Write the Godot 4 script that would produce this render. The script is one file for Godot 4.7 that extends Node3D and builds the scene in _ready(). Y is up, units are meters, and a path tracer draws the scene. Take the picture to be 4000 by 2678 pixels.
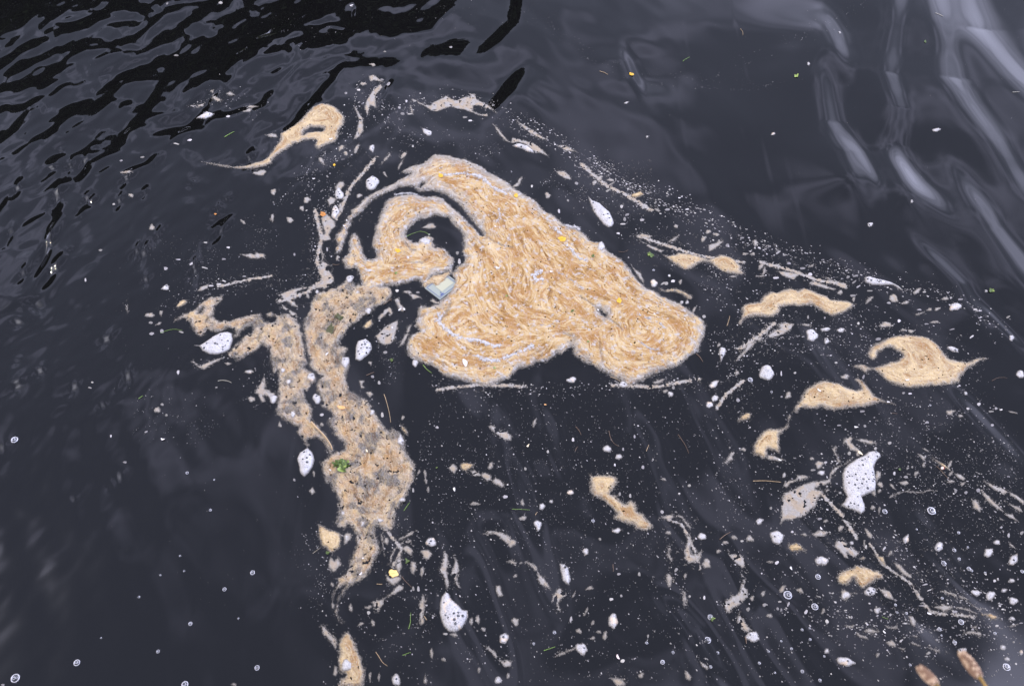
extends Node3D
# A dark, slow river seen from its bank: a large mat of tan foam curls round itself on the
# water, with smaller foam patches, froth clumps, flecks, bubbles and drifting scraps.
# Plan positions are in millimetres on the water plane (x to the right, z towards the bank).

var taken := {}
var rng := RandomNumberGenerator.new()
var wx := PackedFloat32Array()
var wz := PackedFloat32Array()
var wh := PackedFloat32Array()
var fx0 := 0
var fz0 := 0
const FINE := 0.009
const X0 := -3.15
const X1 := 3.15
const Z0 := -4.75
const Z1 := -0.35
var fine_nx := 0
var fine_nz := 0
var foam_mat: StandardMaterial3D
var froth_mat: StandardMaterial3D
var film: StandardMaterial3D
var rim_mat: StandardMaterial3D
var dome: ArrayMesh
var nz_a := FastNoiseLite.new()
var nz_b := FastNoiseLite.new()
var tile := PackedFloat32Array()
var mats := {}

const CREAM := Vector3(0.475, 0.375, 0.215)
const OCHRE := Vector3(0.355, 0.232, 0.094)
const BROWN := Vector3(0.19, 0.098, 0.032)
const GREY := Vector3(0.25, 0.236, 0.208)
const WHITE := Vector3(0.455, 0.455, 0.45)


func numbered(called: String) -> String:
	var n: int = taken.get(called, 0)
	taken[called] = n + 1
	return called if n == 0 else "%s_%03d" % [called, n]


func tag(o: Node3D, label: String, category: String, group := "", kind := "") -> void:
	if label != "":
		o.set_meta("label", label)
	if category != "":
		o.set_meta("category", category)
	if group != "":
		o.set_meta("group", group)
	if kind != "":
		o.set_meta("kind", kind)


func put(called: String, mesh: Mesh, material: Material, parent: Node3D = null) -> MeshInstance3D:
	var o := MeshInstance3D.new()
	o.mesh = mesh
	o.material_override = material
	if parent:
		o.name = called
		parent.add_child(o, true)
	else:
		o.name = numbered(called)
		add_child(o, true)
	return o


func base(called: String, at: Vector3) -> Node3D:
	var o := Node3D.new()
	o.name = numbered(called)
	add_child(o, true)
	o.position = at
	return o


func plain(albedo: Color, rough := 0.7, both := false) -> StandardMaterial3D:
	var m := StandardMaterial3D.new()
	m.albedo_color = albedo.linear_to_srgb()
	m.roughness = rough
	if both:
		m.cull_mode = BaseMaterial3D.CULL_DISABLED
	return m


func noise(scale: float, octaves: int, number: int) -> FastNoiseLite:
	var n := FastNoiseLite.new()
	n.noise_type = FastNoiseLite.TYPE_SIMPLEX_SMOOTH
	n.frequency = scale
	n.fractal_octaves = octaves
	n.fractal_type = FastNoiseLite.FRACTAL_FBM if octaves > 1 else FastNoiseLite.FRACTAL_NONE
	n.seed = number
	return n


func surface(v: PackedVector3Array, n: PackedVector3Array, i: PackedInt32Array, c := PackedColorArray()) -> ArrayMesh:
	var a := []
	a.resize(Mesh.ARRAY_MAX)
	a[Mesh.ARRAY_VERTEX] = v
	a[Mesh.ARRAY_NORMAL] = n
	a[Mesh.ARRAY_INDEX] = i
	if c.size():
		a[Mesh.ARRAY_COLOR] = c
	var m := ArrayMesh.new()
	m.add_surface_from_arrays(Mesh.PRIMITIVE_TRIANGLES, a)
	return m


# ---------------------------------------------------------------- sky

func sky_light(d: Vector3, na: FastNoiseLite, nb: FastNoiseLite, sun: Vector3) -> Vector3:
	var y := maxf(d.y, 0.0)
	var c := Vector3(0.63, 0.70, 0.99).lerp(Vector3(0.95, 1.05, 1.42), pow(1.0 - y, 2.2))
	var k := 1.0 / (y + 0.35)
	var px := d.x * k
	var pz := d.z * k
	var n := na.get_noise_2d(px, pz) + 0.7 * nb.get_noise_2d(px, pz)
	var cover := smoothstep(-0.15, 0.75, n)
	c = c.lerp(Vector3(2.1, 2.15, 3.0), cover * 0.55)
	var low := 1.0 - smoothstep(0.30, 0.56, d.y + 0.10 * na.get_noise_2d(px * 1.7 + 9.0, pz * 1.7))
	var az := rad_to_deg(atan2(d.x, -d.z)) + 14.0 * na.get_noise_2d(px + 31.0, pz)
	var side := smoothstep(55.0, 75.0, az) * (1.0 - smoothstep(115.0, 160.0, az)) * (1.0 - 0.6 * smoothstep(0.86, 0.985, d.y))
	c = c.lerp(Vector3(5.2, 5.3, 7.2), maxf(low * 0.40, side * 0.9))
	var off := rad_to_deg(acos(clampf(d.dot(sun), -1.0, 1.0)))
	c += Vector3(4.5, 4.4, 4.8) * exp(-pow(off / 6.0, 2.0))
	return c


func make_sky(sun: Vector3) -> ImageTexture:
	var w := 640
	var h := 320
	var im := Image.create_empty(w, h, false, Image.FORMAT_RGBF)
	var na := noise(2.2, 4, 57)
	var nb := noise(6.0, 3, 22)
	for j in h:
		var up := PI * (0.5 - (j + 0.5) / h)
		for i in w:
			var az := TAU * (i + 0.5) / w
			var d := Vector3(sin(az) * cos(up), sin(up), -cos(az) * cos(up))
			var c := sky_light(d, na, nb, sun)
			im.set_pixel(i, j, Color(c.x, c.y, c.z))
	return ImageTexture.create_from_image(im)


# ---------------------------------------------------------------- water

func near_path(p: Vector2, pts: PackedVector2Array) -> Vector3:
	# signed distance across the path (right of its run positive), overshoot past its ends, plain distance
	var best := 1e9
	var across := 0.0
	var over := 0.0
	var last := pts.size() - 2
	for k in last + 1:
		var a := pts[k]
		var ab := pts[k + 1] - a
		var l := ab.length()
		var t := (p - a).dot(ab) / (l * l)
		var tc := clampf(t, 0.0, 1.0)
		var d := (p - a - ab * tc).length()
		if d < best:
			best = d
			across = ((p - a).x * -ab.y + (p - a).y * ab.x) / l
			over = 0.0
			if t < 0.0:
				if k == 0:
					over = -t * l
				else:
					across = signf(across) * d
			elif t > 1.0:
				if k == last:
					over = (t - 1.0) * l
				else:
					across = signf(across) * d
	return Vector3(across, over, best)


func path_of(l: Array, scale := 0.001) -> PackedVector2Array:
	var r := PackedVector2Array()
	for k in l.size() / 2:
		r.append(Vector2(l[2 * k], l[2 * k + 1]) * scale)
	return r


func axis(lo: float, hi: float, reach: float) -> PackedFloat32Array:
	var mid := PackedFloat32Array()
	var n := int(round((hi - lo) / FINE))
	for k in n + 1:
		mid.append(lo + k * FINE)
	var step := FINE
	var up := PackedFloat32Array()
	var at := hi
	while at < reach:
		step *= 1.22
		at += step
		up.append(at)
	step = FINE
	var down := PackedFloat32Array()
	at = lo
	while at > -reach:
		step *= 1.22
		at -= step
		down.append(at)
	down.reverse()
	var r := down
	r.append_array(mid)
	r.append_array(up)
	return r


func make_water() -> void:
	wx = axis(X0, X1, 500.0)
	wz = axis(Z0, Z1, 500.0)
	var nx := wx.size()
	var nz := wz.size()
	wh.resize(nx * nz)
	while wx[fx0] < X0 - 1e-5:
		fx0 += 1
	while wz[fz0] < Z0 - 1e-5:
		fz0 += 1
	fine_nx = int(round((X1 - X0) / FINE))
	fine_nz = int(round((Z1 - Z0) / FINE))
	var na := noise(1.0, 2, 3)
	na.fractal_gain = 0.28
	var nb := noise(1.0, 2, 4)
	var nc := noise(1.0, 1, 5)
	for j in nz:
		var z := wz[j]
		for i in nx:
			var x := wx[i]
			if absf(x) > 12.0 or absf(z) > 16.0:
				continue
			var fade := (1.0 - smoothstep(4.0, 12.0, absf(x))) * (1.0 - smoothstep(6.0, 16.0, absf(z)))
			# wind comes down the left: short steep ripples there, long lazy ones elsewhere
			var left := 1.0 - smoothstep(-1.7, -0.3, x + 0.35 * (z + 3.0))
			var far := smoothstep(-2.5, -3.6, z)
			var a := x * 0.50 - z * 0.87
			var b := x * 0.87 + z * 0.50
			var h := 0.0044 * left * (0.50 + 0.50 * far) * na.get_noise_2d(a * 5.0 + 0.25 * nc.get_noise_2d(x * 3.0, z * 3.0 + 8.0), b * 6.6 + 0.35 * nc.get_noise_2d(x * 3.0 + 3.0, z * 3.0))
			h += 0.0009 * left * nc.get_noise_2d(a * 7.0 + 4.0, b * 15.0)
			var a2 := x * 0.52 + z * 0.85
			var b2 := x * 0.85 - z * 0.52
			h += 0.0030 * (1.0 - 0.1 * left) * (1.0 - 0.93 * smoothstep(0.2, 1.4, x) * smoothstep(-2.2, -3.0, z)) * nb.get_noise_2d(a2 * 1.5, b2 * 3.3)
			h += 0.0036 * nc.get_noise_2d(x * 1.6 + 7.0, z * 1.6)
			wh[j * nx + i] = h * fade
	for r in ripples():
		press(r[0] * 0.001, r[1], path_of(r[2]))
	for g in glints():
		dimple(Vector2(g[0], g[1]) * 0.001, g[2] * 0.001, g[3] * 0.001, deg_to_rad(g[4]), Vector2(g[5], g[6]))
	var v := PackedVector3Array()
	var n := PackedVector3Array()
	v.resize(nx * nz)
	n.resize(nx * nz)
	for j in nz:
		var ja := maxi(j - 1, 0)
		var jb := mini(j + 1, nz - 1)
		for i in nx:
			var ia := maxi(i - 1, 0)
			var ib := mini(i + 1, nx - 1)
			var k := j * nx + i
			v[k] = Vector3(wx[i], wh[k], wz[j])
			n[k] = Vector3(-(wh[j * nx + ib] - wh[j * nx + ia]) / (wx[ib] - wx[ia]), 1.0, -(wh[jb * nx + i] - wh[ja * nx + i]) / (wz[jb] - wz[ja])).normalized()
	var idx := PackedInt32Array()
	idx.resize((nx - 1) * (nz - 1) * 6)
	var q := 0
	for j in nz - 1:
		for i in nx - 1:
			var k := j * nx + i
			idx[q] = k
			idx[q + 1] = k + 1
			idx[q + 2] = k + nx + 1
			idx[q + 3] = k
			idx[q + 4] = k + nx + 1
			idx[q + 5] = k + nx
			q += 6
	var m := StandardMaterial3D.new()
	m.albedo_color = Color(0.0035, 0.0035, 0.0038).linear_to_srgb()
	m.roughness = 0.02
	m.metallic_specular = 0.45
	var o := put("water", surface(v, n, idx), m)
	tag(o, "dark smooth river water reflecting a clouded sky and black trees", "water", "", "structure")


func press(w: float, tilt: float, pts: PackedVector2Array) -> void:
	# one ripple: the water leans by tilt towards the right-hand side of the path
	var box := Rect2(pts[0], Vector2.ZERO)
	for p in pts:
		box = box.expand(p)
	var steep := tilt < 0.17 or tilt > 0.25
	box = box.grow((3.2 if steep else 14.0) * w)
	var nx := wx.size()
	var i0 := clampi(int((box.position.x - X0) / FINE), 0, fine_nx)
	var i1 := clampi(int((box.end.x - X0) / FINE), 0, fine_nx)
	var j0 := clampi(int((box.position.y - Z0) / FINE), 0, fine_nz)
	var j1 := clampi(int((box.end.y - Z0) / FINE), 0, fine_nz)
	for j in range(j0, j1 + 1):
		for i in range(i0, i1 + 1):
			var s := near_path(Vector2(X0 + i * FINE, Z0 + j * FINE), pts)
			var u := s.x / w
			var e := s.y / (w * (1.0 if steep else 2.6))
			if steep:
				wh[(fz0 + j) * nx + fx0 + i] -= tilt * w * u * exp(-0.5 * (u * u + e * e))
			else:
				wh[(fz0 + j) * nx + fx0 + i] -= tilt * w * tanh(u) * exp(-u * u / 50.0 - 0.5 * e * e)


func dimple(c: Vector2, l: float, w: float, turn: float, tilt: Vector2) -> void:
	var r := 3.0 * maxf(l, w)
	var nx := wx.size()
	var i0 := clampi(int((c.x - r - X0) / FINE), 0, fine_nx)
	var i1 := clampi(int((c.x + r - X0) / FINE), 0, fine_nx)
	var j0 := clampi(int((c.y - r - Z0) / FINE), 0, fine_nz)
	var j1 := clampi(int((c.y + r - Z0) / FINE), 0, fine_nz)
	for j in range(j0, j1 + 1):
		for i in range(i0, i1 + 1):
			var p := Vector2(X0 + i * FINE, Z0 + j * FINE) - c
			var q := p.rotated(-turn)
			wh[(fz0 + j) * nx + fx0 + i] -= tilt.dot(p) * exp(-0.5 * (q.x * q.x / (l * l) + q.y * q.y / (w * w)))


func level(x: float, z: float) -> float:
	var fx := clampf((x - X0) / FINE, 0.0, fine_nx - 0.01)
	var fz := clampf((z - Z0) / FINE, 0.0, fine_nz - 0.01)
	var i := int(fx)
	var j := int(fz)
	fx -= i
	fz -= j
	var k := (fz0 + j) * wx.size() + fx0 + i
	var n := wx.size()
	return lerpf(lerpf(wh[k], wh[k + 1], fx), lerpf(wh[k + n], wh[k + n + 1], fx), fz)


# ---------------------------------------------------------------- foam

func fill(pts: PackedVector2Array, x0: float, z0: float, c: float, nx: int, nz: int, inside: PackedByteArray, value: int) -> void:
	for j in nz:
		var z := z0 + j * c
		var cross := PackedFloat32Array()
		var n := pts.size()
		for k in n:
			var a := pts[k]
			var b := pts[(k + 1) % n]
			if (a.y <= z) != (b.y <= z):
				cross.append(a.x + (z - a.y) / (b.y - a.y) * (b.x - a.x))
		cross.sort()
		for k in cross.size() / 2:
			var i0 := maxi(int(ceil((cross[2 * k] - x0) / c)), 0)
			var i1 := mini(int(floor((cross[2 * k + 1] - x0) / c)), nx - 1)
			for i in range(i0, i1 + 1):
				inside[j * nx + i] = value


func distance(inside: PackedByteArray, nx: int, nz: int, c: float) -> PackedFloat32Array:
	# signed distance to the outline in mm, positive inside (two-pass chamfer both ways), a little smoothed
	var d := PackedFloat32Array()
	d.resize(nx * nz)
	var e := PackedFloat32Array()
	e.resize(nx * nz)
	for k in nx * nz:
		d[k] = 1e4 if inside[k] else 0.0
		e[k] = 0.0 if inside[k] else 1e4
	for j in range(1, nz):
		for i in range(1, nx - 1):
			var k := j * nx + i
			if d[k] > 0.0:
				d[k] = minf(d[k], minf(minf(d[k - 1], d[k - nx]) + 1.0, minf(d[k - nx - 1], d[k - nx + 1]) + 1.414))
			else:
				e[k] = minf(e[k], minf(minf(e[k - 1], e[k - nx]) + 1.0, minf(e[k - nx - 1], e[k - nx + 1]) + 1.414))
	for j in range(nz - 2, -1, -1):
		for i in range(nx - 2, 0, -1):
			var k := j * nx + i
			if d[k] > 0.0:
				d[k] = minf(d[k], minf(minf(d[k + 1], d[k + nx]) + 1.0, minf(d[k + nx + 1], d[k + nx - 1]) + 1.414))
			else:
				e[k] = minf(e[k], minf(minf(e[k + 1], e[k + nx]) + 1.0, minf(e[k + nx + 1], e[k + nx - 1]) + 1.414))
	var r := PackedFloat32Array()
	r.resize(nx * nz)
	r.fill(-9.0 * c)
	for k in nx * nz:
		e[k] = (d[k] - 0.5 if d[k] > 0.0 else 0.5 - minf(e[k], 40.0)) * c
	for j in range(1, nz - 1):
		for i in range(1, nx - 1):
			var k := j * nx + i
			r[k] = 0.25 * e[k] + 0.125 * (e[k - 1] + e[k + 1] + e[k - nx] + e[k + nx]) + 0.0625 * (e[k - nx - 1] + e[k - nx + 1] + e[k + nx - 1] + e[k + nx + 1])
	return r


func stamp(to: PackedFloat32Array, path: PackedVector2Array, w: float, x0: float, z0: float, c: float, nx: int, nz: int) -> void:
	var box := Rect2(path[0], Vector2.ZERO)
	for p in path:
		box = box.expand(p)
	box = box.grow(2.5 * w)
	for j in range(clampi(int((box.position.y - z0) / c), 0, nz - 1), clampi(int((box.end.y - z0) / c), 0, nz - 1) + 1):
		for i in range(clampi(int((box.position.x - x0) / c), 0, nx - 1), clampi(int((box.end.x - x0) / c), 0, nx - 1) + 1):
			var p := Vector2(x0 + i * c, z0 + j * c)
			var q := p + Vector2(nz_a.get_noise_2d(p.x * 2.0, p.y * 2.0), nz_a.get_noise_2d(p.y * 2.0, p.x * 2.0 + 50.0)) * w * 0.9
			var d := near_path(q, path).z / w
			if d < 2.5:
				to[j * nx + i] = maxf(to[j * nx + i], exp(-d * d))


func foam(called: String, label: String, category: String, group: String, style: String, number: int, more: Array, less: Array, cell := 0.0, parent: Node3D = null, lane := 0.0, under := 0.0) -> MeshInstance3D:
	rng.seed = 1000 + number
	var polys := []
	for l in more:
		polys.append(path_of(l, 1.0))
	var box := Rect2(polys[0][0], Vector2.ZERO)
	for p in polys[0]:
		box = box.expand(p)
	var size := maxf(box.size.x, box.size.y)
	if lane > 0.0:
		box = box.grow(lane * 1.6)
	var c := cell
	if c == 0.0:
		c = {"mat": 1.75, "lump": 1.9, "tan": 1.8, "gray": 1.6, "froth": 1.25}[style]
		if size < 90.0:
			c = clampf(size / 34.0, 0.9, c)
	box = box.grow(10.0 + 2.0 * c)
	var x0 := box.position.x
	var z0 := box.position.y
	var nx := int(box.size.x / c) + 2
	var nz := int(box.size.y / c) + 2
	var total := nx * nz
	var d: PackedFloat32Array
	if lane > 0.0:
		var f := PackedFloat32Array()
		f.resize(total)
		stamp(f, polys[0], lane, x0, z0, c, nx, nz)
		d = PackedFloat32Array()
		d.resize(total)
		for k in total:
			d[k] = (f[k] - 0.34) * lane * (1.0 if style == "froth" else 2.1)
	else:
		var inside := PackedByteArray()
		inside.resize(total)
		for p in polys:
			fill(p, x0, z0, c, nx, nz, inside, 1)
		for l in less:
			fill(path_of(l, 1.0), x0, z0, c, nx, nz, inside, 0)
		d = distance(inside, nx, nz, c)
	# ragged outline
	var rag: float = {"mat": 5.0, "lump": 5.5, "tan": 3.2, "gray": 2.4, "froth": 1.4}[style]
	rag = minf(rag, size * 0.045)
	if lane > 0.0:
		rag = lane * (0.5 if style == "froth" else 1.1)
	var shift := float(number) * 37.0
	var solid := PackedFloat32Array()
	solid.resize(total)
	var reach := rag * 2.2 + c * 2.0
	var area := 0
	for j in nz:
		for i in nx:
			var k := j * nx + i
			var s := d[k]
			if absf(s) < reach:
				var x := x0 + i * c + shift
				var z := z0 + j * c
				s += rag * (nz_a.get_noise_2d(x, z) + 0.75 * nz_b.get_noise_2d(x, z))
			solid[k] = s
			if s > 0.0:
				area += 1
	if lane == 0.0 and style != "froth" and size > 45.0:
		for k in total:
			var s := d[k]
			if s > -18.0 and s < 4.0:
				var x := x0 + (k % nx) * c + shift
				var z := z0 + (k / nx) * c
				solid[k] = maxf(solid[k], 9.0 * nz_b.get_noise_2d(x * 0.75 + 500.0, z * 0.75) + 4.0 * nz_a.get_noise_2d(x * 0.5, z * 0.5 + 300.0) - 2.6 + s * 0.30)
	var rim := solid.duplicate()
	# lacy rim
	if lane == 0.0 and style != "froth" and size > 60.0:
		for k in total:
			if solid[k] > 0.0 and solid[k] < 11.0:
				var x := x0 + (k % nx) * c + shift
				var z := z0 + (k / nx) * c
				solid[k] = minf(solid[k], (0.22 - nz_b.get_noise_2d(x * 0.9 + 40.0, z * 0.9)) * 8.0 + solid[k] * 0.40)
	if style == "lump":
		for k in total:
			if solid[k] > 0.0:
				var x := x0 + (k % nx) * c + shift
				var z := z0 + (k / nx) * c
				solid[k] = minf(solid[k], (0.53 - nz_a.get_noise_2d(x * 0.5 + 190.0, z * 0.5) - 0.25 * nz_b.get_noise_2d(x, z)) * 14.0)
	# torn holes in thin veils
	if style == "gray" and size > 70.0:
		for k in total:
			if solid[k] > 0.0:
				var x := x0 + (k % nx) * c + shift
				var z := z0 + (k / nx) * c
				solid[k] = minf(solid[k], (0.42 - nz_a.get_noise_2d(x * 0.55 + 90.0, z * 0.55)) * 9.0)
	var lip := solid.duplicate()
	# open bubbles: little windows on to the dark water
	var domes := []
	var pits := []
	var spots: int = 0
	var mm2 := area * c * c
	match style:
		"froth": spots = int(mm2 / (19.0 if lane == 0.0 else 34.0))
		"mat": spots = int(mm2 / 900.0)
		"lump": spots = int(mm2 / 700.0)
		"tan": spots = int(mm2 / 600.0)
		"gray": spots = int(mm2 / 900.0)
	var put_at := PackedVector3Array()
	var tries := 0
	while put_at.size() < spots and tries < spots * 6:
		tries += 1
		var i := rng.randi_range(2, nx - 3)
		var j := rng.randi_range(2, nz - 3)
		var s := lip[j * nx + i]
		if s < 2.5:
			if s < 0.0:
				tries -= 1 if rng.randf() < 0.8 else 0
			continue
		var r := 0.0
		if style == "froth":
			r = (1.15 + 3.6 * pow(rng.randf(), 3.0)) * (0.75 if lane > 0.0 else clampf(s / 9.0, 0.5, 1.1))
			if lane == 0.0 and nz_b.get_noise_2d((x0 + i * c) * 0.35 + shift, (z0 + j * c) * 0.35) < -0.16:
				continue
		else:
			r = 0.9 + 2.2 * pow(rng.randf(), 3.0)
			if nz_a.get_noise_2d((x0 + i * c) * 0.4 + 200.0, (z0 + j * c) * 0.4) < 0.1:
				continue
		r = maxf(r, c * 0.62)
		var at := Vector2(x0 + (i + rng.randf() - 0.5) * c, z0 + (j + rng.randf() - 0.5) * c)
		if style == "froth":
			var free := true
			for o in put_at:
				if absf(o.x - at.x) < 8.0 and Vector2(o.x, o.y).distance_to(at) < o.z + r + 0.9:
					free = false
					break
			if not free:
				continue
		put_at.append(Vector3(at.x, at.y, r))
		if style == "froth" and r < 3.0:
			pits.append(Vector3(at.x, at.y, r))
			continue
		var w := int(r / c) + 2
		var ci := int(round((at.x - x0) / c))
		var cj := int(round((at.y - z0) / c))
		for jj in range(maxi(cj - w, 0), mini(cj + w, nz - 1) + 1):
			for ii in range(maxi(ci - w, 0), mini(ci + w, nx - 1) + 1):
				var away := Vector2(x0 + ii * c, z0 + jj * c).distance_to(at) - r
				solid[jj * nx + ii] = minf(solid[jj * nx + ii], away)
		if style == "froth" and lane == 0.0 and r > 3.0:
			domes.append(Vector3(at.x, at.y, r))
	# marbling: noise drawn out along the drift
	var streak := PackedFloat32Array()
	streak.resize(total)
	for p in pits:
		var w := int(p.z / c) + 2
		var ci := int(round((p.x - x0) / c))
		var cj := int(round((p.y - z0) / c))
		for jj in range(maxi(cj - w, 0), mini(cj + w, nz - 1) + 1):
			for ii in range(maxi(ci - w, 0), mini(ci + w, nx - 1) + 1):
				var q: float = Vector2(x0 + ii * c, z0 + jj * c).distance_to(Vector2(p.x, p.y)) / p.z
				streak[jj * nx + ii] = maxf(streak[jj * nx + ii], 1.0 - smoothstep(0.55, 1.15, q))
	var dark := PackedFloat32Array()
	dark.resize(total)
	var groove := PackedFloat32Array()
	groove.resize(total)
	if style == "mat":
		for p in dark_paths():
			stamp(dark, path_of(p[1], 1.0), p[0], x0, z0, c, nx, nz)
		for p in groove_paths():
			stamp(groove, path_of(p[1], 1.0), p[0], x0, z0, c, nx, nz)
	if style in ["mat", "tan", "lump"] and area > 120:
		marble(streak, d, solid, style, x0, z0, c, nx, nz, shift)
	# heights
	var y := PackedFloat32Array()
	y.resize(total)
	var tall: float = {"mat": 11.0, "lump": 13.0, "tan": 8.0, "gray": 2.2, "froth": 13.0}[style]
	var slope: float = {"mat": 13.0, "lump": 12.0, "tan": 10.0, "gray": 5.0, "froth": 11.0}[style]
	tall = minf(tall, size * 0.16)
	if lane > 0.0:
		tall = 4.5 if style == "froth" else 1.8
		slope = 4.0
	var lift := 0.8
	if parent:
		lift = 10.2
	if called == "foam_fleck" or called == "foam_patch":
		lift = 0.9
	lift = maxf(lift, under)
	for j in nz:
		for i in nx:
			var k := j * nx + i
			if solid[k] < -2.2 * c and lip[k] < -2.2 * c:
				continue
			var x := x0 + i * c
			var z := z0 + j * c
			var s := maxf(lip[k], 0.0)
			var h := tall * (1.0 - exp(-s / slope))
			var rise := 1.0 - exp(-s / 6.0)
			match style:
				"mat":
					h += rise * (0.45 * streak[k] + 2.6 * nz_a.get_noise_2d(x * 0.6, z * 0.6) + 0.9 * nz_b.get_noise_2d(x * 1.6, z * 1.6)) - 6.0 * groove[k] * rise - 1.5 * dark[k]
				"lump":
					h += rise * (10.0 * nz_a.get_noise_2d(x * 0.42 + 33.0, z * 0.42) + 2.2 * nz_b.get_noise_2d(x, z) + 0.8 * streak[k])
				"tan":
					h += rise * (0.4 * streak[k] + 2.6 * nz_a.get_noise_2d(x, z) + 1.0 * nz_b.get_noise_2d(x * 1.4, z * 1.4))
				"gray":
					h += rise * 0.7 * nz_b.get_noise_2d(x, z)
				"froth":
					h += rise * (1.6 * nz_a.get_noise_2d(x * 1.3, z * 1.3) + 0.7 * nz_b.get_noise_2d(x * 2.0, z * 2.0))
			y[k] = level(x * 0.001, z * 0.001) * 1000.0 + lift + maxf(h, 0.0)
	# skin: cells cut along the outline
	var mid := box.get_center()
	var ground := level(mid.x * 0.001, mid.y * 0.001)
	var vert := PackedVector3Array()
	var norm := PackedVector3Array()
	var col := PackedColorArray()
	var idx := PackedInt32Array()
	var at_node := PackedInt32Array()
	var at_h := PackedInt32Array()
	var at_v := PackedInt32Array()
	for a in [at_node, at_h, at_v]:
		a.resize(total)
		a.fill(-1)
	var corner := PackedInt32Array([0, 1, nx + 1, nx])
	var ring := PackedInt32Array()
	for j in range(1, nz - 2):
		for i in range(1, nx - 2):
			var k := j * nx + i
			var mask := 0
			for q in 4:
				if solid[k + corner[q]] > 0.0:
					mask |= 1 << q
			if mask == 0:
				continue
			ring.clear()
			for q in 4:
				var n := k + corner[q]
				var o := k + corner[(q + 1) % 4]
				if solid[n] > 0.0:
					if at_node[n] < 0:
						at_node[n] = vert.size()
						vert.append(Vector3(x0 + (n % nx) * c, y[n], z0 + (n / nx) * c))
						norm.append(Vector3(y[n - 1] - y[n + 1], 2.0 * c, y[n - nx] - y[n + nx]).normalized())
						col.append(tint(style, lane, rim[n], streak[n], dark[n], groove[n], vert[-1], shift, size))
					ring.append(at_node[n])
				if (solid[n] > 0.0) != (solid[o] > 0.0):
					var lo := mini(n, o)
					var flat := absi(n - o) == 1
					var id: int = at_h[lo] if flat else at_v[lo]
					if id < 0:
						var hi := maxi(n, o)
						var t := clampf(solid[lo] / (solid[lo] - solid[hi]), 0.02, 0.98)
						id = vert.size()
						var p := Vector3(x0 + (lo % nx) * c, y[lo], z0 + (lo / nx) * c).lerp(Vector3(x0 + (hi % nx) * c, y[hi], z0 + (hi / nx) * c), t)
						var inn := lo if solid[lo] > 0.0 else hi
						var edge := lerpf(lip[lo], lip[hi], t)
						var shore := lerpf(rim[lo], rim[hi], t)
						if edge > 1.0:
							p.y = maxf(p.y - 0.8, 0.0)
						vert.append(p)
						norm.append(Vector3(y[inn - 1] - y[inn + 1], 2.0 * c, y[inn - nx] - y[inn + nx]).normalized())
						col.append(tint(style, lane, maxf(shore, 0.0), streak[inn], dark[inn], groove[inn], p, shift, size))
						if flat:
							at_h[lo] = id
						else:
							at_v[lo] = id
					ring.append(id)
			for q in range(1, ring.size() - 1):
				idx.append(ring[0])
				idx.append(ring[q])
				idx.append(ring[q + 1])
	if idx.is_empty():
		return null
	var centre := Vector3(mid.x, ground * 1000.0, mid.y)
	if parent:
		centre = parent.position * 1000.0
	for k in vert.size():
		vert[k] = (vert[k] - centre) * 0.001
	var o := put(called, surface(vert, norm, idx, col), froth_mat if style == "froth" else foam_mat, parent)
	if parent == null:
		o.position = centre * 0.001
		tag(o, label, category, group)
	for b in domes:
		var f := put("bubble_film", dome, film, o)
		f.position = Vector3(b.x, level(b.x * 0.001, b.y * 0.001) * 1000.0 + lift + tall * 0.72, b.y) * 0.001 - o.position
		f.scale = Vector3.ONE * b.z * 0.00105
	return o


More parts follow.
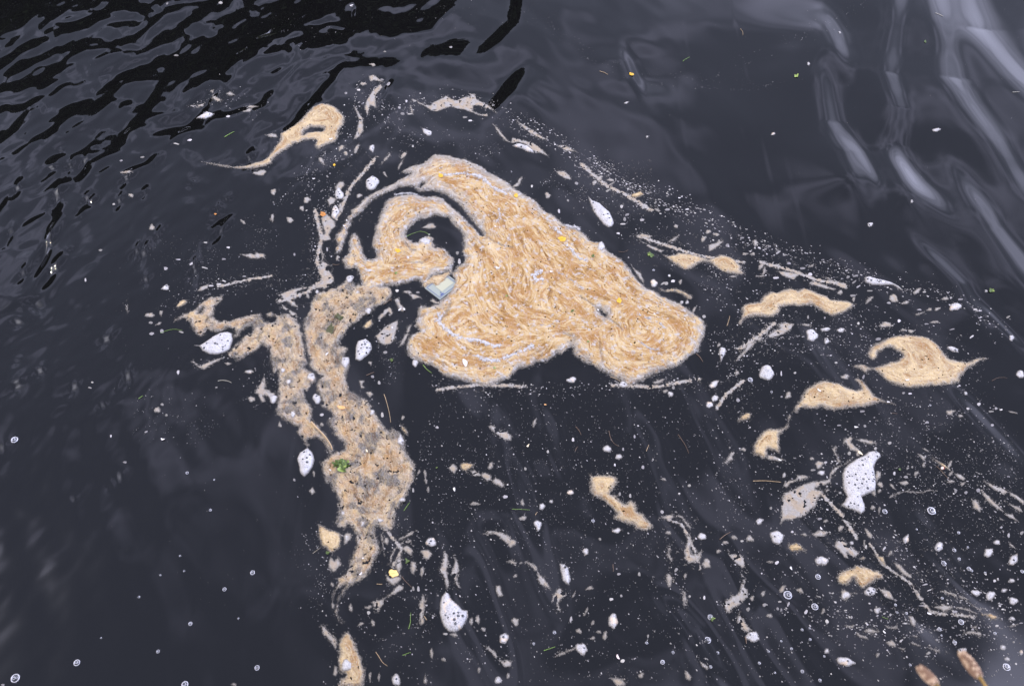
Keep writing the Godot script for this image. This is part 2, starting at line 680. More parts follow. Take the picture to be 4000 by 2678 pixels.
func tint(style: String, lane: float, s: float, t: float, dk: float, gv: float, p: Vector3, shift: float, size: float) -> Color:
	var a := nz_a.get_noise_2d(p.x * 0.5 + 11.0, p.z * 0.5 + shift)
	var b := nz_b.get_noise_2d(p.x * 1.5 + shift, p.z * 1.5)
	var c := WHITE
	var thick := 1.0
	match style:
		"mat":
			var m := t * 0.9 + 0.34 * b + 0.30 * nz_a.get_noise_2d(p.x * 0.16 + 900.0, p.z * 0.16)
			var pale := clampf(0.55 - s / 210.0 + 0.9 * a, 0.0, 1.0)
			var mid_c := OCHRE.lerp(Vector3(0.36, 0.285, 0.168), pale)
			c = mid_c.lerp(CREAM, clampf(m * 1.2 + 0.15, 0.0, 1.0)) if m > -0.14 else mid_c.lerp(BROWN, clampf((-m - 0.14) * (1.9 - 0.8 * pale), 0.0, 0.85))
			var wide_rim := 60.0 * smoothstep(-2350.0, -2950.0, p.z) + 40.0 + 70.0 * (a + 0.4 * b)
			var film_edge := 1.0 - smoothstep(4.0, maxf(wide_rim, 13.0), s)
			c = c.lerp(GREY * (1.04 + 0.25 * b + 0.25 * t), film_edge * 0.92)
			c = c.lerp(BROWN * 0.95, dk * clampf(0.75 - 0.8 * t, 0.0, 0.95))
			c = c.lerp(Vector3(0.22, 0.20, 0.17), gv * 0.6)
			var suds := nz_a.get_noise_2d(p.x * 0.8 + 1500.0, p.z * 0.8) + 0.35 * b
			c = c.lerp(WHITE * 0.88, clampf((suds - 0.24) * 3.2, 0.0, 0.8))
			c = c.lerp(Vector3(0.22, 0.215, 0.21), clampf((-suds - 0.34) * 2.4, 0.0, 0.6) * smoothstep(-2100.0, -2400.0, p.z) * (1.0 - smoothstep(-400.0, -250.0, p.x)))
			c = c.lerp(Vector3(0.30, 0.165, 0.06), clampf((nz_a.get_noise_2d(p.x * 0.22 + 2500.0, p.z * 0.22) + 0.06) * 2.4, 0.0, 0.75) * clampf(0.75 - t, 0.0, 1.0) * smoothstep(20.0, 70.0, s))
		"lump":
			var q := 1.2 * nz_a.get_noise_2d(p.x * 0.20 + 600.0, p.z * 0.20) + 0.55 * a + 0.25 * b + 0.12
			thick = smoothstep(-0.35, 0.15, q)
			c = Vector3(0.285, 0.265, 0.232).lerp(Vector3(0.36, 0.292, 0.20), thick)
			c = c.lerp(Vector3(0.37, 0.235, 0.11), clampf((q - 0.30) * 1.6 + t * 0.5, 0.0, 0.8) * thick)
			c = c.lerp(CREAM, clampf(t * 1.1 + 0.5 * b - 0.1, 0.0, 0.7))
			c = c.lerp(BROWN, clampf(-t * 1.2 - 0.28, 0.0, 0.6))
			var dirt := nz_a.get_noise_2d(p.x * 0.9 + 300.0, p.z * 0.9) + 0.4 * b
			c = c.lerp(Vector3(0.10, 0.085, 0.05), clampf((dirt - 0.52) * 3.0, 0.0, 0.75))
			c = c.lerp(GREY * 1.1, (1.0 - smoothstep(3.0, maxf(26.0 + 36.0 * a, 9.0), s)) * 0.85)
		"tan":
			var m := t + 0.35 * a + 0.2 * b
			c = Vector3(0.355, 0.275, 0.165).lerp(CREAM, clampf(m * 1.2 + 0.2, 0.0, 1.0)) if m > -0.2 else Vector3(0.355, 0.275, 0.165).lerp(BROWN * 1.3, clampf((-m - 0.2) * 1.1, 0.0, 0.6))
			c = c.lerp(GREY * 1.08, (1.0 - smoothstep(2.0, clampf(size * 0.10, 7.0, 22.0) * (1.0 + 0.9 * a), s)) * 0.9)
		"gray":
			c = GREY * (1.0 + 0.16 * b)
			var warm := clampf((a * 1.8 + 0.42) * smoothstep(2.0, 12.0, s), 0.0, 0.8)
			c = c.lerp(Vector3(0.335, 0.27, 0.185), warm * 0.8)
			c = c.lerp(WHITE * 0.9, clampf(smoothstep(3.0, 9.0, s) * (0.1 - a), 0.0, 0.22))
			c *= 0.80 + 0.24 * smoothstep(0.0, 3.0, s)
		"froth":
			c = (WHITE * (1.0 + 0.16 * b + 0.2 * a)).lerp(GREY * 1.1, (1.0 - smoothstep(1.0, 9.0 + 8.0 * a, s)) * 0.75)
			c = c.lerp(Vector3(0.20, 0.20, 0.21), t * 0.88)
			if lane > 0.0:
				c = WHITE * (0.98 - 0.6 * t)
			elif a > 0.22 and shift > 0.0 and int(shift) % 3 == 0:
				c = c.lerp(Vector3(0.62, 0.50, 0.36), clampf((a - 0.22) * 3.0, 0.0, 0.6))
	if style != "froth":
		var grain := sin(p.x * 12.9898 + p.z * 78.233) * 43758.5453
		grain -= floor(grain)
		c *= 0.93 + 0.14 * grain
		if grain > 0.972 and s > 6.0:
			c = c.lerp(WHITE * 1.15, 0.7)
	var thin := 1.0
	if style == "gray":
		thin = 0.38 + 0.57 * smoothstep(0.0, 7.0, s + 3.0 * b)
	elif style == "froth":
		thin = 0.35 + 0.65 * smoothstep(0.0, 6.0, s + 2.0 * b)
	else:
		thin = 0.22 + 0.78 * smoothstep(0.0, 10.0 + 8.0 * a, s + 5.0 * b)
		thin *= 0.55 + 0.45 * thick
	return Color(c.x, c.y, c.z, thin)


func marble(streak: PackedFloat32Array, d: PackedFloat32Array, solid: PackedFloat32Array, style: String, x0: float, z0: float, c: float, nx: int, nz: int, shift: float) -> void:
	var lines := []
	if style == "mat":
		for f in flow_paths():
			lines.append(path_of(f, 1.0))
	var step := 4
	var cw := nx / step + 2
	var ch := nz / step + 2
	var c2 := PackedFloat32Array()
	var s2 := PackedFloat32Array()
	c2.resize(cw * ch)
	s2.resize(cw * ch)
	for j in ch:
		for i in cw:
			var gi := clampi(i * step, 3, nx - 4)
			var gj := clampi(j * step, 3, nz - 4)
			var k := gj * nx + gi
			if d[k] < -20.0:
				continue
			var x := x0 + gi * c
			var z := z0 + gj * c
			var gx := d[k + 3] - d[k - 3]
			var gz := d[k + 3 * nx] - d[k - 3 * nx]
			var w := exp(-maxf(d[k], 0.0) / (40.0 if style == "mat" else 60.0)) + 0.02
			var along := atan2(gx, -gz) * 2.0
			var cc := cos(along) * w
			var ss := sin(along) * w
			for l in lines:
				var p := Vector2(x, z)
				for q in l.size() - 1:
					var ab: Vector2 = l[q + 1] - l[q]
					var tt := clampf((p - l[q]).dot(ab) / ab.length_squared(), 0.0, 1.0)
					var far: float = (p - l[q] - ab * tt).length_squared()
					var ww: float = 900.0 / (far + 900.0)
					ww = ww * ww * 2.0
					var th := ab.angle() * 2.0
					cc += cos(th) * ww
					ss += sin(th) * ww
			var turn := 1.1 * nz_a.get_noise_2d(x * 0.20 + 70.0, z * 0.20 + shift) + 1.0 * nz_a.get_noise_2d(x * 0.7 + 20.0, z * 0.7)
			turn *= smoothstep(6.0, 45.0, d[k]) * 1.6
			var ang := atan2(ss, cc) + turn
			c2[j * cw + i] = cos(ang)
			s2[j * cw + i] = sin(ang)
	var ux := PackedFloat32Array()
	var uz := PackedFloat32Array()
	ux.resize(nx * nz)
	uz.resize(nx * nz)
	for j in nz:
		for i in nx:
			var k := j * nx + i
			if solid[k] < -2.0 * c:
				continue
			var fi := float(i) / step
			var fj := float(j) / step
			var ii := int(fi)
			var jj := int(fj)
			fi -= ii
			fj -= jj
			var q := jj * cw + ii
			var a := lerpf(lerpf(c2[q], c2[q + 1], fi), lerpf(c2[q + cw], c2[q + cw + 1], fi), fj)
			var b := lerpf(lerpf(s2[q], s2[q + 1], fi), lerpf(s2[q + cw], s2[q + cw + 1], fi), fj)
			var th := 0.5 * atan2(b, a)
			ux[k] = cos(th)
			uz[k] = sin(th)
	var reach := 11
	var oi := int(shift) % 97
	for j in range(2, nz - 2):
		for i in range(2, nx - 2):
			var k := j * nx + i
			if solid[k] < -1.5 * c:
				continue
			var sum := 0.0
			var wide := 0.0
			var broad := 0.0
			for way in [1.0, -1.0]:
				var px := float(i)
				var pz := float(j)
				var vx: float = ux[k] * way
				var vz: float = uz[k] * way
				for s in reach:
					var n := int(pz + 0.5) * nx + int(px + 0.5)
					if n < 0 or n >= nx * nz:
						break
					var ax := ux[n]
					var az := uz[n]
					if ax * vx + az * vz < 0.0:
						ax = -ax
						az = -az
					if ax == 0.0 and az == 0.0:
						break
					vx = ax
					vz = az
					px += vx * 1.7
					pz += vz * 1.7
					sum += tile[((int(pz) + oi) & 255) * 256 + (int(px) & 255)]
					broad += tile[((int(pz * 0.13) + 90 + oi) & 255) * 256 + (int(px * 0.13 + 17.0) & 255)]
					wide += tile[((int(pz * 0.3) + 40 + oi) & 255) * 256 + (int(px * 0.3) & 255)]
			streak[k] = clampf((sum * 0.46 + wide * 0.13 + broad * 0.10) * (0.62 + 0.55 * smoothstep(-0.3, 0.4, nz_a.get_noise_2d((x0 + i * c) * 0.3 + 900.0, (z0 + j * c) * 0.3))) / sqrt(float(reach)), -1.0, 1.0)


func outline(x: float, z: float, a: float, b: float, turn: float, rough: float) -> Array:
	# a drifting scrap of foam: a blunt oval, now and then drawn out to a point
	var r := []
	var tail := rng.randf() * 0.5 if a > 1.25 * b else 0.0
	var side := 1.0 if rng.randf() < 0.5 else -1.0
	var ph := rng.randf() * TAU
	var n := 22
	for k in n:
		var u := TAU * k / n
		var q := 1.0 + rough * (0.5 * sin(2.0 * u + ph) + 0.35 * sin(3.0 * u + ph * 2.3) + 0.3 * sin(5.0 * u + ph * 1.7)) + rough * 0.35 * (rng.randf() - 0.5)
		var px := cos(u) * a * q
		var pz := sin(u) * b * q
		if tail > 0.0 and px * side > 0.0:
			var f := absf(px) / a
			pz *= 1.0 - tail * 1.1 * f
			px *= 1.0 + tail * 0.5 * f * f
		var v := Vector2(px, pz).rotated(deg_to_rad(turn))
		r.append(x + v.x)
		r.append(z + v.y)
	return r


func blob(called: String, label: String, category: String, number: int, x: float, z: float, a: float, b: float, turn: float) -> void:
	rng.seed = 77 + number
	var style := "froth" if category == "froth" else "gray"
	var l := outline(x, z, a, b, turn, 0.19 if style == "froth" else 0.30)
	foam(called, label, category, "white froth clumps on the water" if style == "froth" else "grey foam flecks on the water", style, number, [l], [], 0.0, null, 0.0, top_at(x, z) - 2.5 if style == "froth" else 0.0)


func chip(lobes: int, long: float) -> ArrayMesh:
	var v := PackedVector3Array([Vector3(0, 0.16, 0)])
	var n := PackedVector3Array([Vector3.UP])
	var idx := PackedInt32Array()
	for k in lobes:
		var u := TAU * k / lobes
		var q := 0.75 + 0.5 * rng.randf()
		v.append(Vector3(cos(u) * 0.5 * q * long, 0.0, sin(u) * 0.5 * q))
		n.append(Vector3(cos(u), 1.6, sin(u)).normalized())
	for k in lobes:
		idx.append_array(PackedInt32Array([0, 1 + k, 1 + (k + 1) % lobes]))
	return surface(v, n, idx)


func chips(called: String, label: String, places: Array) -> void:
	# nobody could count these: one object of scattered chips per kind
	var root := base(called, Vector3.ZERO)
	tag(root, label, "foam", "", "stuff")
	for kind in 4:
		var mine := []
		for k in places.size():
			if k % 4 == kind:
				mine.append(places[k])
		var mm := MultiMesh.new()
		mm.transform_format = MultiMesh.TRANSFORM_3D
		mm.use_colors = true
		mm.mesh = chip(6 + kind, 1.0)
		mm.instance_count = mine.size()
		for k in mine.size():
			mm.set_instance_transform(k, mine[k][0])
			mm.set_instance_color(k, mine[k][1])
		var o := MultiMeshInstance3D.new()
		o.name = "speck"
		o.multimesh = mm
		o.material_override = foam_mat
		o.set_meta("kind", "stuff")
		root.add_child(o, true)


func one_chip(x: float, z: float, l: float, turn: float) -> Array:
	var wide := l * rng.randf_range(0.42, 0.95)
	var t := Transform3D(Basis(Vector3.UP, -deg_to_rad(turn)) * Basis.from_scale(Vector3(l, minf(l, 5.0), wide) * 0.001), Vector3(x * 0.001, level(x * 0.001, z * 0.001) + 0.0004, z * 0.001))
	var g := 0.06 + 0.30 * pow(rng.randf(), 2.4) + 0.012 * minf(l, 9.0)
	return [t, Color(g, g * 0.97, g * rng.randf_range(0.86, 0.98))]


func make_specks() -> void:
	rng.seed = 5
	var places := []
	for b in bands():
		var p := path_of(b[5], 1.0)
		var whole := 0.0
		for k in p.size() - 1:
			whole += p[k].distance_to(p[k + 1])
		for n in int(b[1] * 2.1):
			var at := rng.randf() * whole
			var k := 0
			while k < p.size() - 2 and at > p[k].distance_to(p[k + 1]):
				at -= p[k].distance_to(p[k + 1])
				k += 1
			var run := (p[k + 1] - p[k]).normalized()
			var q: Vector2 = p[k] + run * at + run.orthogonal() * rng.randfn(0.0, 0.55) * b[0]
			var w := q.rotated(-run.angle())
			if nz_a.get_noise_2d(w.x * 0.13 + 400.0, w.y * 0.6) < 0.0 and rng.randf() < 0.85:
				continue
			var l: float = b[2] * 0.7 + (b[3] - b[2]) * pow(rng.randf(), 2.9)
			places.append(one_chip(q.x, q.y, l, rad_to_deg(run.angle()) + rng.randfn(0.0, 22.0)))
	chips("foam_specks", "countless tiny foam specks strewn in drifting bands across the water", places)
	places = []
	for f in fields():
		var p := path_of(f[4], 1.0)
		var box := Rect2(p[0], Vector2.ZERO)
		for q in p:
			box = box.expand(q)
		var n := 0
		while n < f[0] * 1.8:
			var q := Vector2(rng.randf_range(box.position.x, box.end.x), rng.randf_range(box.position.y, box.end.y))
			if not Geometry2D.is_point_in_polygon(q, p):
				continue
			n += 1
			var w := q.rotated(-deg_to_rad(f[3]) + 0.9 * nz_a.get_noise_2d(q.x * 0.06, q.y * 0.06))
			if nz_a.get_noise_2d(w.x * 0.10 + 800.0, w.y * 0.62) < 0.02 and rng.randf() < 0.88:
				continue
			var l: float = f[1] + (f[2] - f[1]) * pow(rng.randf(), 5.0)
			places.append(one_chip(q.x, q.y, l, f[3] + rng.randfn(0.0, 16.0)))
	# crumbs shed round the larger patches
	for o in get_children():
		if o is MeshInstance3D and (o.name.begins_with("foam_mat") or o.name.begins_with("foam_patch")):
			var v: PackedVector3Array = o.mesh.surface_get_arrays(0)[Mesh.ARRAY_VERTEX]
			var low := int(clampf(v.size() / 260.0, 8.0, 700.0))
			for k in low:
				var p: Vector3 = v[rng.randi_range(0, v.size() - 1)] + o.position
				var far: Vector3 = p + Vector3(rng.randfn(), 0.0, rng.randfn()) * 0.030
				places.append(one_chip(far.x * 1000.0, far.z * 1000.0, 1.5 + 6.0 * pow(rng.randf(), 3.0), rng.randf_range(20.0, 80.0)))
	for r in left_over():
		rng.seed = int(r[0]) + 9000
		var s := one_chip(r[0], r[1], 2.0 * r[2], r[4])
		s[0] = Transform3D(Basis(Vector3.UP, -deg_to_rad(r[4])) * Basis.from_scale(Vector3(2.0 * r[2], 6.0, 2.0 * r[3]) * 0.001), s[0].origin)
		places.append(s)
	chips("foam_flecks_fine", "fine pale foam specks sprinkled all over the lower water", places)


# ---------------------------------------------------------------- bubbles and scraps

func make_dome() -> ArrayMesh:
	var st := SurfaceTool.new()
	st.begin(Mesh.PRIMITIVE_TRIANGLES)
	var s := SphereMesh.new()
	s.radius = 1.0
	s.height = 1.0
	s.is_hemisphere = true
	s.radial_segments = 24
	s.rings = 8
	st.append_from(s, 0, Transform3D.IDENTITY)
	return st.commit()


func bubble(label: String, x: float, z: float, r: float) -> void:
	var o := base("bubble", Vector3(x * 0.001, level(x * 0.001, z * 0.001), z * 0.001))
	tag(o, label, "bubble", "single clear bubbles on the water")
	var f := put("film", dome, film, o)
	f.scale = Vector3(r, r * 0.85, r) * 0.001
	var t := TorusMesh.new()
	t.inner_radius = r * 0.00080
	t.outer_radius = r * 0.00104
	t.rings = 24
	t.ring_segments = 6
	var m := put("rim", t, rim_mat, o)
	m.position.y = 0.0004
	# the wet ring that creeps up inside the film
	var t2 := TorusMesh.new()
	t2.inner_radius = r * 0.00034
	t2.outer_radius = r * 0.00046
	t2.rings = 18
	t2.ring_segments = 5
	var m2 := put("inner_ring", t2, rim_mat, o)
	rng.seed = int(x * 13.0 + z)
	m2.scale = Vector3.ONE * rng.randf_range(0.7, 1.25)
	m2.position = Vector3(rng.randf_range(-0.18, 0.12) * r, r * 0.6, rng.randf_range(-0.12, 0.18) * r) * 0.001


func plane_of(x: float, z: float, up: float) -> Vector3:
	return Vector3(x * 0.001, level(x * 0.001, z * 0.001) + up * 0.001, z * 0.001)


func top_at(x: float, z: float) -> float:
	# height in mm of whatever foam lies at that place
	var best := 1.0
	for o in get_children():
		if o is MeshInstance3D and (o.name.begins_with("foam_mat") or o.name.begins_with("foam_patch")):
			var b: AABB = o.get_meta("span") if o.has_meta("span") else o.mesh.get_aabb()
			var q: Vector3 = Vector3(x * 0.001, 0, z * 0.001) - o.position
			if q.x > b.position.x and q.x < b.end.x and q.z > b.position.z and q.z < b.end.z:
				var v: PackedVector3Array = o.mesh.surface_get_arrays(0)[Mesh.ARRAY_VERTEX]
				for k in range(0, v.size(), 2):
					if absf(v[k].x - q.x) < 0.006 and absf(v[k].z - q.z) < 0.006:
						best = maxf(best, (v[k].y + o.position.y - level(x * 0.001, z * 0.001)) * 1000.0)
	return best


func sheet(pts: PackedVector2Array, curl: float, thick: float) -> ArrayMesh:
	# a leaf: a fan of rings between its outline and its middle, bent and a little thick
	var v := PackedVector3Array()
	var idx := PackedInt32Array()
	var n := pts.size()
	var r2 := 0.0
	for p in pts:
		r2 = maxf(r2, p.length())
	for side in 2:
		var first := v.size()
		for ring in 4:
			for p in pts:
				var q: Vector2 = p * (1.0 - ring * 0.31)
				v.append(Vector3(q.x, curl * pow(q.length() / r2, 2.0) + curl * 0.5 * sin(q.x / r2 * 2.6) - side * thick, q.y))
		for ring in 3:
			for k in n:
				var a := first + ring * n + k
				var b := first + ring * n + (k + 1) % n
				var f := PackedInt32Array([a, b, b + n, a, b + n, a + n])
				if side == 1:
					f.reverse()
				idx.append_array(f)
	for k in n:
		var a := k
		var b := (k + 1) % n
		idx.append_array(PackedInt32Array([a, a + 4 * n, b, b, a + 4 * n, b + 4 * n]))
	var st := SurfaceTool.new()
	st.begin(Mesh.PRIMITIVE_TRIANGLES)
	for p in v:
		st.add_vertex(p)
	for k in idx:
		st.add_index(k)
	st.generate_normals()
	return st.commit()


func leaf(label: String, x: float, z: float, l: float, turn: float, color: String) -> void:
	rng.seed = int(x * 7.0 + z)
	var o := base("leaf", plane_of(x, z, top_at(x, z) + 1.6))
	tag(o, label, "leaf", "fallen leaves on the foam")
	o.rotation.y = -deg_to_rad(turn)
	o.rotation.x = rng.randf_range(-0.12, 0.12)
	var pts := PackedVector2Array()
	for k in 26:
		var u := TAU * k / 26.0
		var q: float = l * 0.0005 * (1.0 + 0.16 * sin(2.0 * u + rng.randf() * 0.5) + 0.11 * sin(5.0 * u + x) + 0.05 * (rng.randf() - 0.5))
		var a := absf(wrapf(u - PI, -PI, PI))
		q *= 0.62 + 0.38 * smoothstep(0.0, 0.45, a)
		pts.append(Vector2(cos(u) * q, sin(u) * q * 0.82))
	var c: Color = {"yellow": Color(0.64, 0.38, 0.03), "orange": Color(0.46, 0.20, 0.05), "cream": Color(0.80, 0.58, 0.20)}[color]
	if not mats.has(color):
		mats[color] = plain(c, 0.5, true)
		mats[color + "v"] = plain(c * 0.7, 0.6)
	put("blade", sheet(pts, l * 0.00009, 0.0006), mats[color], o)
	var v := CapsuleMesh.new()
	v.radius = l * 0.000018
	v.height = l * 0.0008
	v.radial_segments = 6
	v.rings = 2
	var rib := put("vein", v, mats[color + "v"], o)
	rib.rotation.z = PI / 2
	rib.position.y = l * 0.00003 + 0.0004


func weed(label: String, x: float, z: float, l: float, number: int) -> void:
	rng.seed = number
	var big := l > 50.0
	var o := base("weed", plane_of(x, z, top_at(x, z) * (0.9 if big else 1.0) + 0.8))
	tag(o, label, "weed", "green plant scraps")
	var dull := label.begins_with("dark") or label.begins_with("olive")
	var key := "weed_dull" if dull else "weed"
	if not mats.has(key):
		mats[key] = plain(Color(0.055, 0.06, 0.018) if dull else Color(0.065, 0.11, 0.02), 0.55, true)
	if not mats.has("weed_pale"):
		mats["weed_pale"] = plain(Color(0.23, 0.32, 0.07), 0.55, true)
	for k in (26 if big else rng.randi_range(2, 4)):
		var s := l * (rng.randf_range(0.10, 0.26) if big else rng.randf_range(0.35, 0.6)) * 0.001
		var pts := PackedVector2Array()
		for q in 12:
			var u := TAU * q / 12.0
			var r := s * (0.75 + 0.3 * sin(3.0 * u + k) + 0.2 * rng.randf())
			pts.append(Vector2(cos(u) * r, sin(u) * r * 0.7))
		var f := put("frond", sheet(pts, s * 0.35, 0.0005), mats["weed_pale"] if rng.randf() < 0.22 and not dull else mats[key], o)
		var away := (Vector2.from_angle(rng.randf() * TAU) * l * 0.00045 * sqrt(rng.randf())) if k else Vector2.ZERO
		f.position = Vector3(away.x, 0.001 + rng.randf() * (0.006 if big else 0.001), away.y * 0.75)
		f.rotation = Vector3(rng.randf_range(-0.5, 0.5), rng.randf() * TAU, rng.randf_range(-0.5, 0.5)) * (1.0 if big else 0.4)


func tube(pts: PackedVector3Array, r0: float, r1: float, sides := 7) -> ArrayMesh:
	var c := Curve3D.new()
	for k in pts.size():
		var t := (pts[mini(k + 1, pts.size() - 1)] - pts[maxi(k - 1, 0)]) * 0.17
		c.add_point(pts[k], -t, t)
	var n := pts.size() * 5
	var st := SurfaceTool.new()
	st.begin(Mesh.PRIMITIVE_TRIANGLES)
	var l := c.get_baked_length()
	for k in n + 1:
		var p := c.sample_baked(l * k / n, true)
		var d := (c.sample_baked(minf(l * k / n + l * 0.01, l), true) - c.sample_baked(maxf(l * k / n - l * 0.01, 0.0), true)).normalized()
		var s := d.cross(Vector3.UP if absf(d.y) < 0.9 else Vector3.RIGHT).normalized()
		var u := s.cross(d)
		var r := lerpf(r0, r1, float(k) / n) * (1.0 + 0.08 * sin(k * 1.9))
		for q in sides:
			var e := s * cos(TAU * q / sides) + u * sin(TAU * q / sides)
			st.set_normal(e)
			st.add_vertex(p + e * r)
	for k in n:
		for q in sides:
			var a := k * sides + q
			var b := k * sides + (q + 1) % sides
			for w in [a, b, a + sides, b, b + sides, a + sides]:
				st.add_index(w)
	return st.commit()


func stalk(label: String, r: float, color: String, line: Array) -> void:
	var p := path_of(line, 1.0)
	var mid := p[p.size() / 2]
	var at := plane_of(mid.x, mid.y, 0.0)
	var pts := PackedVector3Array()
	for q in p:
		pts.append(plane_of(q.x, q.y, top_at(q.x, q.y) + r * 0.7) - at)
	var c: Color = {"straw": Color(0.40, 0.29, 0.16), "brown": Color(0.15, 0.10, 0.065), "grey": Color(0.34, 0.30, 0.22), "grass": Color(0.17, 0.29, 0.06), "pale": Color(0.50, 0.48, 0.38)}[color]
	if not mats.has("s" + color):
		mats["s" + color] = plain(c, 0.6)
	var o := put("grass_stalk" if color in ["grass", "pale"] else "twig", tube(pts, r * (0.00095 if r > 3.0 else 0.0007), r * 0.0004), mats["s" + color])
	o.position = at
	tag(o, label, "grass" if color in ["grass", "pale"] else "twig", "stalks and twigs on the water")


func petal(label: String, x: float, z: float, l: float, turn: float) -> void:
	rng.seed = int(x * 3.0 - z * 5.0)
	var pts := PackedVector2Array()
	for k in 18:
		var u := TAU * k / 18.0
		var q: float = l * 0.0005 * (1.0 + 0.12 * sin(3.0 * u + x) + 0.06 * rng.randf())
		pts.append(Vector2(cos(u) * q, sin(u) * q * 0.42 * (1.0 - 0.4 * cos(u))))
	var key := "cream_petal" if label.begins_with("cream") else "pink_petal" if label.contains("pink") else "rust" if label.contains("orange") else "petal"
	if not mats.has(key):
		mats[key] = plain({"cream_petal": Color(0.74, 0.66, 0.46), "pink_petal": Color(0.78, 0.66, 0.66), "rust": Color(0.72, 0.40, 0.16), "petal": Color(0.66, 0.66, 0.65)}[key], 0.5, true)
	var o := put("petal", sheet(pts, l * 0.00022, 0.0006), mats[key])
	o.position = plane_of(x, z, top_at(x, z) + 1.4)
	o.rotation = Vector3(rng.randf_range(-0.15, 0.15), -deg_to_rad(turn), 0.0)
	tag(o, label, "petal", "petals and pale scraps on the water")


func bead(x: float, z: float, r: float) -> void:
	var o := base("bead", plane_of(x, z, r * 0.5))
	tag(o, "tiny white bead with a red band on a twig at the lower right", "bead")
	var s := SphereMesh.new()
	s.radius = r * 0.001
	s.height = r * 0.002
	s.radial_segments = 16
	s.rings = 8
	put("ball", s, plain(Color(0.8, 0.76, 0.68), 0.4), o)
	var t := TorusMesh.new()
	t.inner_radius = r * 0.0006
	t.outer_radius = r * 0.00104
	t.rings = 16
	t.ring_segments = 8
	var b := put("red_band", t, plain(Color(0.42, 0.07, 0.03), 0.5), o)
	b.position.y = r * 0.00025
	b.rotation.z = 0.9


func box_of(corners: Array) -> void:
	# a flat pale card box, awash and tilted, under the edge of the mat
	var q := path_of(corners, 0.001)
	var mid := (q[0] + q[1] + q[2] + q[3]) / 4.0
	var o := base("card_box", Vector3(mid.x, level(mid.x, mid.y), mid.y))
	tag(o, "pale blue card box with dark blue edging, half covered by foam beside the mat", "box")
	var right := (q[1] - q[0])
	var down := (q[3] - q[0])
	var w := right.length()
	var h := down.length()
	o.rotation.y = -right.angle()
	o.rotate_object_local(Vector3.RIGHT, -0.055)
	o.rotate_object_local(Vector3.BACK, -0.03)
	o.position.y += 0.0008
	var deep := 0.034
	var st := SurfaceTool.new()
	st.begin(Mesh.PRIMITIVE_TRIANGLES)
	var rim := 0.006
	var steps := [[-0.0, 0.0], [0.002, 0.0018], [0.004, 0.003]]
	var card := plain(Color(0.25, 0.285, 0.25), 0.8)
	var blue := plain(Color(0.03, 0.055, 0.20), 0.8)
	var body := BoxMesh.new()
	body.size = Vector3(w, deep, h)
	var side := put("side_wall", body, plain(Color(0.035, 0.045, 0.06), 0.35), o)
	side.position.y = -deep * 0.5
	var lid := BoxMesh.new()
	lid.size = Vector3(w - 0.003, 0.003, h - 0.003)
	put("lid", lid, card, o).position.y = 0.0015
	for k in 4:
		var b := BoxMesh.new()
		b.size = Vector3(w - 0.014, 0.0010, 0.0018) if k < 2 else Vector3(0.0018, 0.0010, h - 0.0205)
		var e := put("edging", b, blue, o)
		e.position = Vector3(0, 0.0033, (0.5 * h - 0.0075) * (1 if k == 0 else -1)) if k < 2 else Vector3((0.5 * w - 0.0085) * (1 if k == 2 else -1), 0.0033, 0)
	var s := BoxMesh.new()
	s.size = Vector3(w * 0.55, 0.0012, h * 0.42)
	var st2 := put("cream_sticker", s, plain(Color(0.36, 0.37, 0.27), 0.8), o)
	st2.position = Vector3(w * 0.08, 0.0036, h * 0.02)
	var f := SystemFont.new()
	f.font_names = PackedStringArray(["Droid Sans"])
	for k in 2:
		var t := TextMesh.new()
		t.font = f
		t.text = "E" if k == 0 else "▬▬▬▬"
		t.font_size = 64
		t.pixel_size = (0.018 if k == 0 else 0.005) / 64.0
		t.depth = 0.0006
		var tm := put("blue_print", t, blue, o)
		tm.rotation.x = -PI / 2
		tm.position = Vector3(-w * 0.5 + (0.030 if k == 0 else 0.026), 0.0036, h * (0.27 if k == 0 else 0.36))


func seed_head(label: String, tip: Vector3, low: Vector3, foot: Vector3, r: float) -> void:
	rng.seed = int(tip.x * 1e5)
	var o := base("grass_seed_head", low)
	tag(o, label, "grass", "grass seed heads in the bottom right corner")
	var axis_v := tip - low
	var l := axis_v.length()
	var up := axis_v / l
	var s := up.cross(Vector3.RIGHT).normalized()
	var t := up.cross(s)
	var core := tube(PackedVector3Array([Vector3.ZERO, axis_v * 0.5, axis_v * 0.97]), r * 0.6, r * 0.4, 10)
	if not mats.has("grain"):
		mats["grain"] = plain(Color(0.22, 0.135, 0.082), 0.7)
		mats["grain_pale"] = plain(Color(0.46, 0.335, 0.22), 0.7)
		mats["stem"] = plain(Color(0.42, 0.27, 0.07), 0.6)
	put("spike_core", core, mats["grain"], o)
	var g := SphereMesh.new()
	g.radius = 1.0
	g.height = 2.0
	g.radial_segments = 7
	g.rings = 4
	for k in 96:
		var u := (k + 0.5) / 96.0
		var a := k * 2.39996
		var fat := r * (0.66 + 0.42 * sin(PI * pow(u, 0.8)))
		var e := s * cos(a) + t * sin(a)
		var m := put("grain", g, mats["grain_pale"] if rng.randf() < 0.4 else mats["grain"], o)
		m.position = up * (l * u) + e * fat * 0.82
		m.basis = Basis(t, (up * 0.8 + e * 0.5).normalized(), s).orthonormalized() * Basis.from_scale(Vector3(r * 0.24, r * 0.40, r * 0.24))
	var run := (foot - low)
	var ground := low + run.normalized() * 0.2
	var root := Vector3(low.x + 0.35, 1.22, 0.12)
	var stem := PackedVector3Array([Vector3.ZERO, run, (ground - low).lerp(root - low, 0.45), root - low])
	put("stem", tube(stem, 0.0026, 0.0030, 8), mats["stem"], o)


# ---------------------------------------------------------------- banks and trees

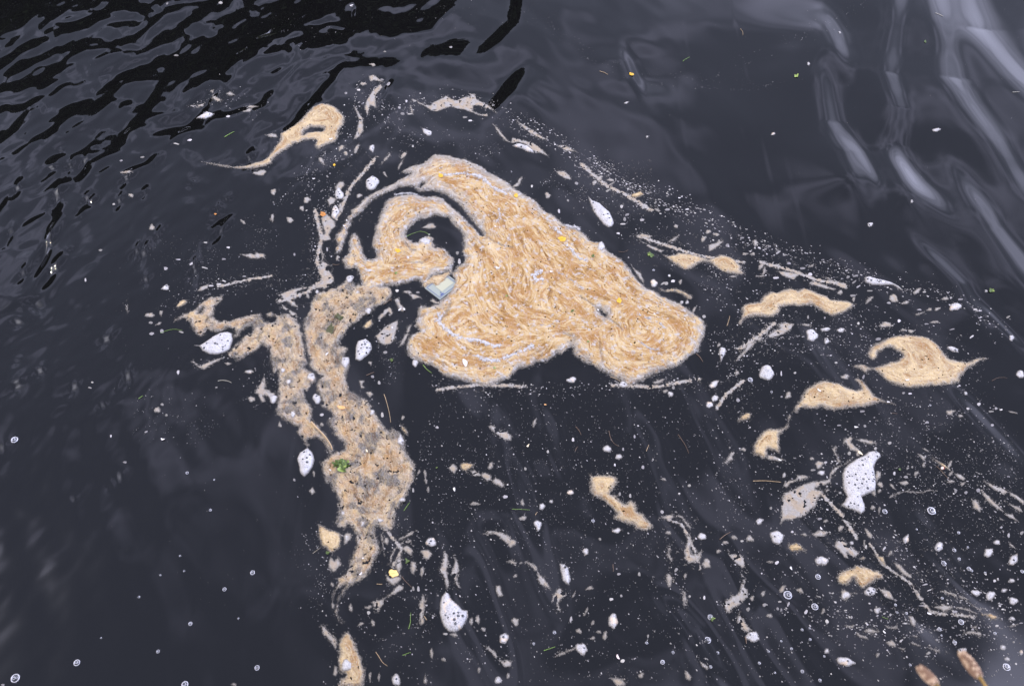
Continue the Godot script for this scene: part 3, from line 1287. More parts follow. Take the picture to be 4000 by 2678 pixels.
func make_banks() -> void:
	var n := noise(0.5, 3, 9)
	var earth := plain(Color(0.05, 0.055, 0.022), 0.95)
	for far in 2:
		var v := PackedVector3Array()
		var idx := PackedInt32Array()
		var nx := 81
		var nz := 17
		for j in nz:
			for i in nx:
				var x := (i - 40) * (2.0 if far else 0.35)
				var t := float(j) / (nz - 1)
				var z := -10.5 - 50.0 * t * t if far else -0.06 + 12.0 * t * t
				var y := -0.4 + (1.1 if far else 1.6) * smoothstep(0.0, 0.12, t) + 0.12 * n.get_noise_2d(x, z)
				v.append(Vector3(x, y, z + 0.05 * n.get_noise_2d(x * 3.0, 5.0)))
		for j in nz - 1:
			for i in nx - 1:
				var k := j * nx + i
				var f := PackedInt32Array([k, k + nx + 1, k + 1, k, k + nx, k + nx + 1])
				if not far:
					f.reverse()
				idx.append_array(f)
		var st := SurfaceTool.new()
		st.begin(Mesh.PRIMITIVE_TRIANGLES)
		for p in v:
			st.add_vertex(p)
		for k in idx:
			st.add_index(k)
		st.generate_normals()
		var o := put("far_bank" if far else "near_bank", st.commit(), earth)
		tag(o, "low dark grassy bank across the river" if far else "grassy bank the picture is taken from", "bank", "", "structure")


func make_trees() -> void:
	rng.seed = 41
	var st := SurfaceTool.new()
	st.begin(Mesh.PRIMITIVE_TRIANGLES)
	for p in [Vector3(-0.5, 0, 0), Vector3(0, 0.03, -0.28), Vector3(0, 0.03, 0.28), Vector3(0.5, -0.04, 0)]:
		st.set_normal(Vector3.UP)
		st.add_vertex(p)
	for k in [0, 1, 2, 1, 3, 2]:
		st.add_index(k)
	var blade := st.commit()
	var green := plain(Color(0.030, 0.045, 0.012), 0.8, true)
	var bark := plain(Color(0.05, 0.04, 0.03), 0.95)
	var list := tree_list()
	for k in list.size():
		var a: Array = list[k]
		var o := base("riverside_tree", Vector3(a[0], 0.4, a[1]))
		tag(o, a[4], "tree", "trees on the far bank")
		put("trunk", tube(PackedVector3Array([Vector3(0, -0.3, 0), Vector3(0.1, 1.4, 0), Vector3(-0.1, 3.2, 0.1)]), 0.28, 0.14, 9), bark, o)
		var mm := MultiMesh.new()
		mm.transform_format = MultiMesh.TRANSFORM_3D
		mm.mesh = blade
		mm.instance_count = 9000
		var r: float = a[2]
		var tall: float = a[3] - 0.4
		for q in 9000:
			var d := Vector3(rng.randfn(), rng.randfn(), rng.randfn()).normalized() * pow(rng.randf(), 0.30)
			var lump := 0.90 + 0.10 * sin(d.x * 6.0 + k) * sin(d.y * 5.0 + 2.0 * k) * sin(d.z * 7.0)
			var p := Vector3(d.x * r, tall * 0.5 + 0.1 + d.y * (tall * 0.5 - 0.15), d.z * r * 0.8) * Vector3(lump, 1.0, lump)
			mm.set_instance_transform(q, Transform3D(Basis.from_euler(Vector3(rng.randf_range(-1.2, 1.2), rng.randf() * TAU, rng.randf_range(-1.2, 1.2))) * Basis.from_scale(Vector3.ONE * rng.randf_range(0.22, 0.42)), p))
		var c := MultiMeshInstance3D.new()
		c.name = "crown"
		c.multimesh = mm
		c.material_override = green
		c.set_meta("kind", "stuff")
		o.add_child(c, true)


func tree_list() -> Array:
	return [
		[-2.1, -12.0, 2.0, 6.25, "bushy dark tree nearest the middle, mirrored black along the top edge"],
		[-5.2, -12.6, 2.7, 6.55, "broad dark tree mirrored black at the top left"],
		[-8.6, -12.2, 2.8, 7.05, "dark tree mirrored in the ripples of the upper left corner"],
		[-12.0, -12.5, 3.0, 8.0, "farthest left dark tree, beyond the upper left corner"],
		[-15.6, -12.0, 3.1, 9.4, "last dark tree of the row, far left"],
	]


# ---------------------------------------------------------------- the scene

func _ready() -> void:
	var cam := Camera3D.new()
	cam.name = "camera"
	cam.position = Vector3(0, 2.8, 0)
	cam.rotation_degrees = Vector3(-56, 0, 0)
	cam.near = 0.05
	cam.far = 2000.0
	cam.fov = 44.0
	var at := CameraAttributesPhysical.new()
	at.frustum_focal_length = 12.0 / tan(deg_to_rad(22.0))
	at.frustum_focus_distance = 3.5
	at.frustum_near = 0.05
	at.frustum_far = 2000.0
	at.exposure_aperture = 4.8
	cam.attributes = at
	add_child(cam)
	var sun_dir := Vector3(-sin(deg_to_rad(72.0)) * cos(deg_to_rad(47.0)), sin(deg_to_rad(47.0)), -cos(deg_to_rad(72.0)) * cos(deg_to_rad(47.0)))
	var env := Environment.new()
	env.background_mode = Environment.BG_SKY
	var sky := Sky.new()
	var pan := PanoramaSkyMaterial.new()
	pan.panorama = make_sky(sun_dir)
	sky.sky_material = pan
	env.sky = sky
	env.tonemap_mode = Environment.TONE_MAPPER_LINEAR
	env.tonemap_exposure = 1.0
	env.sdfgi_enabled = true
	env.ssao_enabled = true
	env.ssil_enabled = true
	var we := WorldEnvironment.new()
	we.name = "surroundings"
	we.environment = env
	add_child(we)
	var sun := DirectionalLight3D.new()
	sun.name = "sun"
	sun.light_energy = 0.72
	sun.light_color = Color(1.0, 0.90, 0.76)
	sun.light_angular_distance = 0.5
	sun.shadow_enabled = true
	sun.look_at_from_position(sun_dir * 10.0, Vector3.ZERO)
	add_child(sun)

	foam_mat = StandardMaterial3D.new()
	foam_mat.vertex_color_use_as_albedo = true
	foam_mat.transparency = BaseMaterial3D.TRANSPARENCY_ALPHA
	foam_mat.roughness = 0.7
	foam_mat.metallic_specular = 0.2
	froth_mat = StandardMaterial3D.new()
	froth_mat.vertex_color_use_as_albedo = true
	froth_mat.transparency = BaseMaterial3D.TRANSPARENCY_ALPHA
	froth_mat.roughness = 0.55
	froth_mat.metallic_specular = 0.3
	film = StandardMaterial3D.new()
	film.transparency = BaseMaterial3D.TRANSPARENCY_ALPHA
	film.albedo_color = Color(0.95, 0.97, 1.0, 0.04)
	film.roughness = 0.0
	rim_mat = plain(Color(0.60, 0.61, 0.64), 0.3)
	dome = make_dome()
	nz_a = noise(0.045, 3, 11)
	nz_b = noise(0.16, 2, 12)
	rng.seed = 9
	tile.resize(256 * 256)
	var raw := PackedFloat32Array()
	raw.resize(256 * 256)
	for k in 256 * 256:
		raw[k] = rng.randf_range(-1.0, 1.0)
	for j in 256:
		for i in 256:
			var s := 0.0
			for b in [-1, 0, 1]:
				for a in [-1, 0, 1]:
					s += raw[((j + b) & 255) * 256 + ((i + a) & 255)] * (1.0 if a == 0 and b == 0 else 0.16)
			tile[j * 256 + i] = clampf(s, -1.0, 1.0)

	var t0 := Time.get_ticks_msec()
	make_water()
	make_banks()
	make_trees()
	print("water ", Time.get_ticks_msec() - t0)
	make_mats()
	print("mats ", Time.get_ticks_msec() - t0)
	make_patches()
	make_trails()
	make_clumps()
	print("patches ", Time.get_ticks_msec() - t0)
	make_flecks()
	make_bubbles()
	make_specks()
	print("flecks ", Time.get_ticks_msec() - t0)
	box_of([-353,-2171,-271,-2257,-227,-2171,-309,-2087])
	make_scraps()
	make_seed_heads()
	print("done ", Time.get_ticks_msec() - t0)


func make_mats() -> void:
	foam("foam_mat", "huge tan swirled foam mat with a spiral curl at its upper left", "foam", "large foam mats", "mat", 1, [[-752,-2347,-761,-2374,-755,-2403,-768,-2428,-767,-2458,-750,-2478,-744,-2509,-733,-2529,-730,-2560,-715,-2581,-721,-2602,-703,-2613,-682,-2639,-666,-2677,-640,-2693,-622,-2714,-592,-2731,-562,-2753,-535,-2769,-513,-2794,-478,-2814,-465,-2825,-496,-2828,-510,-2836,-497,-2853,-463,-2878,-423,-2887,-396,-2916,-373,-2944,-359,-2955,-336,-2950,-287,-2944,-270,-2930,-220,-2921,-179,-2898,-142,-2876,-105,-2836,-56,-2805,-20,-2775,0,-2747,24,-2728,59,-2698,91,-2674,114,-2650,133,-2615,148,-2592,175,-2581,194,-2563,216,-2532,238,-2511,269,-2504,299,-2478,324,-2451,341,-2421,364,-2413,383,-2416,397,-2406,404,-2381,417,-2357,442,-2337,467,-2318,487,-2289,503,-2256,522,-2218,541,-2186,565,-2160,596,-2149,623,-2122,657,-2103,688,-2088,718,-2063,743,-2032,765,-2015,777,-1997,783,-1971,778,-1945,771,-1919,751,-1882,741,-1851,708,-1830,679,-1805,660,-1784,624,-1769,575,-1749,530,-1729,512,-1712,473,-1697,447,-1689,427,-1709,394,-1724,374,-1739,341,-1759,317,-1782,283,-1794,254,-1820,236,-1841,243,-1861,235,-1866,217,-1856,199,-1833,182,-1838,164,-1820,129,-1794,103,-1799,86,-1784,60,-1772,26,-1764,0,-1734,-8,-1722,-35,-1710,-62,-1696,-102,-1682,-129,-1692,-160,-1700,-190,-1710,-218,-1718,-245,-1722,-266,-1734,-287,-1754,-309,-1776,-340,-1786,-368,-1796,-393,-1810,-412,-1831,-419,-1860,-418,-1893,-411,-1919,-394,-1936,-376,-1944,-378,-1957,-397,-1970,-391,-1996,-384,-2018,-390,-2053,-375,-2071,-345,-2064,-324,-2073,-303,-2082,-286,-2103,-269,-2130,-251,-2171,-243,-2208,-259,-2241,-267,-2245,-303,-2238,-332,-2222,-352,-2180,-370,-2173,-390,-2199,-415,-2199,-437,-2189,-461,-2180,-487,-2173,-512,-2171,-534,-2175,-511,-2175,-564,-2155,-609,-2149,-630,-2178,-640,-2224,-651,-2248,-667,-2266,-680,-2260,-704,-2263,-716,-2289,-727,-2307,-720,-2325,-699,-2350,-707,-2405,-704,-2442,-699,-2458,-683,-2467,-666,-2442,-651,-2405,-640,-2368,-627,-2338,-616,-2319,-597,-2316,-584,-2325,-584,-2344,-591,-2374,-604,-2386,-606,-2430,-599,-2467,-604,-2493,-593,-2525,-591,-2557,-580,-2603,-569,-2649,-552,-2676,-523,-2689,-465,-2699,-450,-2699,-385,-2682,-346,-2689,-315,-2676,-284,-2642,-253,-2603,-223,-2570,-188,-2525,-158,-2486,-133,-2449,-124,-2452,-149,-2490,-174,-2531,-204,-2576,-230,-2622,-266,-2662,-306,-2696,-347,-2713,-387,-2716,-416,-2709,-437,-2726,-448,-2740,-483,-2743,-517,-2737,-536,-2720,-574,-2703,-602,-2682,-629,-2659,-646,-2629,-662,-2596,-684,-2570,-705,-2544,-706,-2505,-719,-2486,-714,-2467,-718,-2442,-725,-2417,-727,-2386,-737,-2350]], [[-460,-2461,-455,-2480,-433,-2518,-406,-2544,-377,-2550,-339,-2565,-310,-2557,-283,-2554,-260,-2512,-235,-2486,-217,-2455,-211,-2417,-212,-2386,-214,-2356,-203,-2325,-207,-2301,-223,-2286,-237,-2277,-243,-2260,-254,-2242,-252,-2260,-244,-2301,-245,-2322,-267,-2344,-273,-2362,-292,-2380,-316,-2386,-330,-2386,-341,-2417,-338,-2442,-357,-2449,-381,-2449,-399,-2436,-408,-2417,-431,-2417,-441,-2427,-454,-2436], [353,-2048,365,-2045,380,-2023,376,-2018,364,-2032], [-403,-2764,-411,-2766,-420,-2742,-414,-2739]])
	foam("foam_mat", "long lumpy tan foam tongue with green scraps running down from the spiral", "foam", "large foam mats", "lump", 2, [[-511,-2175,-494,-2126,-513,-2087,-552,-2070,-572,-2037,-606,-2020,-621,-1993,-646,-1977,-661,-1955,-675,-1923,-683,-1897,-678,-1872,-652,-1869,-653,-1846,-660,-1825,-641,-1810,-631,-1779,-635,-1759,-646,-1739,-639,-1714,-627,-1684,-621,-1667,-600,-1660,-576,-1636,-555,-1631,-536,-1607,-530,-1583,-507,-1560,-492,-1532,-469,-1499,-452,-1485,-453,-1506,-423,-1490,-401,-1467,-390,-1445,-390,-1418,-376,-1387,-358,-1365,-347,-1338,-351,-1313,-346,-1291,-356,-1270,-366,-1240,-376,-1215,-393,-1191,-404,-1174,-405,-1141,-405,-1116,-417,-1097,-435,-1095,-452,-1108,-468,-1120,-470,-1097,-460,-1069,-448,-1042,-451,-1015,-464,-995,-466,-976,-479,-950,-492,-935,-512,-920,-540,-902,-556,-883,-568,-865,-570,-844,-566,-826,-570,-815,-554,-797,-550,-783,-561,-797,-577,-811,-582,-829,-578,-851,-573,-873,-561,-898,-552,-913,-576,-898,-582,-887,-587,-873,-591,-858,-597,-880,-590,-894,-583,-917,-584,-935,-563,-946,-552,-980,-543,-1007,-542,-1026,-534,-1045,-538,-1085,-549,-1097,-555,-1116,-567,-1124,-588,-1108,-609,-1120,-616,-1136,-612,-1165,-616,-1199,-612,-1215,-626,-1236,-644,-1261,-651,-1283,-666,-1278,-677,-1304,-688,-1330,-692,-1356,-697,-1369,-679,-1382,-661,-1400,-642,-1409,-618,-1413,-619,-1440,-639,-1454,-657,-1472,-664,-1495,-678,-1508,-693,-1527,-691,-1546,-675,-1555,-681,-1569,-704,-1588,-726,-1597,-727,-1636,-751,-1665,-753,-1714,-738,-1729,-757,-1744,-790,-1769,-798,-1794,-794,-1799,-808,-1835,-817,-1856,-833,-1923,-843,-1966,-844,-2004,-827,-2042,-829,-2076,-823,-2115,-808,-2138,-774,-2155,-729,-2166,-705,-2195,-694,-2216,-676,-2224,-660,-2201,-653,-2175,-641,-2195,-630,-2178,-576,-2184]], [])
	foam("foam_mat", "forked grey and tan foam arm left of the long lumpy tongue", "foam", "large foam mats", "lump", 3, [[-1381,-1990,-1364,-2009,-1344,-2031,-1310,-2042,-1293,-2062,-1274,-2089,-1249,-2112,-1229,-2118,-1214,-2116,-1198,-2125,-1191,-2103,-1204,-2085,-1218,-2062,-1214,-2036,-1212,-2014,-1187,-1994,-1141,-1996,-1108,-2009,-1075,-2022,-1021,-2031,-1015,-2009,-998,-1992,-972,-1983,-956,-1996,-961,-2014,-977,-2014,-994,-2012,-999,-2027,-985,-2040,-953,-2022,-926,-2031,-904,-2027,-879,-2001,-863,-1988,-848,-1957,-840,-1927,-831,-1893,-821,-1860,-815,-1827,-798,-1794,-808,-1770,-790,-1758,-764,-1742,-754,-1722,-755,-1702,-774,-1694,-785,-1665,-798,-1670,-791,-1650,-774,-1617,-756,-1593,-752,-1560,-752,-1541,-729,-1522,-705,-1495,-681,-1467,-661,-1436,-654,-1409,-668,-1391,-674,-1404,-684,-1427,-704,-1454,-721,-1463,-741,-1463,-756,-1454,-746,-1436,-753,-1427,-766,-1436,-769,-1454,-787,-1472,-801,-1485,-796,-1508,-818,-1513,-841,-1532,-867,-1546,-887,-1564,-896,-1583,-892,-1597,-892,-1626,-899,-1670,-904,-1719,-913,-1759,-926,-1734,-935,-1764,-948,-1794,-957,-1835,-964,-1866,-966,-1856,-990,-1875,-1007,-1852,-1025,-1839,-1047,-1823,-1077,-1798,-1094,-1815,-1118,-1819,-1122,-1839,-1111,-1852,-1102,-1881,-1082,-1902,-1071,-1919,-1045,-1936,-1046,-1970,-1070,-1957,-1086,-1944,-1092,-1919,-1110,-1902,-1118,-1927,-1106,-1932,-1119,-1953,-1138,-1962,-1160,-1944,-1185,-1932,-1209,-1944,-1224,-1949,-1231,-1932,-1245,-1915,-1265,-1927,-1279,-1944,-1295,-1970,-1311,-1996,-1336,-2009,-1356,-2005,-1374,-1992]], [[-1267,-2058,-1277,-2036,-1267,-2031,-1264,-2049]])
	var big: Node3D = get_node("foam_mat")
	var n := 900
	for l in lanes():
		n += 1
		foam("froth_streak", "", "", "", "froth", n, [l[1]], [], 1.5, big, l[0])


func make_patches() -> void:
	foam("foam_patch", "hook-shaped pale tan foam curl with a long tail, upper left of the big mat", "foam", "tan foam patches on the water", "tan", 4, [[-1446,-2907,-1367,-2889,-1287,-2871,-1190,-2896,-1161,-2907,-1140,-2932,-1119,-2997,-1103,-3042,-1106,-3094,-1071,-3125,-1052,-3140,-1021,-3178,-995,-3225,-969,-3265,-935,-3292,-897,-3292,-856,-3265,-825,-3225,-806,-3194,-811,-3148,-828,-3109,-826,-3072,-840,-3034,-879,-3012,-911,-2983,-935,-3005,-927,-3046,-956,-3049,-986,-3042,-1010,-3027,-1035,-3020,-1056,-2990,-1083,-2961,-1112,-2917,-1113,-2889,-1154,-2864,-1184,-2860,-1259,-2857,-1337,-2867,-1407,-2889]], [[-967,-3132,-935,-3129,-903,-3125,-906,-3106,-943,-3106,-978,-3098,-997,-3079,-990,-3109]])
	foam("foam_patch", "grey foam patch above the torn grey veil", "foam", "grey foam patches on the water", "gray", 5, [[-723,-3497,-703,-3518,-673,-3493,-642,-3455,-671,-3468,-693,-3472,-709,-3460]], [])
	foam("foam_patch", "torn grey foam veil with ragged holes, above the white dot left of the arch", "foam", "grey foam patches on the water", "gray", 6, [[-658,-3451,-697,-3393,-718,-3328,-722,-3265,-701,-3210,-693,-3288,-664,-3272,-675,-3361,-645,-3426]], [])
	foam("foam_patch", "large grey foam strip to the lower left of the torn grey veil", "foam", "grey foam patches on the water", "gray", 7, [[-774,-3296,-756,-3257,-734,-3217,-721,-3194,-711,-3117,-725,-3072,-753,-3049,-744,-3109,-741,-3186,-757,-3233,-771,-3265]], [])
	foam("foam_patch", "grey lacy foam arch with tan spots, farthest above the big mat", "foam", "grey foam patches on the water", "gray", 8, [[-497,-3341,-476,-3337,-447,-3312,-403,-3296,-388,-3320,-357,-3345,-326,-3369,-286,-3337,-265,-3341,-239,-3361,-206,-3369,-218,-3393,-185,-3385,-173,-3345,-151,-3328,-113,-3296,-91,-3265,-75,-3233,-96,-3257,-129,-3272,-161,-3296,-188,-3296,-192,-3257,-160,-3233,-112,-3233,-122,-3210,-165,-3225,-203,-3249,-235,-3265,-268,-3272,-301,-3288,-343,-3265,-368,-3249,-396,-3257,-418,-3280,-452,-3304,-485,-3320]], [])
	foam("foam_patch", "thin grey foam strand sliding down right from the lacy arch", "foam", "grey foam patches on the water", "gray", 9, [[-95,-3163,-74,-3140,-47,-3094,-21,-3049,-5,-3034,0,-3064,31,-3057,67,-3042,104,-3027,134,-2997,164,-2953,169,-2939,133,-2961,103,-2968,62,-3020,26,-3034,0,-3027,-31,-3042,-63,-3087]], [])
	foam("foam_patch", "large grey foam streak to the upper right of the thin grey strand", "foam", "grey foam patches on the water", "gray", 10, [[11,-3190,42,-3163,79,-3132,110,-3109,136,-3079,171,-3049,140,-3053,104,-3079,73,-3102,42,-3148]], [])
	foam("foam_patch", "grey foam streak to the right of the thin grey strand", "foam", "grey foam patches on the water", "gray", 11, [[212,-3012,253,-3016,278,-2990,318,-2961,288,-2972,252,-2975]], [])
	foam("foam_patch", "grey foam strip to the lower right of the thin grey strand", "foam", "grey foam patches on the water", "gray", 12, [[202,-2841,242,-2844,266,-2813,275,-2785,246,-2792,216,-2813]], [])
	foam("foam_patch", "pair of tan foam lozenges joined by a thin bridge, right of the mat", "foam", "tan foam patches on the water", "tan", 13, [[638,-2350,670,-2338,694,-2344,714,-2356,751,-2353,792,-2344,814,-2331,841,-2319,865,-2331,891,-2347,922,-2338,948,-2319,971,-2283,971,-2254,982,-2236,949,-2233,913,-2239,887,-2254,862,-2272,838,-2301,811,-2304,785,-2283,759,-2266,735,-2257,705,-2272,680,-2301,659,-2325]], [])
	foam("foam_patch", "grey foam streak to the left of the joined lozenges", "foam", "grey foam patches on the water", "gray", 14, [[551,-2427,582,-2405,618,-2386,649,-2368,643,-2353,612,-2368,576,-2393]], [])
	foam("foam_patch", "grey foam patch to the upper left of the joined lozenges", "foam", "grey foam patches on the water", "gray", 15, [[547,-2442,564,-2467,587,-2458,610,-2449,594,-2433,571,-2439]], [])
	foam("foam_patch", "tan foam patch to the upper right of the white cocoon clump", "foam", "tan foam patches on the water", "tan", 16, [[528,-2692,549,-2706,585,-2720,598,-2696,572,-2679,542,-2676]], [])
	foam("foam_patch", "grey foam patch to the upper right of the joined lozenges", "foam", "grey foam patches on the water", "gray", 17, [[846,-2399,876,-2408,897,-2424,915,-2417,893,-2393,871,-2374,846,-2362]], [])
	foam("foam_patch", "narrow tan foam worm just off the right edge of the mat", "foam", "tan foam patches on the water", "tan", 18, [[611,-2166,637,-2155,665,-2163,692,-2158,718,-2143,743,-2126,745,-2104,723,-2107,698,-2132,672,-2143,645,-2141,618,-2149]], [])
	foam("foam_patch", "grey foam streak above the big swirled mat", "foam", "grey foam patches on the water", "gray", 19, [[502,-2295,519,-2266,544,-2242,551,-2213,553,-2184,537,-2207,521,-2242,508,-2272]], [])
	foam("foam_patch", "long bird-wing patch of tan foam right of the mat", "foam", "tan foam patches on the water", "tan", 20, [[912,-1982,929,-2009,937,-2031,937,-2059,948,-2076,977,-2087,1018,-2093,1031,-2115,1062,-2138,1073,-2149,1099,-2143,1124,-2155,1158,-2166,1188,-2155,1217,-2166,1251,-2155,1275,-2138,1305,-2126,1315,-2109,1350,-2104,1381,-2101,1412,-2081,1394,-2059,1353,-2037,1309,-2020,1277,-2037,1255,-2059,1231,-2076,1190,-2070,1141,-2073,1103,-2065,1095,-2042,1064,-2015,1041,-2015,988,-2015,946,-2004,918,-1966]], [])
	foam("foam_patch", "large grey foam streak to the upper right of the bird-wing patch", "foam", "grey foam patches on the water", "gray", 21, [[1240,-2189,1262,-2207,1287,-2195,1323,-2172,1353,-2161,1337,-2152,1295,-2166,1265,-2178]], [])
	foam("foam_patch", "grey foam streak to the upper right of the bird-wing patch", "foam", "grey foam patches on the water", "gray", 22, [[1302,-2224,1330,-2224,1348,-2201,1374,-2195,1404,-2178,1393,-2158,1368,-2166,1349,-2184,1331,-2210]], [])
	foam("foam_patch", "grey foam strip above the bird-wing patch", "foam", "grey foam patches on the water", "gray", 23, [[1123,-2254,1146,-2254,1178,-2248,1222,-2239,1196,-2224,1184,-2207,1162,-2216,1133,-2233]], [])
	foam("foam_patch", "small grey foam patch to the lower right of the lilac-white caterpillar", "foam", "grey foam patches on the water", "gray", 24, [[1563,-2126,1583,-2135,1593,-2121,1591,-2093,1567,-2090,1556,-2107]], [])
	foam("foam_patch", "large grey foam strip to the lower left of the bird-wing patch", "foam", "grey foam patches on the water", "gray", 25, [[1076,-1982,1104,-1990,1142,-1982,1128,-1955,1078,-1923,1023,-1907,1016,-1918,1057,-1950,1081,-1961]], [])
	foam("foam_patch", "grey foam streak to the lower right of the bird-wing patch", "foam", "grey foam patches on the water", "gray", 26, [[1159,-1980,1187,-1985,1221,-1977,1188,-1969]], [])
	foam("foam_patch", "tan foam patch shaped like a fish under an arch of white froth", "foam", "tan foam patches on the water", "tan", 27, [[1416,-1777,1467,-1794,1523,-1810,1541,-1830,1536,-1846,1516,-1851,1507,-1866,1485,-1866,1464,-1851,1452,-1846,1439,-1820,1419,-1807,1407,-1820,1409,-1846,1427,-1877,1451,-1887,1487,-1908,1530,-1924,1580,-1930,1627,-1927,1668,-1914,1697,-1877,1705,-1846,1722,-1815,1754,-1805,1786,-1799,1825,-1815,1858,-1822,1879,-1815,1840,-1805,1812,-1784,1780,-1764,1746,-1734,1730,-1709,1696,-1694,1643,-1687,1574,-1682,1544,-1677,1503,-1682,1473,-1697,1448,-1714,1432,-1739,1417,-1764,1405,-1766,1376,-1751,1359,-1769,1334,-1782,1360,-1794,1381,-1792,1399,-1779]], [])
	foam("foam_patch", "pale tan foam slipper with a curled heel, below the fish-shaped patch", "foam", "tan foam patches on the water", "tan", 28, [[1063,-1578,1069,-1593,1091,-1617,1109,-1650,1127,-1675,1160,-1694,1202,-1712,1225,-1704,1258,-1699,1288,-1680,1320,-1672,1344,-1680,1343,-1699,1327,-1721,1341,-1729,1360,-1719,1371,-1694,1382,-1670,1390,-1650,1415,-1631,1452,-1614,1456,-1607,1427,-1614,1399,-1619,1371,-1605,1336,-1597,1302,-1593,1259,-1586,1216,-1578,1188,-1583,1173,-1593,1143,-1586,1114,-1588,1094,-1593,1077,-1569]], [])
	foam("foam_patch", "tan foam drop hanging by a thread below the slipper", "foam", "tan foam patches on the water", "tan", 29, [[935,-1384,915,-1387,897,-1398,884,-1404,893,-1436,908,-1467,933,-1495,955,-1506,980,-1506,1009,-1508,1028,-1522,1037,-1541,1039,-1560,1056,-1564,1043,-1541,1036,-1513,1015,-1495,995,-1476,990,-1449,989,-1422,982,-1402,965,-1418,941,-1422]], [])
	foam("foam_patch", "grey foam strip below the hanging tan drop", "foam", "grey foam patches on the water", "gray", 30, [[937,-1400,961,-1398,990,-1378,976,-1371,954,-1378,934,-1382]], [])
	foam("foam_patch", "grey-tan pear-shaped foam patch left of the tallest white froth", "foam", "grey foam patches on the water", "gray", 31, [[943,-1163,952,-1211,970,-1249,999,-1257,1038,-1278,1076,-1291,1108,-1293,1137,-1300,1150,-1325,1167,-1347,1200,-1356,1228,-1373,1247,-1387,1231,-1369,1208,-1356,1180,-1334,1156,-1317,1147,-1291,1128,-1278,1095,-1270,1082,-1261,1115,-1253,1138,-1270,1136,-1257,1106,-1245,1086,-1224,1073,-1195,1051,-1182,1032,-1163,1010,-1153,978,-1143,955,-1145,933,-1128,942,-1153]], [])
	foam("foam_patch", "grey foam patch to the upper right of the pear-shaped patch", "foam", "grey foam patches on the water", "gray", 32, [[1218,-1436,1227,-1458,1250,-1474,1265,-1467,1253,-1449,1262,-1436,1275,-1422,1282,-1400,1254,-1384,1264,-1409,1242,-1418,1232,-1445]], [])
	foam("foam_patch", "grey foam strip above the tall froth heap", "foam", "grey foam patches on the water", "gray", 33, [[1271,-1458,1296,-1463,1320,-1458,1343,-1445,1326,-1436,1300,-1445]], [])
	foam("foam_patch", "grey foam strip to the upper right of the pear-shaped patch", "foam", "grey foam patches on the water", "gray", 34, [[1178,-1422,1193,-1436,1200,-1431,1188,-1409,1194,-1382,1201,-1369,1186,-1365,1183,-1387]], [])
	foam("foam_patch", "small grey foam streak to the upper right of the tall froth heap", "foam", "grey foam patches on the water", "gray", 35, [[1505,-1424,1520,-1422,1536,-1404,1521,-1409]], [])
	foam("foam_patch", "small grey foam patch to the upper right of the tall froth heap", "foam", "grey foam patches on the water", "gray", 36, [[1483,-1404,1501,-1395,1514,-1384,1498,-1369,1491,-1387]], [])
	foam("foam_patch", "tan foam streak to the right of the tall froth heap", "foam", "tan foam patches on the water", "tan", 37, [[1535,-1387,1554,-1369,1574,-1356,1587,-1332,1562,-1343,1544,-1365]], [])
	foam("foam_patch", "grey foam strip to the right of the tall froth heap", "foam", "grey foam patches on the water", "gray", 38, [[1595,-1321,1618,-1317,1632,-1300,1618,-1291,1602,-1304]], [])
	foam("foam_patch", "grey foam streak to the lower right of the fish-shaped patch", "foam", "grey foam patches on the water", "gray", 39, [[1693,-1291,1720,-1278,1747,-1266,1769,-1249,1750,-1236,1717,-1257,1701,-1278]], [])
	foam("foam_patch", "third nearest grey foam streak to the upper right of the grey cigar strip", "foam", "grey foam patches on the water", "gray", 40, [[1769,-1249,1790,-1240,1812,-1215,1806,-1195,1787,-1220,1769,-1236]], [])
	foam("foam_patch", "nearest grey foam streak to the upper right of the grey cigar strip", "foam", "grey foam patches on the water", "gray", 41, [[1672,-1261,1689,-1240,1704,-1215,1719,-1191,1734,-1166,1709,-1182,1683,-1211,1672,-1236]], [])
	foam("foam_patch", "grey foam patch to the upper right of the grey cigar strip", "foam", "grey foam patches on the water", "gray", 42, [[1627,-1215,1644,-1222,1653,-1187,1644,-1172,1626,-1187]], [])
	foam("foam_patch", "second nearest grey foam streak to the upper right of the grey cigar strip", "foam", "grey foam patches on the water", "gray", 43, [[1743,-1215,1764,-1199,1789,-1191,1793,-1170,1771,-1182]], [])
	foam("foam_patch", "large grey foam streak to the right of the tall froth heap", "foam", "grey foam patches on the water", "gray", 44, [[1335,-1228,1372,-1249,1412,-1255,1457,-1249,1492,-1261,1517,-1253,1486,-1252,1456,-1244,1411,-1249,1374,-1242,1347,-1227]], [])
	foam("foam_patch", "small grey foam patch to the right of the tall froth heap", "foam", "grey foam patches on the water", "gray", 45, [[1387,-1287,1414,-1293,1427,-1283,1409,-1274,1395,-1278]], [])
	foam("foam_patch", "grey foam strip to the upper left of the pear-shaped patch", "foam", "grey foam patches on the water", "gray", 46, [[974,-1270,972,-1278,994,-1295,1023,-1300,1030,-1317,1054,-1317,1074,-1308,1054,-1300,1025,-1291,1000,-1283,981,-1266]], [])
	foam("foam_patch", "tan foam bone with a frothy head, alone below the mat", "foam", "tan foam patches on the water", "tan", 47, [[277,-1330,292,-1317,308,-1321,305,-1338,316,-1321,336,-1321,359,-1319,378,-1308,381,-1287,367,-1266,350,-1245,370,-1240,384,-1220,398,-1207,422,-1220,437,-1203,442,-1174,460,-1165,474,-1141,493,-1120,482,-1106,455,-1104,433,-1108,419,-1126,397,-1132,374,-1141,356,-1153,353,-1161,368,-1166,358,-1182,340,-1203,326,-1220,311,-1228,292,-1236,277,-1261,279,-1295,282,-1313]], [])
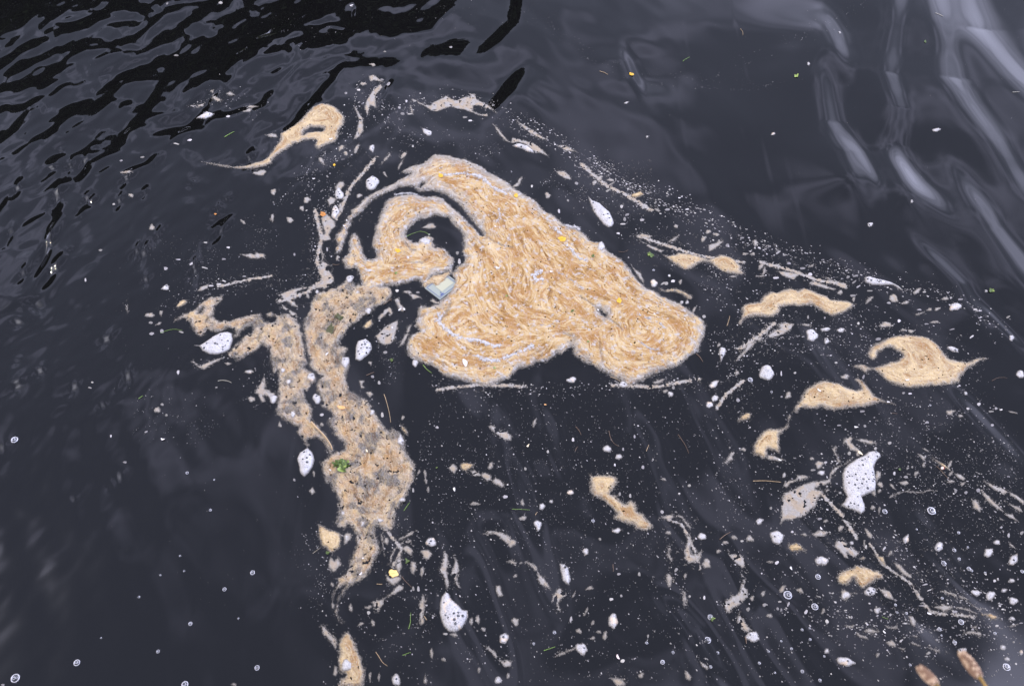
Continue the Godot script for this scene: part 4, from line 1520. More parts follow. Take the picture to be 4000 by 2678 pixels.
	foam("foam_patch", "tan foam patch to the upper left of the hanging tan drop", "foam", "tan foam patches on the water", "tan", 48, [[848,-1536,852,-1550,871,-1569,893,-1578,906,-1569,897,-1550,875,-1543,859,-1541]], [])
	foam("foam_patch", "grey foam strip to the lower left of the hanging tan drop", "foam", "grey foam patches on the water", "gray", 49, [[771,-1369,786,-1378,797,-1400,807,-1413,819,-1409,808,-1391,811,-1382,793,-1373,780,-1360]], [])
	foam("foam_patch", "grey foam streak to the lower left of the bird-wing patch", "foam", "grey foam patches on the water", "gray", 50, [[877,-1805,894,-1830,923,-1856,933,-1887,973,-1893,946,-1861,925,-1841,901,-1820,885,-1802]], [])
	foam("foam_patch", "long thin grey foam ribbon ending in a drop, bottom middle", "foam", "grey foam patches on the water", "gray", 51, [[-22,-995,-4,-1001,0,-999,19,-992,48,-997,74,-988,85,-976,88,-958,107,-943,121,-924,128,-902,113,-909,95,-917,86,-935,85,-954,67,-976,45,-992,19,-984,0,-986]], [])
	foam("foam_patch", "grey foam patch to the lower right of the thin ribbon", "foam", "grey foam patches on the water", "gray", 52, [[150,-909,164,-909,171,-894,186,-894,178,-880,163,-869,155,-858,162,-826,151,-833,145,-858,132,-865,134,-880,146,-894]], [])
	foam("foam_patch", "grey foam strip to the right of the tan bone", "foam", "grey foam patches on the water", "gray", 53, [[514,-1149,536,-1157,556,-1163,569,-1157,550,-1138,531,-1145]], [])
	foam("foam_patch", "grey foam streak above the foam fish-hook", "foam", "grey foam patches on the water", "gray", 54, [[573,-1161,598,-1159,611,-1136,624,-1120,620,-1106,606,-1128,593,-1149]], [])
	foam("foam_patch", "grey foam fish-hook open to the upper right, lower middle", "foam", "grey foam patches on the water", "gray", 55, [[618,-1099,618,-1073,625,-1069,611,-1045,612,-1022,627,-1018,652,-1038,644,-1007,620,-992,601,-988,588,-1003,587,-1030,598,-1057,608,-1085]], [])
	foam("foam_patch", "grey foam strip to the left of the foam fish-hook", "foam", "grey foam patches on the water", "gray", 56, [[537,-1057,547,-1057,545,-1042,538,-1026,547,-1003,555,-980,542,-992,529,-1011,532,-1038]], [])
	foam("foam_patch", "grey foam strip above the bent strip", "foam", "grey foam patches on the water", "gray", 57, [[744,-1042,745,-1022,762,-1026,784,-1024,797,-1007,793,-984,784,-976,794,-958,786,-961,778,-980,761,-992,748,-1007,739,-1022]], [])
	foam("foam_patch", "bent grey-tan foam strip right of the foam fish-hook", "foam", "grey foam patches on the water", "gray", 58, [[774,-958,787,-943,786,-928,778,-913,787,-898,785,-876,767,-862,750,-847,727,-836,714,-819,704,-829,695,-851,710,-865,729,-876,721,-894,731,-891,737,-880,757,-894,766,-917,776,-931]], [])
	foam("foam_patch", "grey foam patch below the bent strip", "foam", "grey foam patches on the water", "gray", 59, [[750,-833,749,-815,761,-801,769,-783,781,-769,765,-759,746,-769,734,-787,738,-811]], [])
	foam("foam_patch", "grey foam streak to the lower right of the thin ribbon", "foam", "grey foam patches on the water", "gray", 60, [[204,-716,175,-704,154,-697,136,-684,150,-684,175,-697,205,-706]], [])
	foam("foam_patch", "grey foam strip below the foam fish-hook", "foam", "grey foam patches on the water", "gray", 61, [[568,-898,581,-894,580,-873,568,-833,565,-847,566,-873]], [])
	foam("foam_patch", "grey foam patch to the lower left of the bent strip", "foam", "grey foam patches on the water", "gray", 62, [[541,-640,552,-634,561,-617,556,-604,543,-611]], [])
	foam("foam_patch", "grey foam strip to the lower right of the froth peanut", "foam", "grey foam patches on the water", "gray", 63, [[297,-634,313,-617,334,-617,351,-611,356,-595,329,-591,316,-607]], [])
	foam("foam_patch", "grey foam patch to the lower left of the foam fish-hook", "foam", "grey foam patches on the water", "gray", 64, [[519,-952,531,-956,540,-939,534,-920,527,-905,519,-917,518,-935]], [])
	foam("foam_patch", "small grey foam strip to the lower left of the bent strip", "foam", "grey foam patches on the water", "gray", 65, [[591,-669,604,-660,620,-650,615,-637,599,-647]], [])
	foam("foam_patch", "kite-shaped tan foam patch left of the lower end of the long tongue", "foam", "tan foam patches on the water", "tan", 66, [[-675,-1130,-654,-1120,-634,-1108,-619,-1108,-599,-1099,-588,-1089,-587,-1061,-588,-1042,-605,-1026,-620,-1024,-637,-1038,-653,-1045,-663,-1069,-672,-1097]], [])
	foam("foam_patch", "grey foam patch below the kite-shaped patch", "foam", "grey foam patches on the water", "gray", 67, [[-622,-992,-618,-1011,-602,-995,-592,-1007,-576,-984,-590,-961,-601,-954,-617,-969]], [])
	foam("foam_patch", "grey foam patch to the right of the kite-shaped patch", "foam", "grey foam patches on the water", "gray", 68, [[-582,-1085,-572,-1097,-556,-1093,-554,-1073,-568,-1057,-574,-1049]], [])
	foam("foam_patch", "tan foam boot cut by the bottom edge, below the long tongue", "foam", "tan foam patches on the water", "tan", 69, [[-547,-588,-540,-617,-520,-624,-543,-637,-552,-657,-554,-674,-552,-690,-557,-718,-554,-738,-545,-752,-528,-759,-516,-748,-511,-735,-499,-721,-490,-697,-478,-680,-472,-660,-462,-640,-459,-617,-463,-588]], [])
	foam("foam_patch", "thin grey foam finger touching the top of the tan boot", "foam", "grey foam patches on the water", "gray", 70, [[-621,-782,-604,-773,-584,-752,-565,-738,-559,-721,-562,-701,-576,-718,-593,-738,-612,-752]], [])
	foam("foam_patch", "grey foam patch to the lower left of the tan boot", "foam", "grey foam patches on the water", "gray", 71, [[-562,-657,-553,-650,-549,-634,-554,-621,-564,-627,-564,-644]], [])
	foam("foam_patch", "nearest large grey foam streak above the froth shell", "foam", "grey foam patches on the water", "gray", 72, [[-232,-1026,-216,-1011,-215,-984,-217,-954,-208,-913,-211,-887,-219,-898,-227,-931,-243,-954,-237,-973,-234,-995]], [])
	foam("foam_patch", "second nearest large grey foam streak above the froth shell", "foam", "grey foam patches on the water", "gray", 73, [[-200,-1018,-190,-1003,-178,-976,-177,-954,-184,-939,-179,-917,-167,-894,-179,-898,-194,-924,-204,-943,-198,-969,-193,-992]], [])
	foam("foam_patch", "large grey foam streak to the left of the froth shell", "foam", "grey foam patches on the water", "gray", 74, [[-290,-880,-284,-854,-284,-822,-286,-801,-281,-783,-291,-773,-299,-776,-296,-790,-312,-762,-300,-797,-305,-822,-303,-844,-297,-865]], [])
	foam("foam_patch", "large grey foam strip to the lower right of the long lumpy tongue", "foam", "grey foam patches on the water", "gray", 75, [[-390,-894,-376,-909,-359,-902,-360,-891,-378,-880,-392,-873,-406,-869,-420,-862,-420,-844,-432,-833,-433,-808,-442,-826,-457,-840,-459,-858,-445,-858,-427,-862,-406,-876]], [])
	foam("foam_patch", "grey foam streak to the lower right of the long lumpy tongue", "foam", "grey foam patches on the water", "gray", 76, [[-388,-1069,-366,-1081,-348,-1093,-326,-1097,-344,-1081,-365,-1069,-387,-1061]], [])
	foam("foam_patch", "nearest grey foam strip to the right of the long lumpy tongue", "foam", "grey foam patches on the water", "gray", 77, [[-390,-1045,-372,-1057,-346,-1065,-335,-1042,-346,-1053,-372,-1049,-393,-1034,-405,-999,-410,-969,-413,-1007,-404,-1030]], [])
	foam("foam_patch", "third nearest grey foam patch to the lower right of the long lumpy tongue", "foam", "grey foam patches on the water", "gray", 78, [[-378,-1034,-356,-1045,-336,-1026,-339,-1007,-354,-1015,-370,-1026,-384,-1018]], [])
	foam("foam_patch", "grey foam strip to the lower right of the long lumpy tongue", "foam", "grey foam patches on the water", "gray", 79, [[-390,-999,-376,-1011,-369,-969,-375,-946,-367,-928,-382,-943,-392,-969]], [])
	foam("foam_patch", "fourth nearest grey foam patch to the lower right of the long lumpy tongue", "foam", "grey foam patches on the water", "gray", 80, [[-421,-946,-407,-931,-382,-939,-367,-931,-373,-917,-394,-905,-418,-924]], [])
	foam("foam_patch", "large grey foam streak to the lower right of the long lumpy tongue", "foam", "grey foam patches on the water", "gray", 81, [[-454,-1093,-444,-1081,-440,-1057,-430,-1007,-422,-973,-431,-999,-443,-1045,-451,-1073]], [])
	foam("foam_patch", "fifth nearest grey foam patch to the lower right of the long lumpy tongue", "foam", "grey foam patches on the water", "gray", 82, [[-341,-988,-322,-984,-321,-961,-327,-939,-335,-943,-340,-965]], [])
	foam("foam_patch", "large grey foam strip to the upper left of the thin ribbon", "foam", "grey foam patches on the water", "gray", 83, [[-100,-1089,-83,-1102,-57,-1099,-34,-1095,-4,-1079,0,-1049,-23,-1057,-42,-1077,-64,-1089]], [])
	foam("foam_patch", "grey foam patch to the lower left of the thin ribbon", "foam", "grey foam patches on the water", "gray", 84, [[-55,-913,-40,-917,-29,-880,-44,-876,-55,-894]], [])
	foam("foam_patch", "large grey foam strip to the lower right of the froth shell", "foam", "grey foam patches on the water", "gray", 85, [[-97,-716,-74,-711,-52,-697,-42,-680,-31,-670,-14,-677,0,-670,0,-654,-24,-650,-38,-667,-56,-680,-77,-701]], [])
	foam("foam_patch", "second nearest grey foam strip below the big swirled mat", "foam", "grey foam patches on the water", "gray", 86, [[-90,-1508,-69,-1511,-49,-1495,-16,-1488,0,-1472,-4,-1451,-28,-1451,-57,-1472,-77,-1490]], [])
	foam("foam_patch", "small grey foam patch to the right of the long lumpy tongue", "foam", "grey foam patches on the water", "gray", 87, [[-230,-1338,-215,-1356,-194,-1338,-198,-1330,-207,-1313,-221,-1325]], [])
	foam("foam_patch", "tan foam patch to the right of the long lumpy tongue", "foam", "tan foam patches on the water", "tan", 88, [[-189,-1351,-175,-1360,-131,-1351,-150,-1334,-166,-1323,-186,-1330]], [])
	foam("foam_patch", "second nearest grey foam strip to the right of the long lumpy tongue", "foam", "grey foam patches on the water", "gray", 89, [[-150,-1325,-134,-1330,-114,-1310,-95,-1319,-75,-1308,-75,-1287,-90,-1283,-110,-1304,-138,-1304]], [])
	foam("foam_patch", "grey foam patch above the thin ribbon", "foam", "grey foam patches on the water", "gray", 90, [[-71,-1283,-59,-1298,-39,-1287,-25,-1266,-35,-1259,-59,-1270]], [])
	foam("foam_patch", "leaf-shaped grey-pink foam piece between the tongue and the mat", "foam", "grey foam patches on the water", "gray", 91, [[-548,-1923,-532,-1945,-513,-1971,-487,-1988,-462,-2004,-460,-1977,-466,-1939,-468,-1907,-479,-1886,-505,-1878,-527,-1889]], [])
	foam("foam_patch", "grey foam streak to the left of the big swirled mat", "foam", "grey foam patches on the water", "gray", 92, [[-448,-1871,-441,-1902,-426,-1939,-420,-1971,-403,-1982,-410,-1955,-420,-1913,-431,-1881]], [])
	foam("foam_patch", "nearest grey foam patch to the lower right of the long lumpy tongue", "foam", "grey foam patches on the water", "gray", 93, [[-547,-2009,-532,-2042,-511,-2065,-494,-2070,-487,-2037,-494,-2020,-505,-2042,-525,-2015,-541,-1999]], [])
	foam("foam_patch", "nearest grey foam strip below the big swirled mat", "foam", "grey foam patches on the water", "gray", 94, [[-455,-2149,-428,-2152,-413,-2138,-385,-2121,-371,-2115,-411,-2104,-426,-2132,-449,-2138]], [])
	foam("foam_patch", "second nearest grey foam patch to the lower right of the long lumpy tongue", "foam", "grey foam patches on the water", "gray", 95, [[-488,-2104,-470,-2115,-454,-2081,-434,-2053,-447,-2042,-461,-2048,-472,-2076]], [])
	foam("foam_patch", "small tan foam patch to the lower right of the long lumpy tongue", "foam", "tan foam patches on the water", "tan", 96, [[-605,-1966,-590,-1993,-569,-2007,-562,-1982,-578,-1961,-591,-1955]], [])
	foam("foam_patch", "ragged grey foam rag under an orange leaf, left of the spiral", "foam", "grey foam patches on the water", "gray", 97, [[-847,-2557,-826,-2583,-804,-2563,-782,-2538,-773,-2505,-790,-2486,-796,-2455,-784,-2430,-806,-2420,-841,-2430,-829,-2449,-817,-2467,-830,-2499]], [])
	foam("foam_patch", "winding grey foam string from the rag down to the forked arm", "foam", "grey foam patches on the water", "gray", 98, [[-844,-2417,-824,-2411,-816,-2368,-803,-2338,-806,-2307,-792,-2301,-761,-2277,-780,-2283,-788,-2272,-772,-2254,-748,-2224,-745,-2201,-758,-2172,-783,-2155,-789,-2166,-829,-2158,-869,-2155,-890,-2143,-886,-2115,-897,-2098,-874,-2059,-902,-2070,-934,-2098,-969,-2121,-949,-2138,-915,-2155,-862,-2172,-821,-2172,-801,-2195,-795,-2219,-813,-2248,-821,-2277,-810,-2301,-812,-2331,-825,-2380]], [])
	foam("foam_patch", "nearest grey foam strip to the upper right of the forked foam arm", "foam", "grey foam patches on the water", "gray", 99, [[-944,-2076,-913,-2053,-879,-2031,-863,-1982,-888,-2004,-911,-2037,-936,-2053]], [])
	foam("foam_patch", "small grey foam patch to the upper left of the big swirled mat", "foam", "grey foam patches on the water", "gray", 100, [[-805,-2737,-790,-2778,-768,-2778,-762,-2750,-779,-2723,-793,-2716]], [])
	foam("foam_patch", "small grey foam patch above the ragged grey rag", "foam", "grey foam patches on the water", "gray", 101, [[-831,-2662,-819,-2686,-792,-2669,-795,-2646,-817,-2628]], [])
	foam("foam_patch", "tan foam patch above the forked foam arm", "foam", "tan foam patches on the water", "tan", 102, [[-1380,-2067,-1372,-2094,-1353,-2107,-1332,-2094,-1346,-2076,-1369,-2062]], [])
	foam("foam_patch", "grey foam strip to the upper left of the forked foam arm", "foam", "grey foam patches on the water", "gray", 103, [[-1307,-2148,-1298,-2171,-1264,-2185,-1266,-2162,-1286,-2148]], [])
	foam("foam_patch", "large grey foam strip below the large froth oval", "foam", "grey foam patches on the water", "gray", 104, [[-1262,-1798,-1246,-1802,-1225,-1782,-1206,-1790,-1169,-1810,-1130,-1823,-1159,-1798,-1186,-1778,-1200,-1762,-1222,-1770,-1247,-1790]], [])
	foam("foam_patch", "small grey foam patch below the forked foam arm", "foam", "grey foam patches on the water", "gray", 105, [[-1129,-1794,-1115,-1798,-1096,-1792,-1115,-1782]], [])
	foam("foam_patch", "grey foam patch to the lower left of the forked foam arm", "foam", "grey foam patches on the water", "gray", 106, [[-987,-1656,-982,-1682,-969,-1706,-961,-1734,-950,-1702,-951,-1678,-929,-1667,-920,-1651,-952,-1643]], [])
	foam("foam_patch", "grey foam patch to the left of the forked foam arm", "foam", "grey foam patches on the water", "gray", 107, [[-983,-1670,-968,-1704,-962,-1734,-950,-1699,-955,-1680,-932,-1665,-901,-1655,-892,-1626,-911,-1614,-927,-1636,-955,-1655,-937,-1621,-949,-1614,-970,-1641]], [])
	foam("foam_patch", "second nearest small grey foam patch to the upper right of the long lumpy tongue", "foam", "grey foam patches on the water", "gray", 108, [[-593,-1714,-567,-1714,-578,-1694,-564,-1680,-580,-1677]], [])
	foam("foam_patch", "nearest small grey foam patch to the upper right of the long lumpy tongue", "foam", "grey foam patches on the water", "gray", 109, [[-562,-1660,-541,-1665,-530,-1650,-543,-1636]], [])
	foam("foam_patch", "tan foam strip to the right of the long lumpy tongue", "foam", "tan foam patches on the water", "tan", 110, [[-418,-1522,-400,-1504,-384,-1481,-389,-1467,-411,-1490]], [])
	foam("foam_patch", "small grey foam patch to the lower left of the long lumpy tongue", "foam", "grey foam patches on the water", "gray", 111, [[-725,-1253,-712,-1270,-701,-1249,-711,-1236]], [])
	foam("foam_patch", "grey foam streak to the upper left of the white froth eye", "foam", "grey foam patches on the water", "gray", 112, [[-1590,-3292,-1548,-3296,-1514,-3312,-1514,-3288,-1554,-3276]], [])
	foam("foam_patch", "grey foam patch to the upper right of the white froth eye", "foam", "grey foam patches on the water", "gray", 113, [[-1503,-3393,-1480,-3402,-1482,-3373,-1454,-3341,-1417,-3316,-1449,-3312,-1481,-3337,-1482,-3369]], [])
	foam("foam_patch", "small grey foam strip to the upper right of the white froth eye", "foam", "grey foam patches on the water", "gray", 114, [[-1415,-3361,-1396,-3377,-1368,-3357,-1386,-3349]], [])
	foam("foam_patch", "second nearest grey foam strip to the upper right of the forked foam arm", "foam", "grey foam patches on the water", "gray", 115, [[-1173,-2350,-1144,-2347,-1122,-2353,-1097,-2344,-1089,-2325,-1111,-2319,-1132,-2331]], [])
	foam("foam_patch", "tan foam patch below the pear-shaped patch", "foam", "tan foam patches on the water", "tan", 116, [[944,-1042,951,-1055,978,-1063,995,-1053,1006,-1030,961,-1030]], [])
	foam("foam_patch", "grey foam patch below the pear-shaped patch", "foam", "grey foam patches on the water", "gray", 117, [[1037,-1093,1067,-1108,1099,-1100,1080,-1083,1046,-1081]], [])
	foam("foam_patch", "tan foam patch to the upper right of the foam moth", "foam", "tan foam patches on the water", "tan", 118, [[1238,-1015,1267,-1015,1271,-976,1259,-980,1249,-999]], [])
	foam("foam_patch", "tan foam moth with grey wings beside a bubble cluster, lower right", "foam", "tan foam patches on the water", "tan", 119, [[1090,-917,1087,-939,1107,-961,1138,-969,1163,-980,1192,-978,1218,-965,1237,-965,1248,-950,1247,-931,1221,-931,1203,-917,1182,-905,1166,-900,1148,-917,1144,-931,1117,-909,1107,-913]], [])
	foam("foam_patch", "grey foam patch to the upper left of the foam moth", "foam", "grey foam patches on the water", "gray", 120, [[1103,-1045,1114,-1065,1140,-1081,1151,-1061,1167,-1049,1187,-1022,1161,-1005,1143,-1026,1142,-1003,1128,-1007,1118,-1030]], [])
	foam("foam_patch", "small tan foam patch above the foam moth", "foam", "tan foam patches on the water", "tan", 121, [[1175,-1003,1197,-1015,1206,-1007,1193,-999]], [])
	foam("foam_patch", "cigar-shaped grey foam strip at the end of a fine trail, lower right", "foam", "grey foam patches on the water", "gray", 122, [[1295,-992,1313,-988,1326,-969,1346,-946,1343,-935,1318,-950,1302,-973]], [])
	foam("foam_patch", "grey foam strip to the lower right of the grey cigar strip", "foam", "grey foam patches on the water", "gray", 123, [[1389,-842,1422,-851,1453,-845,1455,-838,1422,-826]], [])
	foam("foam_patch", "large grey foam streak to the lower right of the grey cigar strip", "foam", "grey foam patches on the water", "gray", 124, [[1415,-894,1447,-898,1475,-883,1511,-869,1509,-863,1466,-876,1433,-889]], [])
	foam("foam_patch", "third nearest grey foam streak to the lower right of the grey cigar strip", "foam", "grey foam patches on the water", "gray", 125, [[1504,-858,1528,-844,1540,-835,1551,-842,1552,-838,1540,-828,1518,-845]], [])
	foam("foam_patch", "second nearest grey foam streak to the lower right of the grey cigar strip", "foam", "grey foam patches on the water", "gray", 126, [[1455,-840,1481,-842,1507,-833,1528,-820,1504,-824,1475,-835]], [])
	foam("foam_patch", "tan foam strip to the lower right of the grey cigar strip", "foam", "tan foam patches on the water", "tan", 127, [[1540,-819,1572,-822,1599,-806,1571,-797]], [])
	foam("foam_patch", "fifth nearest grey foam streak to the lower right of the grey cigar strip", "foam", "grey foam patches on the water", "gray", 128, [[1456,-757,1490,-766,1521,-761,1520,-748,1493,-752]], [])
	foam("foam_patch", "small grey foam patch to the lower right of the foam moth", "foam", "grey foam patches on the water", "gray", 129, [[1201,-728,1224,-736,1233,-724,1232,-712,1212,-716]], [])
	foam("foam_patch", "small grey foam strip to the lower right of the foam moth", "foam", "grey foam patches on the water", "gray", 130, [[1235,-712,1261,-709,1252,-701]], [])
	foam("foam_patch", "small grey foam patch below the grey cigar strip", "foam", "grey foam patches on the water", "gray", 131, [[1295,-811,1311,-811,1319,-794,1309,-776,1299,-780]], [])
	foam("foam_patch", "nearest grey foam strip below the foam moth", "foam", "grey foam patches on the water", "gray", 132, [[1135,-762,1162,-773,1195,-761,1165,-757]], [])
	foam("foam_patch", "second nearest grey foam patch to the lower right of the foam moth", "foam", "grey foam patches on the water", "gray", 133, [[1211,-783,1227,-776,1249,-780,1255,-790,1250,-769,1218,-771]], [])
	foam("foam_patch", "second nearest grey foam strip below the foam moth", "foam", "grey foam patches on the water", "gray", 134, [[1116,-764,1126,-754,1146,-748,1152,-736,1126,-742,1116,-752]], [])
	foam("foam_patch", "small grey foam strip below the foam moth", "foam", "grey foam patches on the water", "gray", 135, [[1079,-783,1104,-782,1115,-783,1109,-773,1095,-775]], [])
	foam("foam_patch", "fourth nearest grey foam streak to the lower right of the grey cigar strip", "foam", "grey foam patches on the water", "gray", 136, [[1324,-713,1360,-707,1393,-697,1355,-699]], [])
	foam("foam_patch", "small grey foam streak below the grey cigar strip", "foam", "grey foam patches on the water", "gray", 137, [[1282,-730,1314,-718,1309,-713,1283,-721]], [])
	foam("foam_patch", "small grey foam strip below the grey cigar strip", "foam", "grey foam patches on the water", "gray", 138, [[1287,-748,1309,-750,1308,-740]], [])
	foam("foam_patch", "nearest grey foam patch to the lower right of the foam moth", "foam", "grey foam patches on the water", "gray", 139, [[1218,-902,1239,-898,1256,-894,1263,-876,1263,-863,1242,-867,1231,-880]], [])
	foam("foam_patch", "grey foam patch to the lower left of the foam moth", "foam", "grey foam patches on the water", "gray", 140, [[1094,-894,1108,-898,1120,-887,1142,-889,1117,-876,1107,-863,1095,-873]], [])
	foam("foam_patch", "small grey foam patch to the right of the bent strip", "foam", "grey foam patches on the water", "gray", 141, [[893,-902,907,-918,920,-917,907,-894,895,-891]], [])
	foam("foam_patch", "small grey foam patch to the left of the foam moth", "foam", "grey foam patches on the water", "gray", 142, [[946,-902,968,-909,973,-887,957,-891]], [])
	foam("foam_patch", "grey foam strip to the upper right of the grey cigar strip", "foam", "grey foam patches on the water", "gray", 143, [[1723,-1165,1753,-1165,1767,-1136,1740,-1149]], [])
	foam("foam_patch", "small grey foam strip to the upper right of the grey cigar strip", "foam", "grey foam patches on the water", "gray", 144, [[1704,-1155,1722,-1141,1704,-1143]], [])
	foam("foam_patch", "small grey foam strip to the right of the grey cigar strip", "foam", "grey foam patches on the water", "gray", 145, [[1708,-1069,1720,-1053,1729,-1036,1708,-1049]], [])
	foam("foam_patch", "small grey foam strip below the tall froth heap", "foam", "grey foam patches on the water", "gray", 146, [[1226,-1116,1235,-1112,1248,-1089,1241,-1075,1228,-1085,1226,-1100]], [])
	foam("foam_patch", "nearest grey foam streak to the lower right of the grey cigar strip", "foam", "grey foam patches on the water", "gray", 147, [[1367,-835,1404,-826,1399,-819,1376,-826]], [])
	foam("foam_patch", "thin tan foam layer lying over the corner of the pale box", "foam", "tan foam patches on the water", "tan", 148, [[-375,-2194,-354,-2215,-333,-2234,-300,-2238,-265,-2255,-255,-2234,-271,-2212,-279,-2194,-293,-2180,-300,-2164,-316,-2161,-332,-2180,-348,-2173,-358,-2159,-377,-2173]], [])
	foam("foam_patch", "grey foam film lapping over the lower corner of the pale box", "foam", "grey foam patches on the water", "gray", 149, [[-340,-2094,-321,-2082,-303,-2076,-282,-2094,-269,-2116,-276,-2123,-294,-2112,-300,-2091,-311,-2094,-326,-2107,-337,-2103]], [])


func make_trails() -> void:
	foam("foam_trail", "torn lacy foam trail running right from the flat white sliver", "foam", "lacy foam trails", "gray", 434, [[323,-2890,417,-2763,530,-2682,621,-2602]], [], 1.4, null, 10.2)
	foam("foam_trail", "lacy foam trail just above the joined lozenges", "foam", "lacy foam trails", "gray", 435, [[550,-2448,659,-2399,803,-2337,984,-2301]], [], 1.4, null, 8.7)
	foam("foam_trail", "lacy foam trail above the bird-wing patch", "foam", "lacy foam trails", "gray", 436, [[1059,-2301,1164,-2266,1282,-2207,1387,-2184]], [], 1.4, null, 8.7)
	foam("foam_trail", "short ragged foam trail between the mat and the fish-shaped patch", "foam", "lacy foam trails", "gray", 437, [[1060,-1982,998,-1929,899,-1855]], [], 1.4, null, 8.7)
	foam("foam_trail", "thin upright foam trail beside the ragged rag", "foam", "lacy foam trails", "gray", 438, [[-878,-2602,-830,-2448,-830,-2301,-778,-2184]], [], 1.4, null, 8.7)
	foam("foam_trail", "thin foam trail ending at the winding string", "foam", "lacy foam trails", "gray", 439, [[-956,-2093,-854,-2138,-790,-2207]], [], 1.4, null, 8.7)
	foam("foam_trail", "curved foam trail left of the foam fish-hook", "foam", "lacy foam trails", "gray", 440, [[548,-1142,592,-1126,626,-1031,634,-970]], [], 1.4, null, 5.1)
	foam("foam_trail", "long fine foam trail past the grey cigar strip", "foam", "lacy foam trails", "gray", 441, [[1231,-1062,1258,-985,1331,-925,1376,-823,1515,-809]], [], 1.4, null, 5.1)
	foam("foam_trail", "short foam trail below the tall froth heap", "foam", "lacy foam trails", "gray", 442, [[1102,-1240,1162,-1158,1190,-1078]], [], 1.4, null, 7.2)
	foam("foam_trail", "fine level foam trail just under the lower edge of the mat", "foam", "lacy foam trails", "gray", 443, [[-287,-1670,-120,-1694,49,-1686]], [], 1.4, null, 7.2)
	foam("foam_trail", "fine level foam trail under the right lobe of the mat", "foam", "lacy foam trails", "gray", 444, [[386,-1694,554,-1684,727,-1723]], [], 1.4, null, 7.2)
	foam("foam_trail", "hooked foam trail right of the tip of the long tongue", "foam", "lacy foam trails", "gray", 445, [[-442,-1110,-375,-1031,-400,-970]], [], 1.4, null, 5.1)
	foam("foam_trail", "faint straight foam trail above the forked arm", "foam", "lacy foam trails", "gray", 446, [[-1224,-2172,-1120,-2202,-1013,-2226]], [], 1.4, null, 7.2)
	foam("foam_trail", "faint upright foam trail between the curl and the spiral", "foam", "lacy foam trails", "gray", 447, [[-635,-2933,-737,-2736,-775,-2550]], [], 1.4, null, 8.7)
	foam("foam_trail", "short foam trail between white froth dots right of the mat", "foam", "lacy foam trails", "gray", 448, [[895,-1713,819,-1654,778,-1597]], [], 1.4, null, 7.2)


